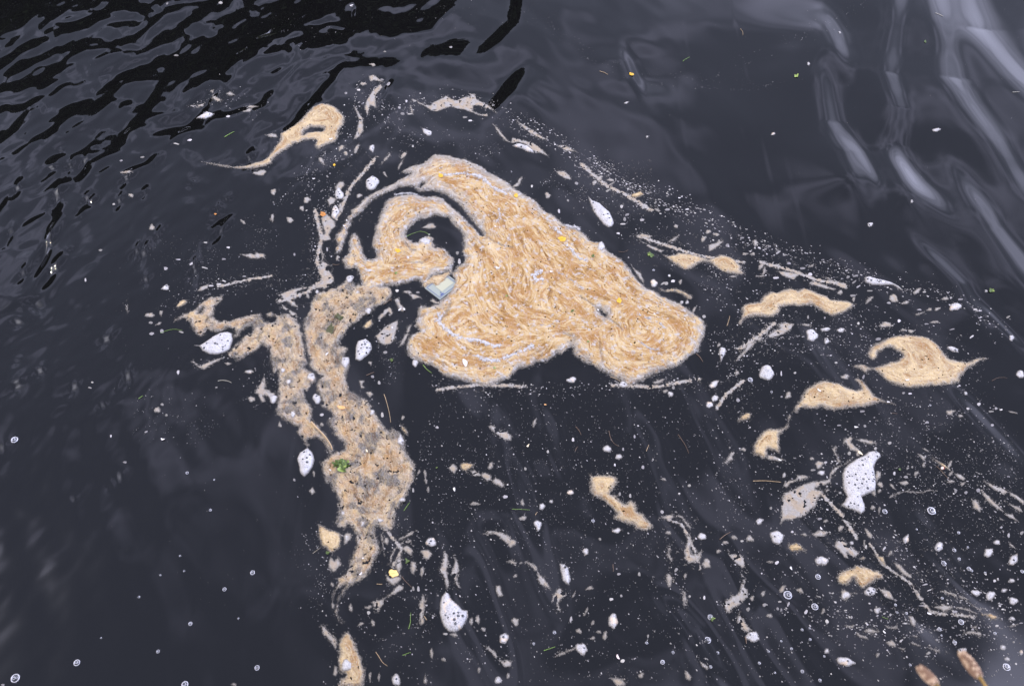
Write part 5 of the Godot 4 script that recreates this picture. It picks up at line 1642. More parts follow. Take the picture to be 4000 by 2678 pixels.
func make_clumps() -> void:
	foam("froth_clump", "flat white bubbly sliver beside the thin grey strand below the arch", "froth", "white froth clumps on the water", "froth", 150, [[0,-3012,31,-3027,72,-3012,98,-2983,105,-2961,77,-2968,46,-2990,15,-3001]], [])
	foam("froth_clump", "long white bubbly clump shaped like a cocoon, right of the mat", "froth", "white froth clumps on the water", "froth", 151, [[341,-2692,352,-2669,364,-2656,392,-2642,410,-2616,433,-2589,445,-2550,448,-2518,437,-2499,422,-2496,404,-2512,382,-2550,364,-2583,356,-2616,346,-2656]], [])
	foam("froth_clump", "smooth lilac-white foam caterpillar on the edge of the fleck field", "froth", "white froth clumps on the water", "froth", 152, [[1481,-2221,1501,-2227,1529,-2213,1559,-2204,1580,-2195,1595,-2184,1611,-2172,1626,-2143,1611,-2155,1589,-2175,1567,-2178,1535,-2178,1503,-2181,1479,-2195]], [])
	foam("froth_clump", "white bubbly foam strip to the right of the fish-shaped patch", "froth", "white froth clumps on the water", "froth", 153, [[1726,-1872,1748,-1874,1770,-1861,1765,-1843,1744,-1846,1730,-1859]], [])
	foam("froth_clump", "tall white froth heap with many dark bubbles, lower right", "froth", "white froth clumps on the water", "froth", 154, [[1289,-1395,1308,-1409,1329,-1413,1347,-1404,1347,-1387,1327,-1369,1313,-1347,1310,-1317,1304,-1274,1295,-1253,1261,-1240,1243,-1232,1247,-1199,1242,-1178,1224,-1166,1208,-1178,1179,-1187,1162,-1199,1177,-1215,1189,-1232,1183,-1257,1186,-1283,1192,-1317,1205,-1343,1225,-1360,1253,-1378]], [])
	foam("froth_clump", "white froth peanut with two bubble nests, bottom middle", "froth", "white froth clumps on the water", "froth", 155, [[161,-992,178,-990,192,-978,195,-958,198,-939,192,-918,179,-924,169,-935,166,-958,163,-973]], [])
	foam("froth_clump", "shell-shaped froth clump with large dark bubbles, bottom middle", "froth", "white froth clumps on the water", "froth", 156, [[-218,-883,-207,-876,-199,-858,-180,-844,-162,-826,-144,-824,-143,-804,-150,-783,-163,-762,-184,-752,-205,-755,-220,-769,-228,-787,-235,-811,-236,-840,-232,-865]], [])
	foam("froth_clump", "large oval of dense white froth under the forked arm", "froth", "white froth clumps on the water", "froth", 157, [[-1276,-1878,-1237,-1876,-1220,-1893,-1197,-1919,-1172,-1936,-1142,-1942,-1122,-1932,-1114,-1906,-1115,-1877,-1118,-1856,-1140,-1839,-1166,-1831,-1194,-1833,-1224,-1848,-1239,-1868]], [])
	foam("froth_clump", "small white bubbly foam patch to the upper left of the forked foam arm", "froth", "white froth clumps on the water", "froth", 158, [[-1462,-2157,-1455,-2173,-1443,-2185,-1430,-2173,-1428,-2155,-1439,-2152]], [])
	foam("froth_clump", "small white bubbly foam patch to the lower right of the forked foam arm", "froth", "white froth clumps on the water", "froth", 159, [[-1043,-1760,-1026,-1762,-1008,-1760,-1016,-1744,-1030,-1748]], [])
	foam("froth_clump", "pointed white froth drop left of the long tongue", "froth", "white froth clumps on the water", "froth", 160, [[-753,-1427,-730,-1404,-720,-1378,-722,-1347,-735,-1321,-748,-1306,-767,-1325,-772,-1347,-784,-1378,-778,-1404,-763,-1415]], [])
	foam("froth_clump", "white froth teardrop between the tongue and the lower mat edge", "froth", "white froth clumps on the water", "froth", 161, [[-617,-1810,-621,-1866,-616,-1898,-586,-1911,-562,-1890,-555,-1861,-566,-1835,-589,-1810,-597,-1802]], [])
	foam("froth_clump", "small white froth eye among ripples at the upper left", "froth", "white froth clumps on the water", "froth", 162, [[-1534,-3202,-1506,-3225,-1489,-3245,-1445,-3225,-1459,-3202,-1483,-3190]], [])
	foam("froth_clump", "small white bubbly foam patch to the lower left of the lacy grey arch", "froth", "white froth clumps on the water", "froth", 163, [[-431,-3132,-409,-3121,-382,-3106,-384,-3079,-402,-3075,-426,-3098]], [])
	blob("froth_clump", "round white froth clump to the lower right of the bird-wing patch", "froth", 164, 1202, -1926, 31.2, 24.7, 125)
	blob("froth_clump", "oval white froth clump to the upper right of the fish-shaped patch", "froth", 165, 1811, -2059, 25.7, 19.1, 149)
	blob("froth_clump", "nearest small oval white froth clump to the lower right of the bird-wing patch", "froth", 166, 1265, -1958, 20.0, 10.7, 175)
	blob("froth_clump", "second nearest small oval white froth clump to the lower right of the bird-wing patch", "froth", 167, 1326, -1955, 17.0, 10.6, 172)
	blob("froth_clump", "small round white froth clump to the lower right of the bird-wing patch", "froth", 168, 1258, -1902, 15.8, 12.3, 124)
	blob("froth_clump", "small round white froth clump to the right of the fish-shaped patch", "froth", 169, 1998, -1913, 17.3, 10.1, 119)
	blob("froth_clump", "round white froth clump below the bent strip", "froth", 170, 779, -747, 22.0, 18.3, 155)
	blob("froth_clump", "oval white froth clump to the lower right of the froth peanut", "froth", 171, 330, -797, 23.0, 17.8, 99)
	blob("froth_clump", "round white froth clump below the froth peanut", "froth", 172, 223, -709, 20.4, 17.6, 172)
	blob("froth_clump", "round white froth clump above the thin ribbon", "froth", 173, 90, -1126, 19.3, 14.5, 92)
	blob("froth_clump", "small oval white froth clump below the tan bone", "froth", 174, 364, -1107, 14.5, 10.7, 175)
	blob("froth_clump", "round white froth clump to the upper right of the foam fish-hook", "froth", 175, 657, -1085, 14.9, 13.7, 130)
	blob("froth_clump", "small round white froth clump to the lower left of the pear-shaped patch", "froth", 176, 865, -1141, 13.2, 11.2, 139)
	blob("froth_clump", "small round white froth clump to the upper right of the froth peanut", "froth", 177, 253, -1034, 13.2, 10.4, 97)
	blob("froth_clump", "second nearest small round white froth clump below the long lumpy tongue", "froth", 178, -679, -2207, 20.1, 16.2, 72)
	blob("froth_clump", "small round white froth clump to the upper left of the long lumpy tongue", "froth", 179, -588, -2045, 17.0, 14.9, 64)
	blob("froth_clump", "third nearest small round white froth clump below the long lumpy tongue", "froth", 180, -640, -2138, 11.5, 9.0, 75)
	blob("froth_clump", "small round white froth clump above the long lumpy tongue", "froth", 181, -809, -2143, 11.6, 8.9, 72)
	blob("froth_clump", "oval white froth clump to the upper left of the big swirled mat", "froth", 182, -374, -2414, 23.8, 21.0, -168)
	blob("froth_clump", "small round white froth clump above the big swirled mat", "froth", 183, -444, -2322, 14.6, 11.1, 80)
	blob("froth_clump", "small oval white froth clump to the upper right of the big swirled mat", "froth", 184, -600, -2248, 15.8, 11.7, -173)
	blob("froth_clump", "round white froth clump to the upper left of the big swirled mat", "froth", 185, -781, -2699, 32.8, 22.5, 78)
	blob("froth_clump", "oval white froth clump to the upper right of the ragged grey rag", "froth", 186, -786, -2590, 40.9, 18.3, 82)
	blob("froth_clump", "round white froth clump above the big swirled mat", "froth", 187, -639, -2768, 44.5, 30.7, 80)
	blob("froth_clump", "round white froth clump to the lower left of the long lumpy tongue", "froth", 188, -652, -1792, 24.8, 19.0, 74)
	blob("froth_clump", "small round white froth clump to the upper right of the forked foam arm", "froth", 189, -825, -1564, 16.4, 12.1, 71)
	blob("froth_clump", "round white froth clump to the left of the forked foam arm", "froth", 190, -910, -1631, 19.8, 14.6, 70)
	blob("froth_clump", "nearest small round white froth clump below the long lumpy tongue", "froth", 191, -528, -1569, 14.3, 10.6, 78)
	blob("froth_clump", "second nearest small round white froth clump to the right of the forked foam arm", "froth", 192, -862, -1704, 12.7, 11.0, -137)
	blob("froth_clump", "small round white froth clump to the left of the long lumpy tongue", "froth", 193, -387, -1211, 11.8, 10.6, -160)
	blob("froth_clump", "nearest small round white froth clump to the right of the long lumpy tongue", "froth", 194, -591, -1166, 10.1, 8.9, 57)
	blob("froth_clump", "nearest small round white froth clump to the right of the forked foam arm", "froth", 195, -891, -1754, 11.9, 10.3, -138)
	blob("froth_clump", "small round white froth clump to the left of the big swirled mat", "froth", 196, -380, -1794, 16.4, 13.6, 78)
	blob("froth_clump", "nearest round white froth clump to the left of the long lumpy tongue", "froth", 197, -745, -1633, 23.5, 16.4, 75)
	blob("froth_clump", "round white froth clump to the lower left of the forked foam arm", "froth", 198, -776, -1724, 21.3, 15.8, 73)
	blob("froth_clump", "second nearest round white froth clump to the left of the long lumpy tongue", "froth", 199, -410, -1447, 20.4, 15.3, 80)
	blob("froth_clump", "small round white froth clump below the torn grey veil", "froth", 200, -660, -2994, 22.2, 15.3, 80)
	blob("froth_clump", "small round white froth clump to the upper left of the narrow worm", "froth", 201, 593, -2189, 20.5, 15.8, 104)
	blob("froth_clump", "oval white froth clump to the left of the big swirled mat", "froth", 202, 382, -2380, 29.6, 16.0, 95)
	blob("froth_clump", "tiny round white froth clump to the right of the big swirled mat", "froth", 203, 698, -2090, 10.3, 8.0, 107)
	blob("froth_clump", "tiny round white froth clump to the lower right of the narrow worm", "froth", 204, 721, -2090, 9.7, 7.5, 107)
	blob("froth_clump", "second nearest round white froth clump to the left of the tan slipper", "froth", 205, 984, -1749, 30.9, 20.7, 108)
	blob("froth_clump", "oval white froth clump to the right of the big swirled mat", "froth", 206, 831, -1843, 28.8, 14.9, 101)
	blob("froth_clump", "oval white froth clump to the lower left of the big swirled mat", "froth", 207, 231, -1719, 19.1, 13.9, 177)
	blob("froth_clump", "oval white froth clump below the big swirled mat", "froth", 208, 430, -1697, 20.3, 14.7, 175)
	blob("froth_clump", "second nearest small round white froth clump to the lower right of the big swirled mat", "froth", 209, 777, -1641, 15.9, 13.0, 115)
	blob("froth_clump", "third nearest small round white froth clump to the lower right of the big swirled mat", "froth", 210, 753, -1612, 15.8, 12.9, 115)
	blob("froth_clump", "second nearest small round white froth clump above the tan bone", "froth", 211, 350, -1422, 15.5, 14.1, 159)
	blob("froth_clump", "nearest small round white froth clump above the tan bone", "froth", 212, 390, -1389, 12.2, 11.3, 152)
	blob("froth_clump", "nearest small round white froth clump to the left of the tan bone", "froth", 213, 209, -1253, 11.8, 10.9, 166)
	blob("froth_clump", "second nearest small round white froth clump to the left of the tan bone", "froth", 214, 106, -1197, 13.2, 10.8, 93)
	blob("froth_clump", "nearest small round white froth clump to the lower right of the big swirled mat", "froth", 215, 607, -1653, 12.0, 10.6, 121)
	blob("froth_clump", "oval white froth clump to the lower right of the big swirled mat", "froth", 216, 781, -1702, 22.4, 13.4, 146)
	blob("froth_clump", "tiny round white froth clump to the left of the tan bone", "froth", 217, 139, -1217, 7.5, 7.0, 101)
	blob("froth_clump", "nearest round white froth clump to the left of the tan slipper", "froth", 218, 992, -1749, 34.6, 27.7, 119)
	blob("froth_clump", "tiny round white froth clump to the lower right of the fish-shaped patch", "froth", 219, 1740, -1658, 9.7, 6.8, 127)
	blob("froth_clump", "small round white froth clump above the pear-shaped patch", "froth", 220, 1118, -1325, 13.3, 10.6, 154)
	blob("froth_clump", "small oval white froth clump to the upper left of the pear-shaped patch", "froth", 221, 983, -1317, 11.1, 6.9, 107)
	blob("froth_clump", "round white froth clump to the right of the fish-shaped patch", "froth", 222, 1978, -1744, 22.0, 13.5, 122)
	blob("froth_clump", "small round white froth clump below the tall froth heap", "froth", 223, 1233, -1189, 14.9, 10.9, 120)
	blob("froth_clump", "round white froth clump to the lower left of the pear-shaped patch", "froth", 224, 916, -1083, 26.2, 21.8, 131)
	blob("froth_clump", "round white froth clump to the upper left of the foam moth", "froth", 225, 1051, -997, 22.3, 17.0, 162)
	blob("froth_clump", "oval white froth clump to the lower right of the foam moth", "froth", 226, 1190, -891, 21.7, 14.9, 167)
	blob("froth_clump", "round white froth clump to the lower left of the foam moth", "froth", 227, 1106, -880, 16.7, 13.3, 132)
	blob("froth_clump", "oval white froth clump below the foam moth", "froth", 228, 1063, -670, 27.1, 15.8, -176)
	blob("froth_clump", "round white froth clump to the upper right of the grey cigar strip", "froth", 229, 1467, -1049, 20.8, 13.5, 144)
	blob("froth_clump", "nearest round white froth clump to the right of the grey cigar strip", "froth", 230, 1630, -1028, 20.7, 13.4, 148)
	blob("froth_clump", "second nearest oval white froth clump to the right of the grey cigar strip", "froth", 231, 1705, -1001, 24.1, 13.0, 129)
	blob("froth_clump", "nearest oval white froth clump to the right of the grey cigar strip", "froth", 232, 1544, -889, 17.0, 10.6, 168)
	blob("froth_clump", "second nearest round white froth clump to the right of the grey cigar strip", "froth", 233, 1590, -880, 18.3, 13.4, 143)
	blob("froth_clump", "third nearest oval white froth clump to the right of the grey cigar strip", "froth", 234, 1660, -862, 17.4, 11.1, 165)
	blob("froth_clump", "round white froth clump to the lower right of the grey cigar strip", "froth", 235, 1441, -701, 15.6, 10.9, 160)
	blob("froth_clump", "second nearest small round white froth clump to the lower right of the grey cigar strip", "froth", 236, 1576, -712, 11.6, 8.3, 151)
	blob("froth_clump", "small round white froth clump above the grey cigar strip", "froth", 237, 1357, -1073, 16.1, 11.2, 121)
	blob("froth_clump", "second nearest small round white froth clump to the lower right of the foam moth", "froth", 238, 1199, -829, 13.6, 8.7, 148)
	blob("froth_clump", "second nearest small round white froth clump to the right of the grey cigar strip", "froth", 239, 1642, -898, 10.9, 7.5, 159)
	blob("froth_clump", "third nearest small round white froth clump to the right of the grey cigar strip", "froth", 240, 1676, -930, 11.0, 7.6, 158)
	blob("froth_clump", "nearest small round white froth clump to the right of the grey cigar strip", "froth", 241, 1669, -1063, 12.6, 9.1, 149)
	blob("froth_clump", "small round white froth clump to the lower left of the foam moth", "froth", 242, 1011, -703, 9.4, 7.6, 148)
	blob("froth_clump", "nearest small round white froth clump to the lower right of the foam moth", "froth", 243, 1242, -882, 11.9, 9.3, 146)
	blob("froth_clump", "small round white froth clump above the foam moth", "froth", 244, 1170, -1062, 8.6, 6.8, 133)
	blob("froth_clump", "nearest small round white froth clump to the lower right of the grey cigar strip", "froth", 245, 1636, -804, 10.7, 7.3, 160)
	blob("froth_clump", "third nearest small round white froth clump to the lower right of the grey cigar strip", "froth", 246, 1630, -697, 9.2, 6.2, 129)
	blob("froth_clump", "small oval white froth clump to the lower right of the grey cigar strip", "froth", 247, 1578, -677, 9.6, 6.4, 162)
	blob("froth_clump", "round white froth clump to the lower left of the tan boot", "froth", 248, -522, -654, 20.4, 17.0, -165)
	blob("froth_clump", "small oval white froth clump to the upper right of the long lumpy tongue", "froth", 249, -458, -1137, 12.3, 9.6, -172)
	blob("froth_clump", "small oval white froth clump to the right of the kite-shaped patch", "froth", 250, -570, -1079, 14.3, 9.0, 80)
	blob("froth_clump", "second nearest small round white froth clump to the right of the long lumpy tongue", "froth", 251, -518, -1124, 10.6, 8.3, 75)
	blob("froth_clump", "round white froth clump to the lower right of the long lumpy tongue", "froth", 252, -276, -1055, 18.9, 16.4, 77)
	blob("froth_clump", "round white froth clump to the lower right of the tan boot", "froth", 253, -363, -611, 16.7, 15.2, 61)
	blob("froth_clump", "small round white froth clump to the lower right of the froth shell", "froth", 254, -43, -611, 12.4, 11.0, 88)
	blob("froth_clump", "round white froth clump to the lower right of the froth shell", "froth", 255, -26, -742, 17.9, 14.8, 89)
	blob("froth_clump", "tiny oval white froth clump to the right of the thin grey strand", "froth", 256, 563, -3312, 12.5, 8.3, 155)
	blob("froth_clump", "tiny round white froth clump to the upper right of the white cocoon clump", "froth", 257, 644, -3072, 8.4, 6.7, 105)
	blob("froth_clump", "tiny oval white froth clump to the upper right of the joined lozenges", "froth", 258, 1245, -3085, 13.6, 7.6, 143)
	blob("froth_clump", "second nearest small oval white froth clump above the lilac-white caterpillar", "froth", 259, 2032, -3115, 20.3, 11.2, 173)
	blob("froth_clump", "second nearest tiny round white froth clump above the lilac-white caterpillar", "froth", 260, 1726, -3850, 11.5, 6.7, 109)
	blob("froth_clump", "tiny round white froth clump to the upper right of the joined lozenges", "froth", 261, 1507, -3585, 13.3, 8.1, 108)
	blob("froth_clump", "nearest small oval white froth clump above the lilac-white caterpillar", "froth", 262, 1569, -2507, 14.2, 11.2, 136)
	blob("froth_clump", "nearest tiny round white froth clump above the lilac-white caterpillar", "froth", 263, 1782, -2636, 9.9, 6.4, 117)
	blob("froth_clump", "tiny oval white froth clump to the upper right of the fish-shaped patch", "froth", 264, 1968, -2146, 8.2, 6.1, 145)


func make_flecks() -> void:
	blob("foam_fleck", "mid-sized round grey foam fleck to the upper left of the froth shell", "foam", 265, -289, -1011, 18.8, 17.1, -163)
	blob("foam_fleck", "mid-sized round grey foam fleck to the lower right of the foam fish-hook", "foam", 266, 660, -988, 16.2, 15.6, 161)
	blob("foam_fleck", "mid-sized slender grey foam fleck below the hook-shaped curl", "foam", 267, -1159, -2830, 30.5, 18.1, -175)
	blob("foam_fleck", "mid-sized slender grey foam fleck to the upper left of the fish-shaped patch", "foam", 268, 1513, -1980, 26.8, 12.9, 176)
	blob("foam_fleck", "mid-sized oval grey foam fleck to the lower left of the big swirled mat", "foam", 269, -360, -2506, 24.0, 17.9, 163)
	blob("foam_fleck", "mid-sized round grey foam fleck above the pear-shaped patch", "foam", 270, 1117, -1358, 15.9, 14.8, 126)
	blob("foam_fleck", "mid-sized oval grey foam fleck to the left of the winding string", "foam", 271, -1082, -2338, 21.8, 17.6, -159)
	blob("foam_fleck", "mid-sized round grey foam fleck below the thin ribbon", "foam", 272, 11, -796, 14.8, 11.4, 90)
	blob("foam_fleck", "mid-sized round grey foam fleck to the upper left of the thin ribbon", "foam", 273, 0, -1057, 14.3, 13.7, 0)
	blob("foam_fleck", "nearest mid-sized oval grey foam fleck to the right of the tall froth heap", "foam", 274, 1319, -1313, 20.6, 10.6, 109)
	blob("foam_fleck", "mid-sized oval grey foam fleck to the lower left of the pear-shaped patch", "foam", 275, 823, -1079, 15.0, 10.8, -156)
	blob("foam_fleck", "mid-sized oval grey foam fleck to the upper left of the hook-shaped curl", "foam", 276, -1143, -3079, 23.8, 16.4, -172)
	blob("foam_fleck", "mid-sized oval grey foam fleck to the left of the forked foam arm", "foam", 277, -1476, -2026, 19.4, 12.5, 173)
	blob("foam_fleck", "mid-sized oval grey foam fleck to the lower right of the fish-shaped patch", "foam", 278, 1651, -1569, 16.5, 11.6, 161)
	blob("foam_fleck", "mid-sized oval grey foam fleck above the tan slipper", "foam", 279, 1293, -1731, 17.4, 11.7, 169)
	blob("foam_fleck", "mid-sized oval grey foam fleck to the upper left of the forked foam arm", "foam", 280, -993, -1631, 16.9, 11.4, -171)
	blob("foam_fleck", "mid-sized round grey foam fleck to the left of the tan slipper", "foam", 281, 1057, -1648, 16.2, 11.9, 139)
	blob("foam_fleck", "second nearest mid-sized oval grey foam fleck to the lower right of the froth peanut", "foam", 282, 301, -750, 13.5, 8.3, 116)
	blob("foam_fleck", "mid-sized slender grey foam fleck to the right of the hook-shaped curl", "foam", 283, -732, -2990, 31.6, 10.8, 96)
	blob("foam_fleck", "mid-sized slender grey foam fleck to the upper left of the froth shell", "foam", 284, -300, -950, 18.8, 6.6, 86)
	blob("foam_fleck", "second nearest small round grey foam fleck to the upper left of the ragged grey rag", "foam", 285, -922, -2662, 20.4, 14.5, 74)
	blob("foam_fleck", "mid-sized oval grey foam fleck to the right of the joined lozenges", "foam", 286, 1059, -2283, 24.1, 10.1, 123)
	blob("foam_fleck", "mid-sized oval grey foam fleck to the right of the froth shell", "foam", 287, -111, -797, 12.3, 8.9, 87)
	blob("foam_fleck", "fourth nearest mid-sized oval grey foam fleck to the right of the long lumpy tongue", "foam", 288, -77, -1345, 15.2, 9.8, 118)
	blob("foam_fleck", "mid-sized slender grey foam fleck below the big swirled mat", "foam", 289, 567, -1709, 26.8, 6.5, 157)
	blob("foam_fleck", "mid-sized oval grey foam fleck to the left of the ragged grey rag", "foam", 290, -981, -2544, 17.6, 14.9, -153)
	blob("foam_fleck", "second nearest mid-sized slender grey foam fleck to the upper left of the big swirled mat", "foam", 291, -587, -2925, 37.3, 8.3, 116)
	blob("foam_fleck", "mid-sized slender grey foam fleck to the left of the hook-shaped curl", "foam", 292, -1773, -2830, 31.4, 9.5, -171)
	blob("foam_fleck", "small round grey foam fleck to the lower left of the large froth oval", "foam", 293, -1341, -1583, 15.1, 10.9, 60)
	blob("foam_fleck", "mid-sized oval grey foam fleck to the upper right of the long lumpy tongue", "foam", 294, -429, -1061, 14.9, 8.2, 83)
	blob("foam_fleck", "nearest mid-sized oval grey foam fleck to the lower left of the froth shell", "foam", 295, -255, -689, 12.8, 7.7, 85)
	blob("foam_fleck", "mid-sized oval grey foam fleck above the thin ribbon", "foam", 296, 38, -1147, 14.8, 8.7, 147)
	blob("foam_fleck", "mid-sized oval grey foam fleck to the right of the lilac-white caterpillar", "foam", 297, 1679, -2143, 21.3, 10.2, 142)
	blob("foam_fleck", "small round grey foam fleck to the upper right of the big swirled mat", "foam", 298, 161, -2692, 18.9, 13.8, 93)
	blob("foam_fleck", "small round grey foam fleck to the lower left of the tall froth heap", "foam", 299, 1144, -1116, 12.2, 9.7, 132)
	blob("foam_fleck", "nearest small round grey foam fleck to the right of the tall froth heap", "foam", 300, 1319, -1278, 13.6, 9.6, 119)
	blob("foam_fleck", "mid-sized round grey foam fleck to the lower left of the hook-shaped curl", "foam", 301, -1579, -2499, 21.2, 11.1, 71)
	blob("foam_fleck", "second nearest mid-sized oval grey foam fleck to the lower left of the froth shell", "foam", 302, -271, -611, 12.4, 6.9, 85)
	blob("foam_fleck", "third nearest mid-sized oval grey foam fleck to the right of the long lumpy tongue", "foam", 303, -131, -1199, 14.7, 8.2, -179)
	blob("foam_fleck", "mid-sized slender grey foam fleck to the right of the bird-wing patch", "foam", 304, 1476, -2104, 24.2, 7.9, 134)
	blob("foam_fleck", "small round grey foam fleck below the hook-shaped curl", "foam", 305, -1079, -2709, 17.6, 14.3, 62)
	blob("foam_fleck", "mid-sized oval grey foam fleck to the upper left of the big swirled mat", "foam", 306, -507, -2946, 22.1, 12.6, 106)
	blob("foam_fleck", "small round grey foam fleck below the froth peanut", "foam", 307, 218, -766, 10.0, 9.0, 168)
	blob("foam_fleck", "small round grey foam fleck to the lower left of the bent strip", "foam", 308, 405, -624, 9.8, 8.4, 165)
	blob("foam_fleck", "mid-sized oval grey foam fleck to the lower right of the big swirled mat", "foam", 309, 84, -1529, 16.6, 8.3, 107)
	blob("foam_fleck", "nearest mid-sized slender grey foam fleck above the white cocoon clump", "foam", 310, 401, -2799, 24.6, 10.2, 128)
	blob("foam_fleck", "mid-sized slender grey foam fleck to the right of the big swirled mat", "foam", 311, 20, -2757, 21.2, 11.6, 148)
	blob("foam_fleck", "second nearest mid-sized oval grey foam fleck to the right of the tall froth heap", "foam", 312, 1590, -1356, 17.6, 7.1, 129)
	blob("foam_fleck", "mid-sized slender grey foam fleck to the lower right of the hook-shaped curl", "foam", 313, -887, -2910, 28.3, 9.3, 64)
	blob("foam_fleck", "mid-sized slender grey foam fleck to the upper left of the joined lozenges", "foam", 314, 703, -2433, 33.5, 6.4, 139)
	blob("foam_fleck", "second nearest mid-sized oval grey foam fleck to the right of the long lumpy tongue", "foam", 315, -529, -835, 11.6, 7.8, 79)
	blob("foam_fleck", "small round grey foam fleck to the right of the joined lozenges", "foam", 316, 1054, -2411, 17.6, 11.7, 116)
	blob("foam_fleck", "mid-sized slender grey foam fleck to the left of the forked foam arm", "foam", 317, -1580, -2067, 29.2, 6.0, 72)
	blob("foam_fleck", "mid-sized oval grey foam fleck below the froth shell", "foam", 318, -186, -745, 13.4, 6.2, -179)
	blob("foam_fleck", "mid-sized slender grey foam fleck to the left of the lacy grey arch", "foam", 319, -492, -3265, 35.5, 8.1, 77)
	blob("foam_fleck", "nearest small oval grey foam fleck to the lower right of the froth shell", "foam", 320, -132, -789, 10.5, 7.8, 87)
	blob("foam_fleck", "small oval grey foam fleck to the right of the hook-shaped curl", "foam", 321, -805, -2997, 20.0, 12.5, 98)
	blob("foam_fleck", "mid-sized oval grey foam fleck to the lower right of the forked foam arm", "foam", 322, -1025, -1754, 15.5, 9.0, -175)
	blob("foam_fleck", "nearest mid-sized slender grey foam fleck to the lower right of the tan boot", "foam", 323, -446, -621, 13.2, 5.5, 84)
	blob("foam_fleck", "mid-sized oval grey foam fleck below the long lumpy tongue", "foam", 324, -470, -836, 11.6, 7.1, -177)
	blob("foam_fleck", "nearest mid-sized oval grey foam fleck to the lower right of the froth peanut", "foam", 325, 259, -907, 11.9, 7.2, 159)
	blob("foam_fleck", "mid-sized slender grey foam fleck to the upper left of the hook-shaped curl", "foam", 326, -1271, -3280, 21.6, 12.6, -175)
	blob("foam_fleck", "small round grey foam fleck to the lower right of the bent strip", "foam", 327, 846, -815, 9.8, 8.1, 152)
	blob("foam_fleck", "small round grey foam fleck above the joined lozenges", "foam", 328, 832, -2433, 16.8, 10.9, 122)
	blob("foam_fleck", "nearest mid-sized slender grey foam fleck to the upper left of the big swirled mat", "foam", 329, -518, -2882, 29.4, 7.6, 103)
	blob("foam_fleck", "second nearest mid-sized oval grey foam fleck above the big swirled mat", "foam", 330, 35, -2785, 22.3, 9.5, 109)
	blob("foam_fleck", "small oval grey foam fleck to the upper right of the tan boot", "foam", 331, -451, -785, 10.6, 7.1, 81)
	blob("foam_fleck", "small oval grey foam fleck above the thin ribbon", "foam", 332, 37, -1205, 12.4, 7.7, 91)
	blob("foam_fleck", "mid-sized slender grey foam fleck to the right of the white froth eye", "foam", 333, -1287, -3249, 20.9, 12.1, 155)
	blob("foam_fleck", "second nearest mid-sized slender grey foam fleck to the right of the joined lozenges", "foam", 334, 1065, -2254, 21.8, 7.2, 117)
	blob("foam_fleck", "mid-sized slender grey foam fleck to the lower right of the lilac-white caterpillar", "foam", 335, 1618, -2087, 18.6, 7.8, 153)
	blob("foam_fleck", "small round grey foam fleck above the white cocoon clump", "foam", 336, 377, -2771, 16.6, 12.0, 96)
	blob("foam_fleck", "second nearest small round grey foam fleck to the right of the bent strip", "foam", 337, 838, -889, 9.9, 7.7, 116)
	blob("foam_fleck", "nearest small round grey foam fleck to the upper left of the ragged grey rag", "foam", 338, -937, -2612, 17.4, 10.6, 77)
	blob("foam_fleck", "mid-sized oval grey foam fleck to the right of the foam fish-hook", "foam", 339, 769, -1083, 12.7, 6.6, -160)
	blob("foam_fleck", "small oval grey foam fleck to the right of the foam fish-hook", "foam", 340, 736, -1065, 10.7, 7.7, 171)
	blob("foam_fleck", "small oval grey foam fleck to the left of the hanging tan drop", "foam", 341, 853, -1424, 11.5, 8.8, 167)
	blob("foam_fleck", "nearest small round grey foam fleck to the upper left of the big swirled mat", "foam", 342, -689, -2689, 15.1, 12.2, 73)
	blob("foam_fleck", "nearest mid-sized oval grey foam fleck to the right of the long lumpy tongue", "foam", 343, -312, -1315, 14.7, 6.3, 86)
	blob("foam_fleck", "mid-sized oval grey foam fleck above the fish-shaped patch", "foam", 344, 1606, -1947, 15.2, 8.4, 173)
	blob("foam_fleck", "second nearest mid-sized slender grey foam fleck to the lower right of the froth peanut", "foam", 345, 244, -829, 16.5, 4.2, 122)
	blob("foam_fleck", "small oval grey foam fleck to the left of the ragged grey rag", "foam", 346, -1060, -2557, 19.7, 8.6, 79)
	blob("foam_fleck", "small oval grey foam fleck to the lower left of the bird-wing patch", "foam", 347, 988, -1907, 13.3, 9.4, 170)
	blob("foam_fleck", "small oval grey foam fleck to the lower right of the tall froth heap", "foam", 348, 1289, -1245, 13.1, 6.7, 109)
	blob("foam_fleck", "second nearest small oval grey foam fleck to the right of the tall froth heap", "foam", 349, 1574, -1289, 12.1, 7.5, 169)
	blob("foam_fleck", "nearest small round grey foam fleck to the right of the bent strip", "foam", 350, 798, -873, 9.2, 7.6, 123)
	blob("foam_fleck", "second nearest small round grey foam fleck to the right of the bird-wing patch", "foam", 351, 1363, -2143, 15.4, 8.8, 125)
	blob("foam_fleck", "mid-sized oval grey foam fleck above the joined lozenges", "foam", 352, 858, -2474, 16.1, 9.6, 160)
	blob("foam_fleck", "nearest mid-sized oval grey foam fleck above the big swirled mat", "foam", 353, 745, -2051, 18.0, 7.1, 115)
	blob("foam_fleck", "nearest mid-sized slender grey foam fleck above the fish-shaped patch", "foam", 354, 1710, -1988, 15.3, 8.0, 174)
	blob("foam_fleck", "small oval grey foam fleck above the tan boot", "foam", 355, -491, -782, 9.5, 6.6, 152)
	blob("foam_fleck", "third nearest small oval grey foam fleck above the fish-shaped patch", "foam", 356, 1782, -2101, 13.4, 9.6, 159)
	blob("foam_fleck", "small round grey foam fleck to the lower right of the tan bone", "foam", 357, 541, -1095, 9.6, 7.8, 167)
	blob("foam_fleck", "second nearest mid-sized slender grey foam fleck to the lower right of the tan boot", "foam", 358, -418, -621, 11.5, 4.8, 84)
	blob("foam_fleck", "mid-sized slender grey foam fleck to the right of the tall froth heap", "foam", 359, 1361, -1270, 12.5, 6.5, 51)
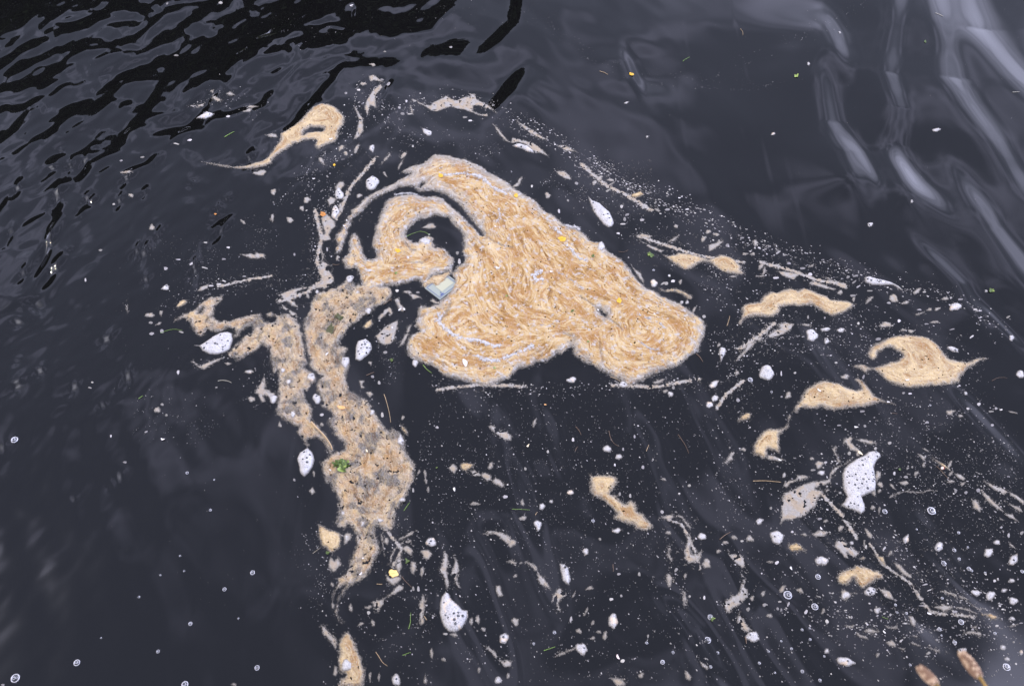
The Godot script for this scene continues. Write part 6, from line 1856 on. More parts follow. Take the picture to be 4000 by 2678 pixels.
	blob("foam_fleck", "nearest small round grey foam fleck to the lower right of the froth shell", "foam", 360, -92, -766, 8.4, 7.1, 86)
	blob("foam_fleck", "small round grey foam fleck below the forked foam arm", "foam", 361, -868, -1520, 11.4, 8.0, 72)
	blob("foam_fleck", "second nearest small round grey foam fleck to the lower right of the tall froth heap", "foam", 362, 1272, -1191, 10.5, 7.3, 118)
	blob("foam_fleck", "nearest mid-sized slender grey foam fleck to the lower right of the grey cigar strip", "foam", 363, 1480, -813, 13.7, 4.5, -171)
	blob("foam_fleck", "small round grey foam fleck to the right of the hook-shaped curl", "foam", 364, -780, -2961, 17.6, 10.2, 81)
	blob("foam_fleck", "small oval grey foam fleck below the long lumpy tongue", "foam", 365, -589, -844, 10.9, 5.7, 81)
	blob("foam_fleck", "small oval grey foam fleck above the white cocoon clump", "foam", 366, 451, -2788, 15.1, 11.1, 176)
	blob("foam_fleck", "nearest small oval grey foam fleck to the right of the tall froth heap", "foam", 367, 1459, -1321, 13.9, 5.9, 145)
	blob("foam_fleck", "small oval grey foam fleck to the lower left of the foam moth", "foam", 368, 1024, -829, 11.8, 5.2, 129)
	blob("foam_fleck", "mid-sized slender grey foam fleck to the upper left of the grey cigar strip", "foam", 369, 1292, -1024, 14.6, 4.7, 129)
	blob("foam_fleck", "nearest small oval grey foam fleck below the big swirled mat", "foam", 370, -745, -2325, 15.8, 8.3, 81)
	blob("foam_fleck", "second nearest small oval grey foam fleck above the fish-shaped patch", "foam", 371, 1737, -2051, 12.5, 9.3, 154)
	blob("foam_fleck", "small oval grey foam fleck to the left of the hook-shaped curl", "foam", 372, -1718, -2689, 14.1, 11.0, -145)
	blob("foam_fleck", "second nearest small oval grey foam fleck to the lower right of the froth shell", "foam", 373, -12, -625, 9.9, 5.2, 90)
	blob("foam_fleck", "second nearest small oval grey foam fleck to the lower right of the froth peanut", "foam", 374, 261, -742, 8.8, 6.2, 177)
	blob("foam_fleck", "nearest small oval grey foam fleck to the lower right of the froth peanut", "foam", 375, 264, -792, 10.8, 5.2, 114)
	blob("foam_fleck", "second nearest small oval grey foam fleck below the big swirled mat", "foam", 376, 588, -1665, 10.6, 8.7, 168)
	blob("foam_fleck", "small oval grey foam fleck to the lower right of the big swirled mat", "foam", 377, 877, -1751, 10.9, 8.8, 162)
	blob("foam_fleck", "small oval grey foam fleck to the right of the long lumpy tongue", "foam", 378, -308, -1287, 12.8, 5.9, 86)
	blob("foam_fleck", "small oval grey foam fleck to the upper right of the joined lozenges", "foam", 379, 890, -2458, 14.4, 9.4, 174)
	blob("foam_fleck", "small oval grey foam fleck below the foam fish-hook", "foam", 380, 583, -946, 10.6, 5.8, 99)
	blob("foam_fleck", "small oval grey foam fleck below the pear-shaped patch", "foam", 381, 1010, -1091, 10.7, 6.3, 174)
	blob("foam_fleck", "small oval grey foam fleck to the upper left of the torn grey veil", "foam", 382, -743, -3443, 15.5, 13.1, -165)
	blob("foam_fleck", "small round grey foam fleck to the right of the foam fish-hook", "foam", 383, 707, -1032, 8.6, 7.4, 149)
	blob("foam_fleck", "second nearest small round grey foam fleck to the upper left of the big swirled mat", "foam", 384, -768, -2629, 14.5, 9.8, 82)
	blob("foam_fleck", "small round grey foam fleck below the foam moth", "foam", 385, 1168, -689, 8.2, 6.3, 132)
	blob("foam_fleck", "small round grey foam fleck to the upper left of the forked foam arm", "foam", 386, -1433, -2037, 12.8, 8.5, 66)
	blob("foam_fleck", "second nearest small round grey foam fleck to the left of the long lumpy tongue", "foam", 387, -599, -913, 9.0, 6.5, 76)
	blob("foam_fleck", "second nearest small round grey foam fleck to the lower right of the froth shell", "foam", 388, -104, -640, 7.9, 6.2, 87)
	blob("foam_fleck", "third nearest small round grey foam fleck to the right of the tall froth heap", "foam", 389, 1584, -1321, 11.4, 6.4, 139)
	blob("foam_fleck", "small round grey foam fleck to the lower left of the thin foam finger", "foam", 390, -871, -599, 8.4, 5.8, -170)
	blob("foam_fleck", "third nearest small oval grey foam fleck to the right of the tall froth heap", "foam", 391, 1615, -1280, 13.9, 5.0, 146)
	blob("foam_fleck", "small oval grey foam fleck above the torn grey veil", "foam", 392, -710, -3591, 16.8, 12.0, -174)
	blob("foam_fleck", "small oval grey foam fleck to the right of the white cocoon clump", "foam", 393, 586, -2619, 12.8, 10.5, 170)
	blob("foam_fleck", "small oval grey foam fleck below the hook-shaped curl", "foam", 394, -1187, -2534, 16.1, 8.0, 50)
	blob("foam_fleck", "nearest mid-sized slender grey foam fleck to the right of the joined lozenges", "foam", 395, 1045, -2227, 20.7, 5.3, 179)
	blob("foam_fleck", "small round grey foam fleck below the froth shell", "foam", 396, -216, -670, 7.0, 6.6, -156)
	blob("foam_fleck", "nearest mid-sized slender grey foam fleck to the lower right of the froth peanut", "foam", 397, 207, -887, 14.8, 3.6, 117)
	blob("foam_fleck", "small oval grey foam fleck to the lower right of the long lumpy tongue", "foam", 398, -298, -1253, 10.5, 6.2, 85)
	blob("foam_fleck", "nearest small round grey foam fleck to the left of the long lumpy tongue", "foam", 399, -844, -2121, 11.6, 8.8, 71)
	blob("foam_fleck", "second nearest mid-sized slender grey foam fleck above the white cocoon clump", "foam", 400, 454, -2764, 23.6, 5.8, 136)
	blob("foam_fleck", "second nearest mid-sized slender grey foam fleck above the fish-shaped patch", "foam", 401, 1662, -2031, 19.7, 5.0, 162)
	blob("foam_fleck", "mid-sized slender grey foam fleck to the lower right of the fish-shaped patch", "foam", 402, 1893, -1576, 15.2, 5.1, -163)
	blob("foam_fleck", "small round grey foam fleck to the lower right of the froth peanut", "foam", 403, 282, -762, 7.8, 6.2, 174)
	blob("foam_fleck", "small round grey foam fleck to the right of the forked foam arm", "foam", 404, -712, -1522, 10.4, 7.3, 76)
	blob("foam_fleck", "second nearest small round grey foam fleck to the right of the tall froth heap", "foam", 405, 1496, -1356, 10.3, 6.7, 118)
	blob("foam_fleck", "small round grey foam fleck below the pear-shaped patch", "foam", 406, 1096, -1141, 8.8, 6.9, 156)
	blob("foam_fleck", "small oval grey foam fleck to the upper right of the narrow worm", "foam", 407, 705, -2195, 16.4, 6.3, 111)
	blob("foam_fleck", "nearest small oval grey foam fleck above the fish-shaped patch", "foam", 408, 1705, -2049, 12.8, 7.6, 171)
	blob("foam_fleck", "small oval grey foam fleck to the upper left of the fish-shaped patch", "foam", 409, 1577, -1952, 12.6, 7.4, 172)
	blob("foam_fleck", "small oval grey foam fleck to the upper right of the bent strip", "foam", 410, 879, -997, 10.5, 5.3, 177)
	blob("foam_fleck", "small oval grey foam fleck to the lower right of the grey cigar strip", "foam", 411, 1504, -776, 9.4, 5.1, 172)
	blob("foam_fleck", "small oval grey foam fleck to the upper right of the tan bone", "foam", 412, 545, -1298, 9.5, 6.8, 174)
	blob("foam_fleck", "mid-sized slender grey foam fleck above the foam moth", "foam", 413, 1213, -1061, 12.9, 4.4, 105)
	blob("foam_fleck", "second nearest small oval grey foam fleck to the right of the joined lozenges", "foam", 414, 1032, -2347, 12.3, 8.4, 172)
	blob("foam_fleck", "nearest small oval grey foam fleck to the right of the joined lozenges", "foam", 415, 999, -2347, 12.3, 8.4, 172)
	blob("foam_fleck", "small oval grey foam fleck to the lower right of the fish-shaped patch", "foam", 416, 1684, -1553, 11.0, 6.4, 171)
	blob("foam_fleck", "small round grey foam fleck to the lower right of the big swirled mat", "foam", 417, 823, -1880, 10.7, 7.7, 106)
	blob("foam_fleck", "small round grey foam fleck to the lower right of the froth teardrop", "foam", 418, -556, -1794, 10.3, 7.6, 78)
	blob("foam_fleck", "small round grey foam fleck above the long lumpy tongue", "foam", 419, -409, -1546, 9.4, 7.4, 79)
	blob("foam_fleck", "nearest small round grey foam fleck to the right of the bird-wing patch", "foam", 420, 1411, -2107, 11.8, 7.8, 113)
	blob("foam_fleck", "small round grey foam fleck above the pear-shaped patch", "foam", 421, 1096, -1382, 8.8, 7.2, 139)
	blob("foam_fleck", "nearest small round grey foam fleck to the lower right of the tall froth heap", "foam", 422, 1310, -1253, 9.0, 6.5, 122)
	blob("foam_fleck", "second nearest mid-sized slender grey foam fleck to the lower right of the grey cigar strip", "foam", 423, 1634, -782, 15.4, 2.9, 166)
	blob("foam_fleck", "small slender grey foam fleck to the upper right of the long lumpy tongue", "foam", 424, -336, -1321, 12.6, 4.9, 104)
	blob("foam_fleck", "small slender grey foam fleck to the lower right of the pointed froth drop", "foam", 425, -715, -1321, 13.1, 4.7, 81)
	blob("foam_fleck", "small slender grey foam fleck above the big swirled mat", "foam", 426, -584, -2823, 19.2, 6.6, 54)
	blob("foam_fleck", "small slender grey foam fleck to the upper left of the joined lozenges", "foam", 427, 648, -2603, 14.8, 7.8, -150)
	blob("foam_fleck", "small slender grey foam fleck to the lower right of the joined lozenges", "foam", 428, 929, -2224, 13.9, 7.0, 177)
	blob("foam_fleck", "small slender grey foam fleck to the lower right of the tall froth heap", "foam", 429, 1293, -1182, 12.7, 4.5, 106)
	blob("foam_fleck", "small slender grey foam fleck to the left of the forked foam arm", "foam", 430, -1430, -1982, 12.5, 6.9, 154)
	blob("foam_fleck", "small oval grey foam fleck to the left of the thin ribbon", "foam", 431, 11, -946, 8.2, 5.9, 119)
	blob("foam_fleck", "small oval grey foam fleck to the upper left of the joined lozenges", "foam", 432, 721, -2506, 12.2, 8.9, 134)
	blob("foam_fleck", "mid-sized slender grey foam fleck above the bird-wing patch", "foam", 433, 1270, -2283, 16.2, 6.0, 159)


func make_bubbles() -> void:
	bubble("large clear single bubble to the lower left of the forked foam arm", -1840, -1457, 12.1)
	bubble("tiny clear single bubble to the lower left of the forked foam arm", -1172, -1322, 5.1)
	bubble("tiny clear single bubble to the lower left of the pointed froth drop", -1060, -1180, 4.6)
	bubble("tiny clear single bubble to the left of the pointed froth drop", -1069, -1295, 3.1)
	bubble("third nearest large clear single bubble to the left of the thin foam finger", -1563, -618, 13.1)
	bubble("second nearest large clear single bubble to the left of the thin foam finger", -1383, -665, 9.7)
	bubble("second nearest clear single bubble to the left of the thin foam finger", -1048, -787, 6.1)
	bubble("clear single bubble to the upper left of the thin foam finger", -958, -900, 6.2)
	bubble("clear single bubble to the lower left of the kite-shaped patch", -874, -956, 7.4)
	bubble("third nearest clear single bubble to the left of the thin foam finger", -1132, -699, 5.3)
	bubble("nearest large clear single bubble to the left of the thin foam finger", -1025, -599, 10.3)
	bubble("second nearest tiny clear single bubble to the left of the thin foam finger", -1236, -874, 3.6)
	bubble("third nearest tiny clear single bubble to the left of the kite-shaped patch", -1183, -948, 2.9)
	bubble("nearest tiny clear single bubble to the left of the kite-shaped patch", -1107, -963, 3.0)
	bubble("nearest tiny clear single bubble to the left of the thin foam finger", -894, -803, 2.9)
	bubble("second nearest tiny clear single bubble to the left of the kite-shaped patch", -1132, -1015, 3.0)
	bubble("third nearest tiny clear single bubble to the left of the thin foam finger", -1327, -742, 2.5)
	bubble("nearest clear single bubble to the left of the thin foam finger", -807, -649, 7.6)
	bubble("nearest clear single bubble to the lower left of the bent strip", 650, -809, 8.6)
	bubble("large clear single bubble to the lower left of the bent strip", 630, -734, 9.9)
	bubble("tiny clear single bubble to the lower right of the thin ribbon", 138, -762, 5.0)
	bubble("tiny clear single bubble below the thin ribbon", 70, -726, 3.9)
	bubble("second nearest tiny clear single bubble to the lower left of the bent strip", 432, -724, 4.2)
	bubble("second nearest clear single bubble to the lower left of the bent strip", 476, -663, 6.9)
	bubble("tiny clear single bubble to the lower left of the tan bone", 284, -1145, 5.4)
	bubble("nearest tiny clear single bubble to the lower left of the bent strip", 512, -692, 4.2)
	bubble("nearest tiny clear single bubble below the bent strip", 658, -695, 4.2)
	bubble("third nearest tiny clear single bubble below the bent strip", 626, -649, 4.8)
	bubble("second nearest tiny clear single bubble below the bent strip", 786, -664, 4.2)
	bubble("tiny clear single bubble to the lower right of the foam fish-hook", 668, -995, 3.7)
	bubble("large clear single bubble to the right of the bent strip", 920, -885, 13.8)
	bubble("large clear single bubble to the lower left of the foam moth", 1000, -844, 10.8)
	bubble("clear single bubble to the left of the foam moth", 1029, -943, 8.8)
	bubble("nearest clear single bubble to the right of the grey cigar strip", 1465, -989, 8.2)
	bubble("large clear single bubble to the lower right of the grey cigar strip", 1568, -652, 11.1)
	bubble("second nearest clear single bubble to the lower right of the grey cigar strip", 1466, -793, 8.6)
	bubble("third nearest clear single bubble to the right of the grey cigar strip", 1549, -973, 6.7)
	bubble("second nearest tiny clear single bubble to the right of the grey cigar strip", 1556, -967, 4.4)
	bubble("nearest clear single bubble to the lower right of the grey cigar strip", 1389, -770, 6.0)
	bubble("third nearest clear single bubble to the lower right of the grey cigar strip", 1426, -728, 6.3)
	bubble("second nearest tiny clear single bubble to the lower left of the foam moth", 945, -771, 3.9)
	bubble("fourth nearest clear single bubble to the right of the grey cigar strip", 1721, -961, 5.5)
	bubble("third nearest tiny clear single bubble to the lower left of the foam moth", 965, -740, 3.9)
	bubble("fourth nearest tiny clear single bubble to the lower left of the foam moth", 1000, -687, 3.5)
	bubble("third nearest tiny clear single bubble to the lower right of the bent strip", 897, -709, 3.9)
	bubble("clear single bubble to the lower right of the bent strip", 918, -639, 5.2)
	bubble("tiny clear single bubble below the foam moth", 968, -612, 4.8)
	bubble("second nearest clear single bubble to the right of the grey cigar strip", 1518, -1038, 6.0)
	bubble("nearest tiny clear single bubble to the right of the grey cigar strip", 1526, -1007, 4.8)
	bubble("fourth nearest tiny clear single bubble to the right of the grey cigar strip", 1599, -959, 3.7)
	bubble("second nearest tiny clear single bubble below the grey cigar strip", 1263, -658, 3.8)
	bubble("nearest tiny clear single bubble to the lower right of the grey cigar strip", 1426, -871, 4.3)
	bubble("third nearest tiny clear single bubble to the lower right of the grey cigar strip", 1565, -757, 4.6)
	bubble("second nearest tiny clear single bubble to the lower right of the grey cigar strip", 1390, -750, 3.2)
	bubble("fourth nearest tiny clear single bubble to the lower right of the bent strip", 831, -635, 3.1)
	bubble("second nearest tiny clear single bubble to the lower right of the bent strip", 869, -733, 3.2)
	bubble("nearest tiny clear single bubble to the lower right of the foam moth", 1263, -847, 4.3)
	bubble("second nearest tiny clear single bubble to the lower right of the foam moth", 1262, -822, 3.6)
	bubble("nearest tiny clear single bubble below the grey cigar strip", 1293, -820, 3.9)
	bubble("tiny clear single bubble to the upper right of the grey cigar strip", 1550, -1100, 4.9)
	bubble("third nearest tiny clear single bubble to the right of the grey cigar strip", 1567, -1048, 3.4)
	bubble("tiny clear single bubble above the grey cigar strip", 1405, -1110, 3.0)
	bubble("nearest tiny clear single bubble to the lower left of the foam moth", 971, -776, 3.2)
	bubble("nearest tiny clear single bubble to the lower right of the bent strip", 823, -701, 3.5)
	bubble("clear single bubble above the hanging tan drop", 924, -1720, 9.3)
	bubble("clear single bubble to the lower right of the tall froth heap", 1311, -1176, 8.5)
	bubble("large clear single bubble to the right of the tall froth heap", 1477, -1180, 13.9)
	bubble("clear single bubble to the upper right of the grey cigar strip", 1485, -1174, 6.1)
	bubble("tiny clear single bubble below the fish-shaped patch", 1586, -1602, 3.3)
	bubble("tiny clear single bubble to the left of the tan slipper", 997, -1665, 4.2)
	bubble("nearest tiny clear single bubble to the left of the joined lozenges", 661, -2230, 4.6)
	bubble("second nearest tiny clear single bubble to the left of the joined lozenges", 599, -2260, 4.6)


func make_scraps() -> void:
	leaf("yellow leaf at the end of the white froth line, upper part of the mat", -326, -2802, 25, 20, "yellow")
	leaf("yellow leaf cut by a tear, upper right edge of the mat", 18, -2678, 24, 60, "yellow")
	leaf("largest yellow leaf, rounded, right half of the big mat", 216, -2421, 32, -10, "yellow")
	leaf("ragged narrow yellow leaf near the lower right swirl of the mat", 439, -2088, 25, 50, "yellow")
	leaf("squarish yellow leaf on the spiral arm of the mat", -489, -2356, 25, 10, "yellow")
	leaf("small bright yellow leaf on open water left of the mat top", -824, -2881, 15, 40, "yellow")
	leaf("orange-brown leaf on top of the ragged grey rag", -839, -2576, 31, 30, "orange")
	leaf("cream yellow wood chip on a dark fuzzy tuft, bottom left middle", -397, -946, 32, -8, "cream")
	leaf("yellow leaf scrap lying low in clear water, top middle", 604, -3523, 25, 20, "yellow")
	leaf("tiny brown scrap on the dark water near the left ripples", -1319, -2583, 11, -15, "orange")
	weed("clump of bright green weed on the lower part of the long tongue", -611, -1347, 60, 5890)
	weed("small green duckweed cluster on open water right of the mat", 587, -2342, 23, 5600)
	weed("green duckweed scrap on the mat below the white froth patch", 346, -2325, 15, 5572)
	weed("single green duckweed dot in the middle of the mat", -23, -2112, 11, 4645)
	weed("green duckweed dot near the grey tear in the mat", 244, -2033, 12, 4456)
	weed("green duckweed dot near the lower edge of the mat", -67, -1762, 10, 4545)
	weed("pale green duckweed scrap left of the lower mat edge", -472, -1806, 14, 4857)
	weed("green leaf flake among the torn strands, bottom left", -351, -986, 15, 4909)
	weed("pale green flake at the tip of the kite-shaped patch", -629, -1022, 13, 4782)
	weed("green duckweed dot in the lower notch of the mat", 302, -1885, 10, 4473)
	weed("green seedling floating alone at the upper right", 1432, -3493, 25, 4607)
	weed("yellow-green bud floating alone between the bright streaks", 2152, -3770, 17, 5632)
	weed("greenish seed at the right edge of the fleck field", 1991, -2149, 18, 4606)
	weed("tiny bright green dot left of a star-shaped fleck", -273, -1338, 7, 4574)
	weed("green scrap between flecks right of the tall froth heap", 1402, -1335, 11, 5198)
	weed("tiny green scrap stuck to a clear bubble, bottom right", 657, -804, 14, 5070)
	weed("lime green flake on the neck of the spiral", -486, -2233, 11, 3867)
	weed("dark green weed in the top of the long tongue", -702, -2009, 31, 4155)
	weed("olive green weed tangle further down the top of the tongue", -731, -1950, 35, 5508)
	stalk("curved orange straw stalk beside the long tongue", 4.5, "straw", [-749,-1525,-726,-1499,-698,-1474,-679,-1449,-664,-1427,-658,-1411])
	stalk("thin straight brown twig on open water right of the tongue", 1.6, "straw", [-489,-1650,-477,-1617,-465,-1578,-458,-1550,-453,-1525])
	stalk("short brown twig stuck in the tongue above the green weed", 2.0, "brown", [-552,-1454,-536,-1431,-520,-1413,-508,-1398])
	stalk("pale grey stalk half sunk in the tongue", 1.6, "grey", [-578,-1593,-568,-1569,-555,-1546,-544,-1518])
	stalk("small crossed brown twig between tongue and mat", 1.8, "brown", [-565,-1736,-551,-1744,-537,-1751])
	stalk("green grass blade below the right side of the tongue", 1.4, "grass", [-378,-1172,-370,-1187,-360,-1203])
	stalk("green grass blade sticking out of the mat at its lower left", 2.0, "grass", [-347,-1782,-333,-1764,-313,-1746])
	stalk("bright green grass blade on dark water at the upper left", 2.2, "grass", [-1367,-3064,-1347,-3083,-1327,-3100])
	stalk("short lime grass blade on dark water at the lower left", 1.8, "grass", [-1423,-1631,-1416,-1638,-1410,-1644])
	stalk("pale curved grass blade left of the tongue", 1.5, "pale", [-1138,-1712,-1122,-1715,-1100,-1712,-1084,-1704])
	stalk("tiny bent straw floating near the yellow scrap, top middle", 1.8, "straw", [445,-3548,466,-3537,484,-3520])
	stalk("thin green stem at the top right of centre", 1.2, "grass", [876,-3630,895,-3648,916,-3663])
	stalk("thin curved straw between the faint upper right streaks", 1.2, "straw", [1210,-3890,1218,-3864,1215,-3836])
	stalk("long horizontal straw left of the pear-shaped patch", 1.8, "straw", [868,-1295,896,-1296,922,-1295,966,-1289])
	stalk("fine brown hair-like stem in the middle of the fleck field", 1.2, "brown", [618,-1481,631,-1454,641,-1431,648,-1402])
	stalk("fine curved stem above the round froth clump with a tail", 1.2, "brown", [361,-1495,365,-1467,377,-1442,395,-1429])
	stalk("pale splinter in the middle of the fleck field", 1.4, "straw", [492,-1409,498,-1422,504,-1436])
	stalk("short brown splinter left of the round froth clump", 1.6, "brown", [233,-1418,237,-1427,243,-1435])
	stalk("forked brown stem above the froth dots", 1.4, "brown", [239,-1518,249,-1504,258,-1483])
	stalk("short straw splinter left of the tan bone", 1.6, "straw", [82,-1163,86,-1170,90,-1174])
	stalk("thin level green stem left of the tan bone", 1.2, "grass", [0,-1178,31,-1179,62,-1180])
	stalk("fine straw at the bottom edge of the mat", 1.5, "straw", [382,-1729,402,-1719,419,-1709])
	stalk("brown twig at the lower right corner of the mat", 1.8, "brown", [728,-1838,740,-1825,750,-1802])
	stalk("reddish brown twig above the comma-shaped piece", 2.0, "brown", [717,-1075,738,-1091,758,-1102])
	stalk("upright brown splinter near the froth peanut", 1.4, "brown", [343,-988,343,-975,343,-963])
	stalk("green grass blade at the tail of the tailed froth ball", 1.6, "grass", [102,-704,121,-710,139,-716])
	stalk("red-brown splinter under the round bubbly clump", 2.2, "brown", [754,-745,755,-735,754,-724])
	stalk("thin upright green stem left of the froth shell", 1.4, "grass", [-333,-764,-329,-783,-329,-801,-329,-815])
	stalk("long fine straw right of the tan boot", 1.4, "straw", [-434,-695,-422,-680,-410,-664,-393,-652])
	stalk("short orange splinter under the torn strands", 1.8, "straw", [-449,-912,-440,-911,-431,-911])
	stalk("thin stem leading away from the cream chip", 1.2, "brown", [-367,-935,-355,-920,-343,-909,-332,-898])
	stalk("tiny orange splinter beside the slender foam piece", 1.6, "straw", [-284,-803,-280,-797,-275,-791])
	stalk("thin green stem below the slender foam piece", 1.3, "grass", [-347,-684,-334,-689,-322,-693])
	stalk("grey stem at the lower left of the kite-shaped patch", 1.2, "grey", [-679,-1022,-668,-1032,-656,-1041])
	stalk("thin green stem inside the hole of the spiral", 1.2, "grass", [-458,-2445,-434,-2464,-402,-2477])
	stalk("bent green stem with a white tip inside the spiral hole", 1.2, "grass", [-402,-2477,-378,-2471,-357,-2449])
	stalk("brown twig where the neck meets the tongue", 1.8, "brown", [-526,-2079,-511,-2093,-495,-2107])
	stalk("second twig crossing the brown one at the neck", 1.4, "brown", [-533,-2129,-513,-2112,-496,-2095])
	stalk("thin curled stem just off the right edge of the mat", 1.2, "brown", [458,-2359,479,-2357,499,-2368])
	stalk("brown straw between the mat and the bird-wing patch", 1.6, "straw", [868,-1971,877,-1993,886,-2018])
	stalk("thin brown stem under the red and white bead", 1.4, "brown", [1540,-1349,1554,-1328,1564,-1308,1573,-1298])
	stalk("fine arched stem right of the fish-shaped patch", 1.0, "brown", [1858,-1714,1883,-1726,1905,-1729,1921,-1726])
	stalk("short brown stem below the slipper", 1.2, "brown", [1433,-1571,1445,-1570,1455,-1569])
	stalk("pale straw at the right edge between bright streaks", 1.4, "pale", [2491,-3393,2508,-3395,2528,-3398])
	stalk("pale feather-like scrap at the top right", 1.6, "pale", [2270,-4007,2293,-3997,2307,-3984])
	stalk("fine green stem at the lower left of the forked arm", 1.2, "grass", [-1411,-1936,-1386,-1949,-1359,-1955,-1326,-1949])
	stalk("reddish twig left of the spiral", 1.6, "brown", [-762,-2289,-746,-2286,-732,-2289])
	stalk("fine green stem near a lone bubble, bottom right", 1.0, "grass", [1210,-808,1218,-804,1228,-801])
	petal("large white curled petal in the lower part of the mat", -182, -1784, 38, 75)
	petal("left one of two white petals on the grey scrap left of the box", -459, -2052, 14, -40)
	petal("right one of two white petals on the grey scrap left of the box", -441, -2052, 14, 80)
	petal("white petal on the leaf-shaped piece", -482, -1962, 11, 60)
	petal("white star-like petal near the middle of the mat", -60, -2260, 19, 20)
	petal("white petal at the end of the dark brown streak", 166, -2243, 14, 15)
	petal("white petal in the lower right swirl of the mat", 579, -2021, 11, 50)
	petal("smaller white petal near the right end of the mat", 698, -1996, 9, 60)
	petal("white petal at the lip of the grey tear", 352, -2045, 12, 70)
	petal("white petal on the lower part of the fish-shaped patch", 1524, -1710, 14, 5)
	petal("white petal on the tan slipper", 1173, -1660, 15, 50)
	petal("white petal in the tail of the slipper", 1432, -1618, 11, 20)
	petal("white petal at the end of a grey strip under the tan drop", 978, -1376, 12, 30)
	petal("cream shell-like petal at the top of the tall froth heap", 1276, -1402, 20, 60)
	petal("cream petal near the green weed on the tongue", -530, -1405, 14, 60)
	petal("white petal high on the long tongue", -729, -1833, 15, -45)
	petal("white petal left of the green weed", -655, -1330, 10, 40)
	petal("white and orange scrap on the upper tongue", -642, -1588, 33, 20)
	petal("white petal alone on the open water below the star-shaped flecks", -205, -1253, 16, 75)
	petal("white petal on the lower tongue", -505, -947, 13, -50)
	petal("small white petal on the lower tongue", -503, -1000, 8, 0)
	petal("pale pink petal at the bottom middle", 337, -680, 16, 70)
	petal("white petal on a bubbly clump, bottom middle", 91, -1112, 11, 0)
	petal("white petal among flat flecks at the lower right", 1205, -759, 11, 60)
	petal("white petal beside a tan sliver, lower right", 1369, -820, 13, 35)
	petal("slender white petal, lower right", 945, -973, 13, 80)
	petal("white petal on a two-toned patch, lower right", 1073, -1112, 11, 70)
	petal("white bead at the tip of the stem in the spiral hole", -361, -2458, 9, 0)
	petal("white petal in the upper right of the mat", -72, -2491, 12, 50)
	petal("white petal on the outer arm of the spiral", -732, -2498, 15, 10)
	petal("second white petal further up the outer arm", -727, -2532, 12, 60)
	petal("white scrap on dark water, lower left", -1291, -1458, 16, 15)
	petal("white petal on open water right of the fleck field", 753, -2672, 11, 10)
	petal("white petal on the hook-shaped curl", -857, -3046, 16, -10)
	petal("pale petal on the water left of the froth dots", -906, -2792, 14, 10)
	petal("white petal in the black reflection, top", -870, -4087, 18, -10)
	petal("cream petal in the fleck field, left part", 59, -1433, 13, -50)
	petal("tiny orange block below the mat", 127, -1609, 10, 20)
	petal("white petal below the slipper in open water", 1285, -1510, 13, 15)
	bead(1558, -1340, 5.9)


func make_seed_heads() -> void:
	seed_head("larger upper reddish brown grass seed head on a yellow stem, bottom right corner", Vector3(0.5797, 1.6706, -0.2801), Vector3(0.5869, 1.6821, -0.2493), Vector3(0.5848, 1.6995, -0.2311), 0.0070)
	seed_head("smaller lower reddish brown grass seed head, left of the other, bottom edge", Vector3(0.5119, 1.6891, -0.2573), Vector3(0.5203, 1.7022, -0.2356), Vector3(0.5193, 1.7210, -0.2266), 0.0064)


func lanes() -> Array:
	return [
		[8.4, [-309,-2811,-277,-2814,-237,-2819,-197,-2811,-153,-2808]],
		[10.5, [-177,-2811,-153,-2805,-132,-2786,-112,-2758,-91,-2731,-63,-2714,-28,-2693]],
		[9.2, [-302,-1988,-276,-1957,-254,-1936,-232,-1919,-204,-1906,-179,-1900,-144,-1896,-116,-1889,-91,-1877,-67,-1864,-46,-1873]],
		[9.0, [-139,-1823,-114,-1808,-80,-1798,-49,-1802,-15,-1817,23,-1831,48,-1850,83,-1873]],
		[8.3, [234,-2391,256,-2366,273,-2332,291,-2313,310,-2308]],
		[8.5, [184,-2491,199,-2471,213,-2451]],
		[4.3, [192,-2242,221,-2228,249,-2200,277,-2172,291,-2158]],
		[3.7, [56,-1957,84,-1964,119,-1970,155,-1970,190,-1988]],
		[10.6, [122,-2246,88,-2223,106,-2195,125,-2204]],
		[4.1, [-512,-2613,-474,-2634,-427,-2639,-368,-2629,-336,-2613]],
		[5.1, [514,-1882,542,-1856,576,-1851]],
		[5.6, [513,-2023,540,-2006,568,-1997,595,-1980,613,-1954]],
		[5.1, [-529,-2687,-498,-2693,-459,-2695,-430,-2687]],
		[6.1, [-58,-2602,-54,-2555,-69,-2519]],
		[7.0, [238,-2501,261,-2494,284,-2489,295,-2476]],
		[8.3, [-300,-2022,-292,-2005,-298,-1983]],
		[7.9, [-383,-2423,-364,-2413,-375,-2403]],
	]


func dark_paths() -> Array:
	return [
		[5.0, [50,-2471,91,-2416,121,-2381,150,-2328,170,-2265]],
		[3.7, [144,-2261,162,-2237,173,-2242]],
		[10.8, [32,-2090,54,-2072]],
		[3.5, [215,-2501,265,-2406,292,-2337]],
		[9.1, [-166,-2389,-128,-2349,-97,-2315]],
		[4.9, [-185,-1860,-174,-1843,-160,-1831]],
		[4.3, [77,-2014,106,-2005,77,-1992]],
		[7.3, [-85,-2171,-59,-2139,6,-2112,49,-2076]],
		[8.7, [542,-1856,647,-1825,676,-1856]],
		[8.2, [-124,-1770,-56,-1778,-15,-1794]],
		[7.6, [23,-2446,45,-2406]],
		[7.9, [28,-2076,57,-2067,78,-2049]],
		[4.9, [-324,-1927,-287,-1889,-244,-1860]],
		[5.4, [-566,-2473,-532,-2529,-495,-2550]],
	]


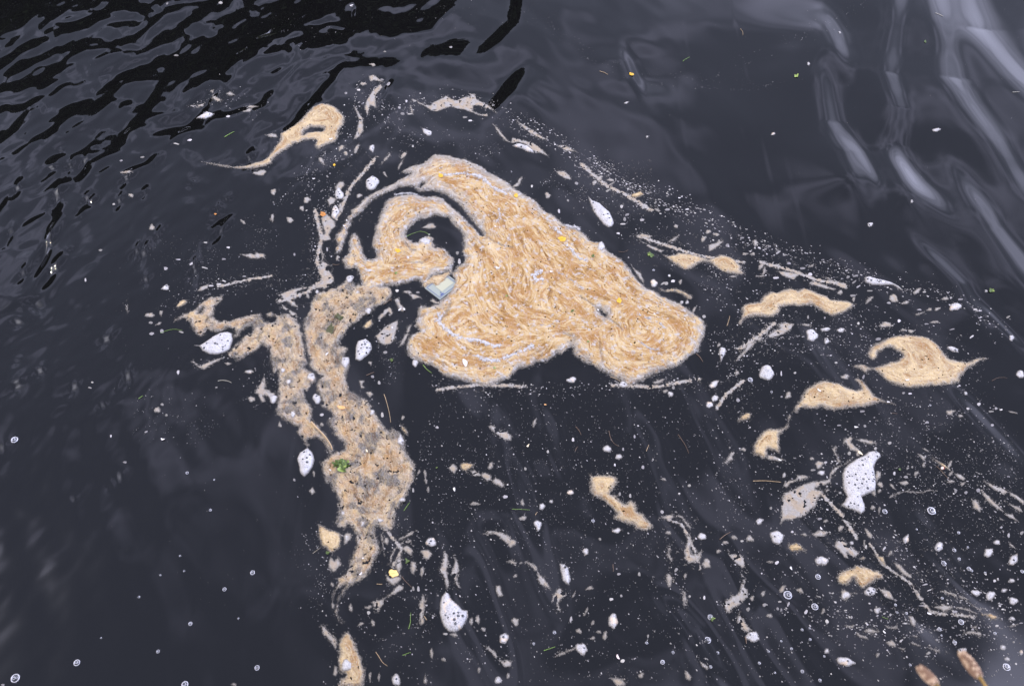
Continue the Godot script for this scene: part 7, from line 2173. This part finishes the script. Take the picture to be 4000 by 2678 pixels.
func groove_paths() -> Array:
	return [
		[4.2, [-149,-2483,-122,-2453,-83,-2413,-42,-2391,0,-2379]],
		[4.3, [282,-2112,324,-2077,358,-2045,387,-2006,424,-1971,443,-1942]],
		[7.9, [-253,-2085,-259,-2049,-275,-2018,-292,-1996]],
		[7.0, [189,-1936,224,-1923,258,-1910,236,-1885]],
		[5.2, [349,-1887,350,-1841,356,-1794]],
		[5.2, [-455,-2298,-418,-2293,-377,-2298,-359,-2317]],
		[3.8, [-458,-2403,-437,-2369,-414,-2362]],
	]


func flow_paths() -> Array:
	return [
		[-635,-2499,-536,-2709,-344,-2819,-142,-2763,56,-2550,296,-2301,502,-2093,653,-1982],
		[-560,-2301,-560,-2524,-471,-2629,-334,-2629,-212,-2473,-132,-2301,-146,-2115],
		[-211,-2448,-94,-2207,16,-2026,191,-1939,405,-1982],
		[-368,-1897,-207,-1794,-36,-1794,191,-1918,371,-2004],
		[367,-1939,393,-1794,526,-1753,674,-1855,691,-2004,556,-2093,426,-2026,434,-1897,535,-1855,613,-1939,549,-2004],
		[-80,-2602,55,-2399,163,-2207,268,-2093],
		[-340,-2026,-200,-2093,-73,-1982],
		[-243,-2277,-427,-2254,-570,-2207,-732,-2026],
		[-701,-2399,-632,-2277,-501,-2254],
		[-40,-2399,35,-2254,-2,-2115,70,-2070,144,-2184],
		[130,-2399,218,-2207,378,-2115],
	]


func bands() -> Array:
	return [
		[84, 160, 3, 9, 0, [-727,-3460,-568,-3110,-436,-3020]],
		[69, 420, 3, 10, 0, [-641,-3234,-371,-3361,-153,-3329,19,-3171,163,-3020]],
		[68, 520, 3, 12, 0, [19,-3202,266,-2991,554,-2736,758,-2602]],
		[77, 650, 3, 12, 0, [324,-2904,648,-2682,919,-2499,1175,-2325]],
		[62, 600, 3, 10, 0, [1090,-2374,1352,-2277,1606,-2184,1817,-2093,1983,-1939]],
		[112, 600, 2, 7, 0, [159,-2819,446,-2602,711,-2350,970,-2207]],
		[125, 900, 2, 8, 0, [787,-2207,1046,-2115,1299,-2026,1544,-1939,1837,-1753]],
		[104, 700, 2, 8, 0, [781,-1876,1010,-1897,1267,-1876,1436,-1855]],
		[149, 600, 2, 7, 0, [802,-1654,1053,-1654,1370,-1578,1859,-1559]],
		[80, 520, 2, 10, 0, [-727,-3460,-759,-3141,-826,-2819,-852,-2550,-839,-2301]],
		[60, 260, 2, 8, 0, [-840,-3110,-939,-2763,-1058,-2629]],
		[124, 260, 2, 6, 0, [-505,-3110,-354,-3020,-43,-2962]],
		[73, 240, 2, 7, 0, [-1348,-2070,-1189,-2184,-977,-2230]],
		[110, 170, 2, 5, 0, [-1409,-2026,-1285,-2207,-1268,-2399]],
		[87, 120, 2, 8, 0, [-1592,-3297,-1411,-3361,-1216,-3234]],
		[55, 120, 2, 8, 0, [-989,-2070,-894,-2161,-796,-2254]],
		[152, 130, 2, 5, 0, [-1154,-2399,-1011,-2448]],
		[116, 150, 2, 5, 0, [-1434,-1559,-1278,-1597,-1120,-1467]],
		[130, 130, 2, 4, 0, [-1570,-2399,-1398,-2301,-1244,-2277]],
		[69, 160, 2, 6, 0, [-566,-1961,-466,-1814,-491,-1694]],
		[27, 330, 2, 9, 0, [-322,-1694,-35,-1674,217,-1684,472,-1713,728,-1733]],
		[57, 200, 1.5, 4, 0, [69,-4073,512,-3596,990,-3494,1287,-3427]],
		[60, 110, 1.5, 5, 0, [1039,-3527,1566,-3845,1928,-4112]],
		[17, 90, 2, 5, 0, [358,-3666,612,-3460,1154,-3410,1491,-3460]],
		[89, 200, 2, 6, 0, [-728,-1094,-607,-970,-643,-795]],
		[87, 260, 2, 7, 0, [-446,-1158,-316,-1047,-333,-852,-242,-753]],
		[126, 200, 2, 6, 0, [-526,-767,-378,-685,-236,-632]],
		[85, 120, 2, 6, 0, [-1016,-1616,-901,-1733,-982,-1814]],
		[52, 220, 2, 9, 0, [813,-1733,951,-1855,1113,-1982]],
		[97, 260, 2, 7, 0, [1361,-1540,1667,-1467,1848,-1377]],
		[95, 420, 2, 8, 0, [1162,-1377,1477,-1360,1745,-1207]],
		[75, 420, 2, 9, 0, [978,-1240,1239,-1158,1314,-1031,1477,-925,1672,-852]],
		[85, 560, 2, 9, 0, [974,-823,1183,-795,1464,-781,1644,-767]],
		[142, 150, 1.5, 5, 0, [-1342,-3995,-939,-3773,-404,-4034,21,-4112]],
	]


func fields() -> Array:
	return [
		[3000, 2, 7, 64, [-287,-1674,895,-1713,848,-1207,575,-970,643,-606,-125,-606,-312,-970,-342,-1467]],
		[2600, 2, 7, 62, [748,-1377,1181,-1467,1872,-1449,1604,-606,643,-606]],
		[150, 1.5, 3.5, 20, [-2804,-4151,2804,-4151,2147,-2207,1357,-2301,270,-3110,-606,-3596,-2616,-3596]],
		[160, 1.5, 3.5, 40, [-1780,-2550,-910,-2550,-657,-685,-1360,-970]],
		[900, 1.5, 4, 64, [-358,-1467,377,-1559,493,-1047,-256,-1047]],
		[600, 2, 5, 66, [1454,-1395,1873,-1395,1730,-970,1363,-1047]],
	]


func left_over() -> Array:
	return [
		[1765,-1097,10.0,5.3,145],
		[-1408,-1945,12.2,6.8,71],
		[554,-967,9.5,5.0,125],
		[-224,-2307,14.4,6.5,88],
		[1233,-2272,13.1,7.1,175],
		[1465,-1910,12.4,6.3,175],
		[1581,-1253,10.7,5.2,112],
		[970,-829,9.4,4.6,133],
		[-1599,-4146,15.5,12.8,-143],
		[351,-669,7.7,5.0,177],
		[-468,-819,6.7,6.1,-139],
		[779,-836,7.0,6.0,138],
		[1237,-1404,8.6,6.7,126],
		[1030,-796,7.1,5.8,140],
		[1354,-847,13.0,3.2,179],
		[-23,-1224,7.8,6.7,-179],
		[1395,-1445,8.7,6.7,151],
		[1662,-1255,8.5,6.2,153],
		[-1466,-2269,10.5,8.4,-135],
		[1413,-2126,11.9,6.7,174],
		[1325,-1578,10.9,5.6,175],
		[1455,-826,9.4,4.2,176],
		[1330,-694,9.3,4.0,152],
		[-488,-1560,10.4,5.7,83],
		[575,-2544,10.7,9.0,168],
		[1257,-2239,10.5,8.0,162],
		[1418,-1308,8.9,5.8,168],
		[903,-995,8.9,4.9,149],
		[1717,-1089,9.4,4.9,116],
		[-1447,-1934,10.0,7.2,-163],
		[-1299,-1749,11.4,5.8,73],
		[-1093,-2213,15.6,5.2,-179],
		[429,-954,7.6,5.5,100],
		[193,-804,10.7,3.5,107],
		[-878,-2121,11.5,6.7,78],
		[437,-2723,17.1,5.9,140],
		[1144,-2359,16.7,5.2,144],
		[-1360,-2294,13.4,6.2,144],
		[-214,-748,8.8,4.1,-179],
		[836,-851,6.8,5.5,156],
		[474,-1345,7.9,6.3,104],
		[864,-1631,8.2,7.0,132],
		[-235,-2353,11.0,7.5,86],
		[-309,-893,8.8,4.4,85],
		[420,-1236,8.4,5.4,98],
		[645,-2189,9.3,8.0,162],
		[1797,-1520,9.9,5.3,144],
		[-617,-3447,14.2,9.0,105],
		[-1462,-1988,9.4,7.2,-156],
		[-502,-1846,8.1,7.5,-137],
		[489,-2622,11.9,7.3,97],
		[931,-2396,9.7,8.1,122],
		[1368,-1736,11.7,4.8,119],
		[692,-2606,12.7,6.6,178],
		[631,-2189,13.5,5.1,143],
		[1110,-2219,12.0,5.8,177],
		[1844,-2097,11.9,5.6,175],
		[526,-1171,6.7,6.0,121],
		[1571,-1999,9.4,6.6,121],
		[330,-869,6.5,5.1,174],
		[384,-1245,7.6,5.4,98],
		[-718,-1564,7.6,6.4,-159],
		[-478,-2152,8.4,7.8,-144],
		[498,-2547,11.7,6.7,96],
		[489,-2518,13.5,5.8,179],
		[781,-2018,8.4,7.3,146],
		[1413,-2224,10.4,6.5,132],
		[1778,-1612,8.3,6.1,150],
		[1381,-1323,8.2,5.2,115],
		[-533,-3233,11.1,9.5,74],
		[-1595,-598,6.5,4.3,-162],
		[-326,-894,7.4,4.4,84],
		[638,-874,7.4,4.3,101],
		[674,-2201,9.2,6.9,172],
		[1178,-2298,9.5,7.0,166],
		[1077,-1149,7.8,4.8,173],
		[1216,-1049,8.1,4.3,109],
		[916,-854,9.4,3.3,128],
		[1276,-1042,10.4,3.4,133],
		[621,-1682,8.0,6.2,106],
		[1490,-2152,13.7,4.6,178],
		[1446,-2230,14.7,4.4,166],
		[-1225,-2185,11.9,5.2,-177],
		[-513,-1704,8.0,5.9,79],
		[-278,-1504,6.7,6.3,-143],
		[294,-2764,9.7,8.0,98],
		[1722,-1586,7.7,5.7,139],
		[1617,-1247,7.0,5.2,145],
		[-1328,-1607,7.5,5.9,-138],
		[510,-2573,11.3,6.1,155],
		[1552,-2090,9.2,6.0,169],
		[1091,-1336,8.8,4.3,176],
		[-1742,-3698,12.8,8.7,-168],
		[-1530,-3046,11.6,7.3,-172],
		[-1410,-1367,8.1,4.7,-172],
		[227,-1465,8.2,4.9,94],
		[-390,-2141,8.2,6.8,-172],
		[1887,-2046,10.9,4.9,175],
		[1554,-1529,7.7,5.3,163],
		[1816,-1581,10.0,4.2,176],
		[-655,-3481,10.4,9.6,49],
		[1840,-1918,16.4,3.0,145],
		[1382,-917,11.8,2.4,165],
		[-1302,-2272,15.1,3.8,-161],
		[1047,-1746,13.2,3.3,101],
		[635,-1276,6.7,5.0,171],
		[438,-745,6.9,3.5,97],
		[-351,-1251,8.4,3.9,85],
		[1001,-2439,9.6,6.2,174],
		[209,-2596,13.1,4.9,92],
		[-763,-3399,11.0,8.2,-173],
		[-228,-3210,10.6,7.8,-178],
		[-201,-3186,10.6,7.7,-178],
		[-541,-1731,7.1,5.9,73],
		[1837,-1594,7.5,5.2,129],
		[1337,-1422,6.8,5.2,127],
		[914,-1191,6.1,5.1,128],
		[877,-838,5.5,4.6,138],
		[1621,-931,6.1,4.4,138],
		[361,-954,5.9,4.5,174],
		[408,-1419,7.2,4.8,98],
		[48,-1341,6.9,4.8,91],
		[1665,-2051,10.8,4.4,177],
		[1434,-2198,13.5,3.8,142],
		[1447,-2175,13.1,3.8,146],
		[-1330,-1942,11.8,3.8,-156],
		[1279,-787,9.3,2.5,179],
		[-1586,-3020,15.1,4.6,-158],
		[454,-1470,8.2,4.0,96],
		[-205,-1253,7.6,3.9,87],
		[463,-2464,8.6,6.3,175],
		[2021,-2018,11.1,4.0,147],
		[890,-863,6.6,3.6,176],
		[1579,-781,6.5,3.4,173],
		[1771,-1953,14.6,2.9,163],
		[1143,-1367,6.3,5.0,154],
		[1225,-1519,9.0,3.7,178],
		[-1769,-2368,8.2,6.2,-150],
		[-1329,-2415,10.5,4.9,-177],
		[-1255,-2175,10.1,4.6,-177],
		[-1303,-1562,6.6,5.0,56],
		[304,-1077,5.5,4.5,100],
		[590,-878,5.2,4.3,111],
		[132,-1411,6.2,4.8,93],
		[-933,-2347,8.7,5.5,76],
		[1319,-1515,6.3,5.0,142],
		[-822,-3369,9.9,7.5,75],
		[-496,-3233,12.8,5.5,-179],
		[1525,-1655,7.7,4.3,173],
		[-1374,-3202,9.7,6.9,-169],
		[-1225,-2388,8.6,5.5,-172],
		[-1231,-2322,8.5,5.4,-173],
		[-1125,-2226,8.4,5.2,-173],
		[-796,-2374,12.4,3.7,82],
		[780,-2606,10.2,5.0,163],
		[1206,-2018,9.0,4.3,105],
		[1285,-1511,6.7,4.5,168],
		[-1728,-2934,10.4,5.7,-174],
		[-1424,-2318,12.2,3.6,-179],
		[1906,-2041,9.9,3.8,177],
		[1677,-1981,9.8,3.8,177],
		[1169,-1247,6.0,4.1,168],
		[-319,-3745,9.0,8.5,69],
		[1169,-2344,8.5,4.8,175],
		[1709,-2139,8.3,4.5,173],
		[1271,-1797,7.8,4.0,175],
		[1321,-684,6.3,2.7,177],
		[-1786,-2204,9.7,3.9,71],
		[-1622,-1680,8.4,3.5,-160],
		[363,-880,4.5,4.2,134],
		[1806,-2105,7.4,5.0,122],
		[1404,-1987,6.9,5.0,119],
		[1392,-898,9.6,2.0,161],
		[-552,-3276,9.6,6.4,82],
		[-1885,-4126,12.3,6.9,71],
		[795,-1071,5.3,3.9,170],
		[374,-1358,6.1,4.0,97],
		[-782,-1295,6.1,3.9,76],
		[90,-2750,9.6,5.0,91],
		[1501,-1658,6.2,4.6,158],
		[1435,-1343,5.8,4.2,162],
		[972,-1102,5.4,3.9,168],
		[1071,-829,5.1,3.5,169],
		[889,-835,5.2,3.5,109],
		[1662,-790,7.2,2.4,177],
		[1251,-731,5.5,3.1,150],
		[-521,-3324,11.3,5.4,85],
		[-871,-4087,10.0,8.2,71],
		[-1206,-2202,10.3,3.6,-154],
		[-1362,-1490,6.1,3.9,159],
		[-1489,-1473,6.7,3.5,69],
		[663,-2230,6.5,5.0,105],
		[596,-1245,4.8,4.1,160],
		[251,-2659,8.0,4.9,93],
		[1273,-2015,6.8,4.3,110],
		[1100,-1746,5.5,4.6,141],
		[-468,-3008,8.9,5.2,84],
		[-1785,-2640,7.3,5.4,53],
		[-1160,-2201,9.2,3.5,-178],
		[1855,-1588,6.0,3.7,168],
		[-657,-3701,8.0,7.0,-163],
		[-1819,-2909,7.5,5.5,-160],
		[897,-2424,6.4,4.6,107],
		[1452,-1347,4.8,3.6,130],
		[1699,-935,4.4,3.1,139],
		[1634,-937,4.3,3.1,138],
		[1616,-835,5.1,2.5,174],
		[390,-675,4.3,2.6,152],
		[1539,-1976,5.6,4.1,159],
		[1031,-1643,5.1,3.8,167],
		[1725,-1692,5.3,3.7,161],
		[1613,-849,5.0,2.5,150],
		[-1620,-1704,5.3,3.8,-161],
		[-1139,-1684,5.1,3.4,-171],
		[1244,-1502,4.4,3.4,151],
		[498,-2328,4.9,3.7,101],
	]


func ripples() -> Array:
	return [
		[37.8, 0.178, [-2635,-4073,-2675,-3976]],
		[49.8, 0.120, [-2279,-3666,-2339,-3494,-2494,-3427]],
		[44.4, 0.137, [-1958,-3920,-2000,-3809,-2077,-3755]],
		[39.6, 0.164, [-1429,-3460,-1488,-3313,-1537,-3141,-1636,-3110]],
		[34.6, 0.178, [-1785,-3297,-1832,-3141]],
		[22.7, 0.166, [-1870,-3378,-1914,-3297]],
		[25.6, 0.132, [-2223,-3511,-2287,-3394,-2387,-3297]],
		[47.7, 0.098, [-2200,-3827,-2323,-3737,-2527,-3596]],
		[29.6, 0.178, [-2371,-3249,-2400,-3110]],
		[24.4, 0.111, [-2184,-3110,-2261,-3035,-2325,-2976]],
		[54.5, 0.164, [-2159,-3218,-2194,-3156]],
		[43.4, 0.084, [-2002,-2962,-2083,-2956,-2127,-2933]],
		[21.4, 0.211, [-1974,-2933,-1984,-2861]],
		[19.7, 0.097, [-1811,-3141,-1856,-3110]],
		[19.0, 0.140, [-1725,-2875,-1777,-2841]],
		[30.5, 0.178, [-1758,-3460,-1775,-3345]],
		[35.6, 0.178, [-1958,-3511,-2013,-3345]],
		[22.2, 0.150, [-2089,-3156,-2117,-3110]],
		[17.2, 0.220, [-1583,-3110,-1598,-3080]],
		[22.3, 0.215, [-1437,-3218,-1474,-3141]],
		[24.0, 0.254, [-1677,-2933,-1683,-2915]],
		[19.0, 0.143, [-1863,-2861,-1896,-2833]],
		[16.5, 0.169, [-2117,-2833,-2144,-2791]],
		[13.7, 0.296, [-1900,-2669,-1923,-2576]],
		[24.5, 0.182, [-1845,-3110,-1848,-3080]],
		[18.9, 0.233, [-1956,-2833,-1962,-2819]],
		[30.9, 0.198, [-879,-3544,-931,-3427,-992,-3313]],
		[32.5, 0.251, [-990,-3297,-1022,-3218,-1056,-3156]],
		[45.7, 0.234, [-2,-3460,-24,-3410]],
		[22.7, 0.199, [-1216,-3361,-1237,-3297]],
		[102.7, 0.085, [-195,-3701,-241,-3737,-310,-3744]],
		[96.5, 0.116, [-864,-3920,-923,-3827,-987,-3791]],
		[74.7, 0.087, [-519,-3995,-628,-3882,-745,-3901]],
		[48.8, 0.132, [-382,-4073,-445,-3920,-513,-3901]],
		[88.9, 0.178, [-1212,-4073,-1311,-3809,-1387,-3719]],
		[57.4, 0.166, [-1390,-3737,-1448,-3562,-1524,-3494]],
		[50.5, 0.178, [-1579,-3773,-1656,-3596]],
		[30.2, 0.178, [22,-4151,9,-3957,-94,-3809]],
		[20.5, 0.223, [-625,-3427,-633,-3394]],
		[19.1, 0.230, [-2033,-2070,-2001,-2093]],
		[16.9, 0.267, [-1947,-2037,-1985,-2070]],
		[13.8, 0.216, [-2283,-2655,-2284,-2629]],
		[13.6, 0.180, [-2118,-2550,-2126,-2542]],
		[15.8, 0.409, [-1287,-2550,-1309,-2512]],
		[11.3, 0.443, [-1261,-2563,-1273,-2524]],
		[25.0, 0.083, [-1635,-3249,-1756,-3218]],
		[53.6, 0.135, [-1783,-3666,-1863,-3527,-1934,-3460]],
		[42.9, 0.119, [-1901,-3596,-1995,-3527,-2039,-3444]],
		[40.4, 0.131, [-2476,-3791,-2528,-3737,-2572,-3666]],
		[75.1, 0.108, [-1065,-4034,-1120,-3920,-1230,-3882]],
		[56.6, 0.154, [-1686,-4073,-1756,-3957,-1824,-3845]],
		[60.5, 0.116, [-2185,-4073,-2276,-3976,-2330,-3920]],
		[50.3, 0.220, [1820,-2791,1828,-3020,1902,-3265,1913,-3527,2046,-3920,2170,-4313]],
		[51.2, 0.220, [1580,-2791,1578,-2962,1550,-3171,1572,-3427]],
		[54.8, 0.220, [1865,-2736,1837,-2819]],
		[73.5, 0.220, [2329,-2875,2303,-3050,2253,-3297,2225,-3494,2302,-3920,2354,-4272]],
		[91.7, 0.220, [2578,-3562,2488,-3920,2548,-4272]],
		[55.9, 0.220, [1704,-3737,1704,-3845]],
		[30.6, 0.220, [628,-3511,604,-3631]],
		[58.1, 0.220, [2179,-2301,2127,-2499,2095,-2709]],
		[19.8, 0.205, [2001,-1939,1958,-2026]],
		[31.1, 0.220, [1646,-2819,1629,-2962]],
		[37.8, 0.205, [654,-685,609,-767,558,-823]],
		[41.0, 0.205, [813,-632,750,-767]],
		[38.3, 0.205, [961,-685,902,-823,867,-867]],
		[36.2, 0.205, [1287,-867,1213,-985,1153,-1047]],
		[36.6, 0.205, [1823,-1449,1761,-1559]],
		[36.9, 0.205, [1490,-970,1431,-1078]],
		[26.4, 0.205, [775,-925,756,-1000]],
		[46.4, 0.205, [656,-595,625,-672]],
		[32.5, 0.205, [1900,-2070,1880,-2184,1822,-2301]],
		[49.7, 0.205, [1288,-1733,1254,-1814]],
		[54.0, 0.205, [558,-1240,501,-1467]],
		[54.4, 0.205, [14,-1291,-34,-1503]],
		[58.9, 0.205, [771,-1431,711,-1597]],
		[54.0, 0.205, [217,-1257,160,-1467]],
		[57.0, 0.205, [-162,-896,-243,-1078]],
		[55.3, 0.205, [-58,-753,-104,-925]],
		[57.8, 0.205, [117,-970,75,-1158]],
	]


func glints() -> Array:
	return [
		[-2006, -2399, 79, 15, 93, -0.146, 0.310],
		[-1940, -2266, 49, 16, 104, -0.148, 0.291],
		[-2004, -1993, 17, 18, 95, -0.121, 0.243],
		[-1838, -1758, 20, 11, 101, -0.133, 0.207],
		[-2052, -2682, 43, 13, 83, -0.159, 0.351],
		[-1891, -2655, 22, 13, 105, -0.181, 0.353],
		[-1766, -2798, 29, 13, 108, -0.163, 0.294],
		[-2046, -2729, 28, 15, 106, -0.126, 0.278],
		[-1491, -1733, 32, 11, 94, -0.146, 0.166],
		[-1874, -1422, 21, 11, 88, -0.085, 0.111],
		[-1577, -2350, 39, 14, 98, -0.164, 0.246],
		[-1344, -2266, 47, 12, 87, -0.191, 0.241],
		[-1685, -1684, 24, 11, 106, -0.119, 0.154],
		[-1618, -1908, 29, 13, 119, -0.137, 0.187],
		[-1971, -2998, 18, 14, 101, -0.149, 0.309],
		[-1274, -2480, 39, 11, 114, -0.211, 0.269],
		[-2052, -2881, 23, 10, 92, -0.133, 0.294],
		[-2059, -2242, 30, 13, 93, -0.100, 0.219],
		[-1316, -2609, 24, 10, 97, -0.211, 0.284],
		[-2132, -2868, 17, 15, 89, -0.124, 0.290],
		[-1286, -2667, 18, 13, 99, -0.218, 0.291],
		[-1228, -2928, 29, 14, 98, -0.239, 0.321],
		[-1662, -2708, 23, 9, 96, -0.171, 0.286],
		[-1544, -2451, 32, 12, 96, -0.173, 0.259],
		[-1536, -2208, 23, 11, 96, -0.150, 0.212],
		[-2008, -2437, 29, 9, 94, -0.107, 0.226],
		[-1947, -1806, 13, 11, 95, -0.085, 0.152],
		[-1614, -2364, 33, 9, 97, -0.148, 0.228],
		[-1764, -2656, 27, 10, 94, -0.144, 0.257],
		[-1554, -1604, 14, 10, 97, -0.122, 0.135],
		[-1195, -2875, 14, 10, 97, -0.223, 0.292],
		[-1902, -2364, 14, 11, 92, -0.115, 0.221],
		[-1910, -1699, 25, 13, 93, -0.085, 0.139],
		[-2192, -2476, 34, 13, 89, -0.089, 0.225],
		[-1416, -1309, 17, 11, 98, -0.128, 0.096],
		[-1920, -2675, 23, 10, 94, -0.128, 0.255],
		[-1440, -1276, 12, 7, 98, -0.124, 0.091],
		[-2248, -2737, 32, 11, 90, -0.096, 0.252],
		[-1986, -2915, 39, 12, 92, -0.132, 0.277],
		[-2121, -2978, 13, 10, 91, -0.121, 0.280],
		[-1462, -2759, 12, 12, 97, -0.184, 0.275],
		[-1557, -1221, 9, 10, 98, -0.108, 0.081],
	]
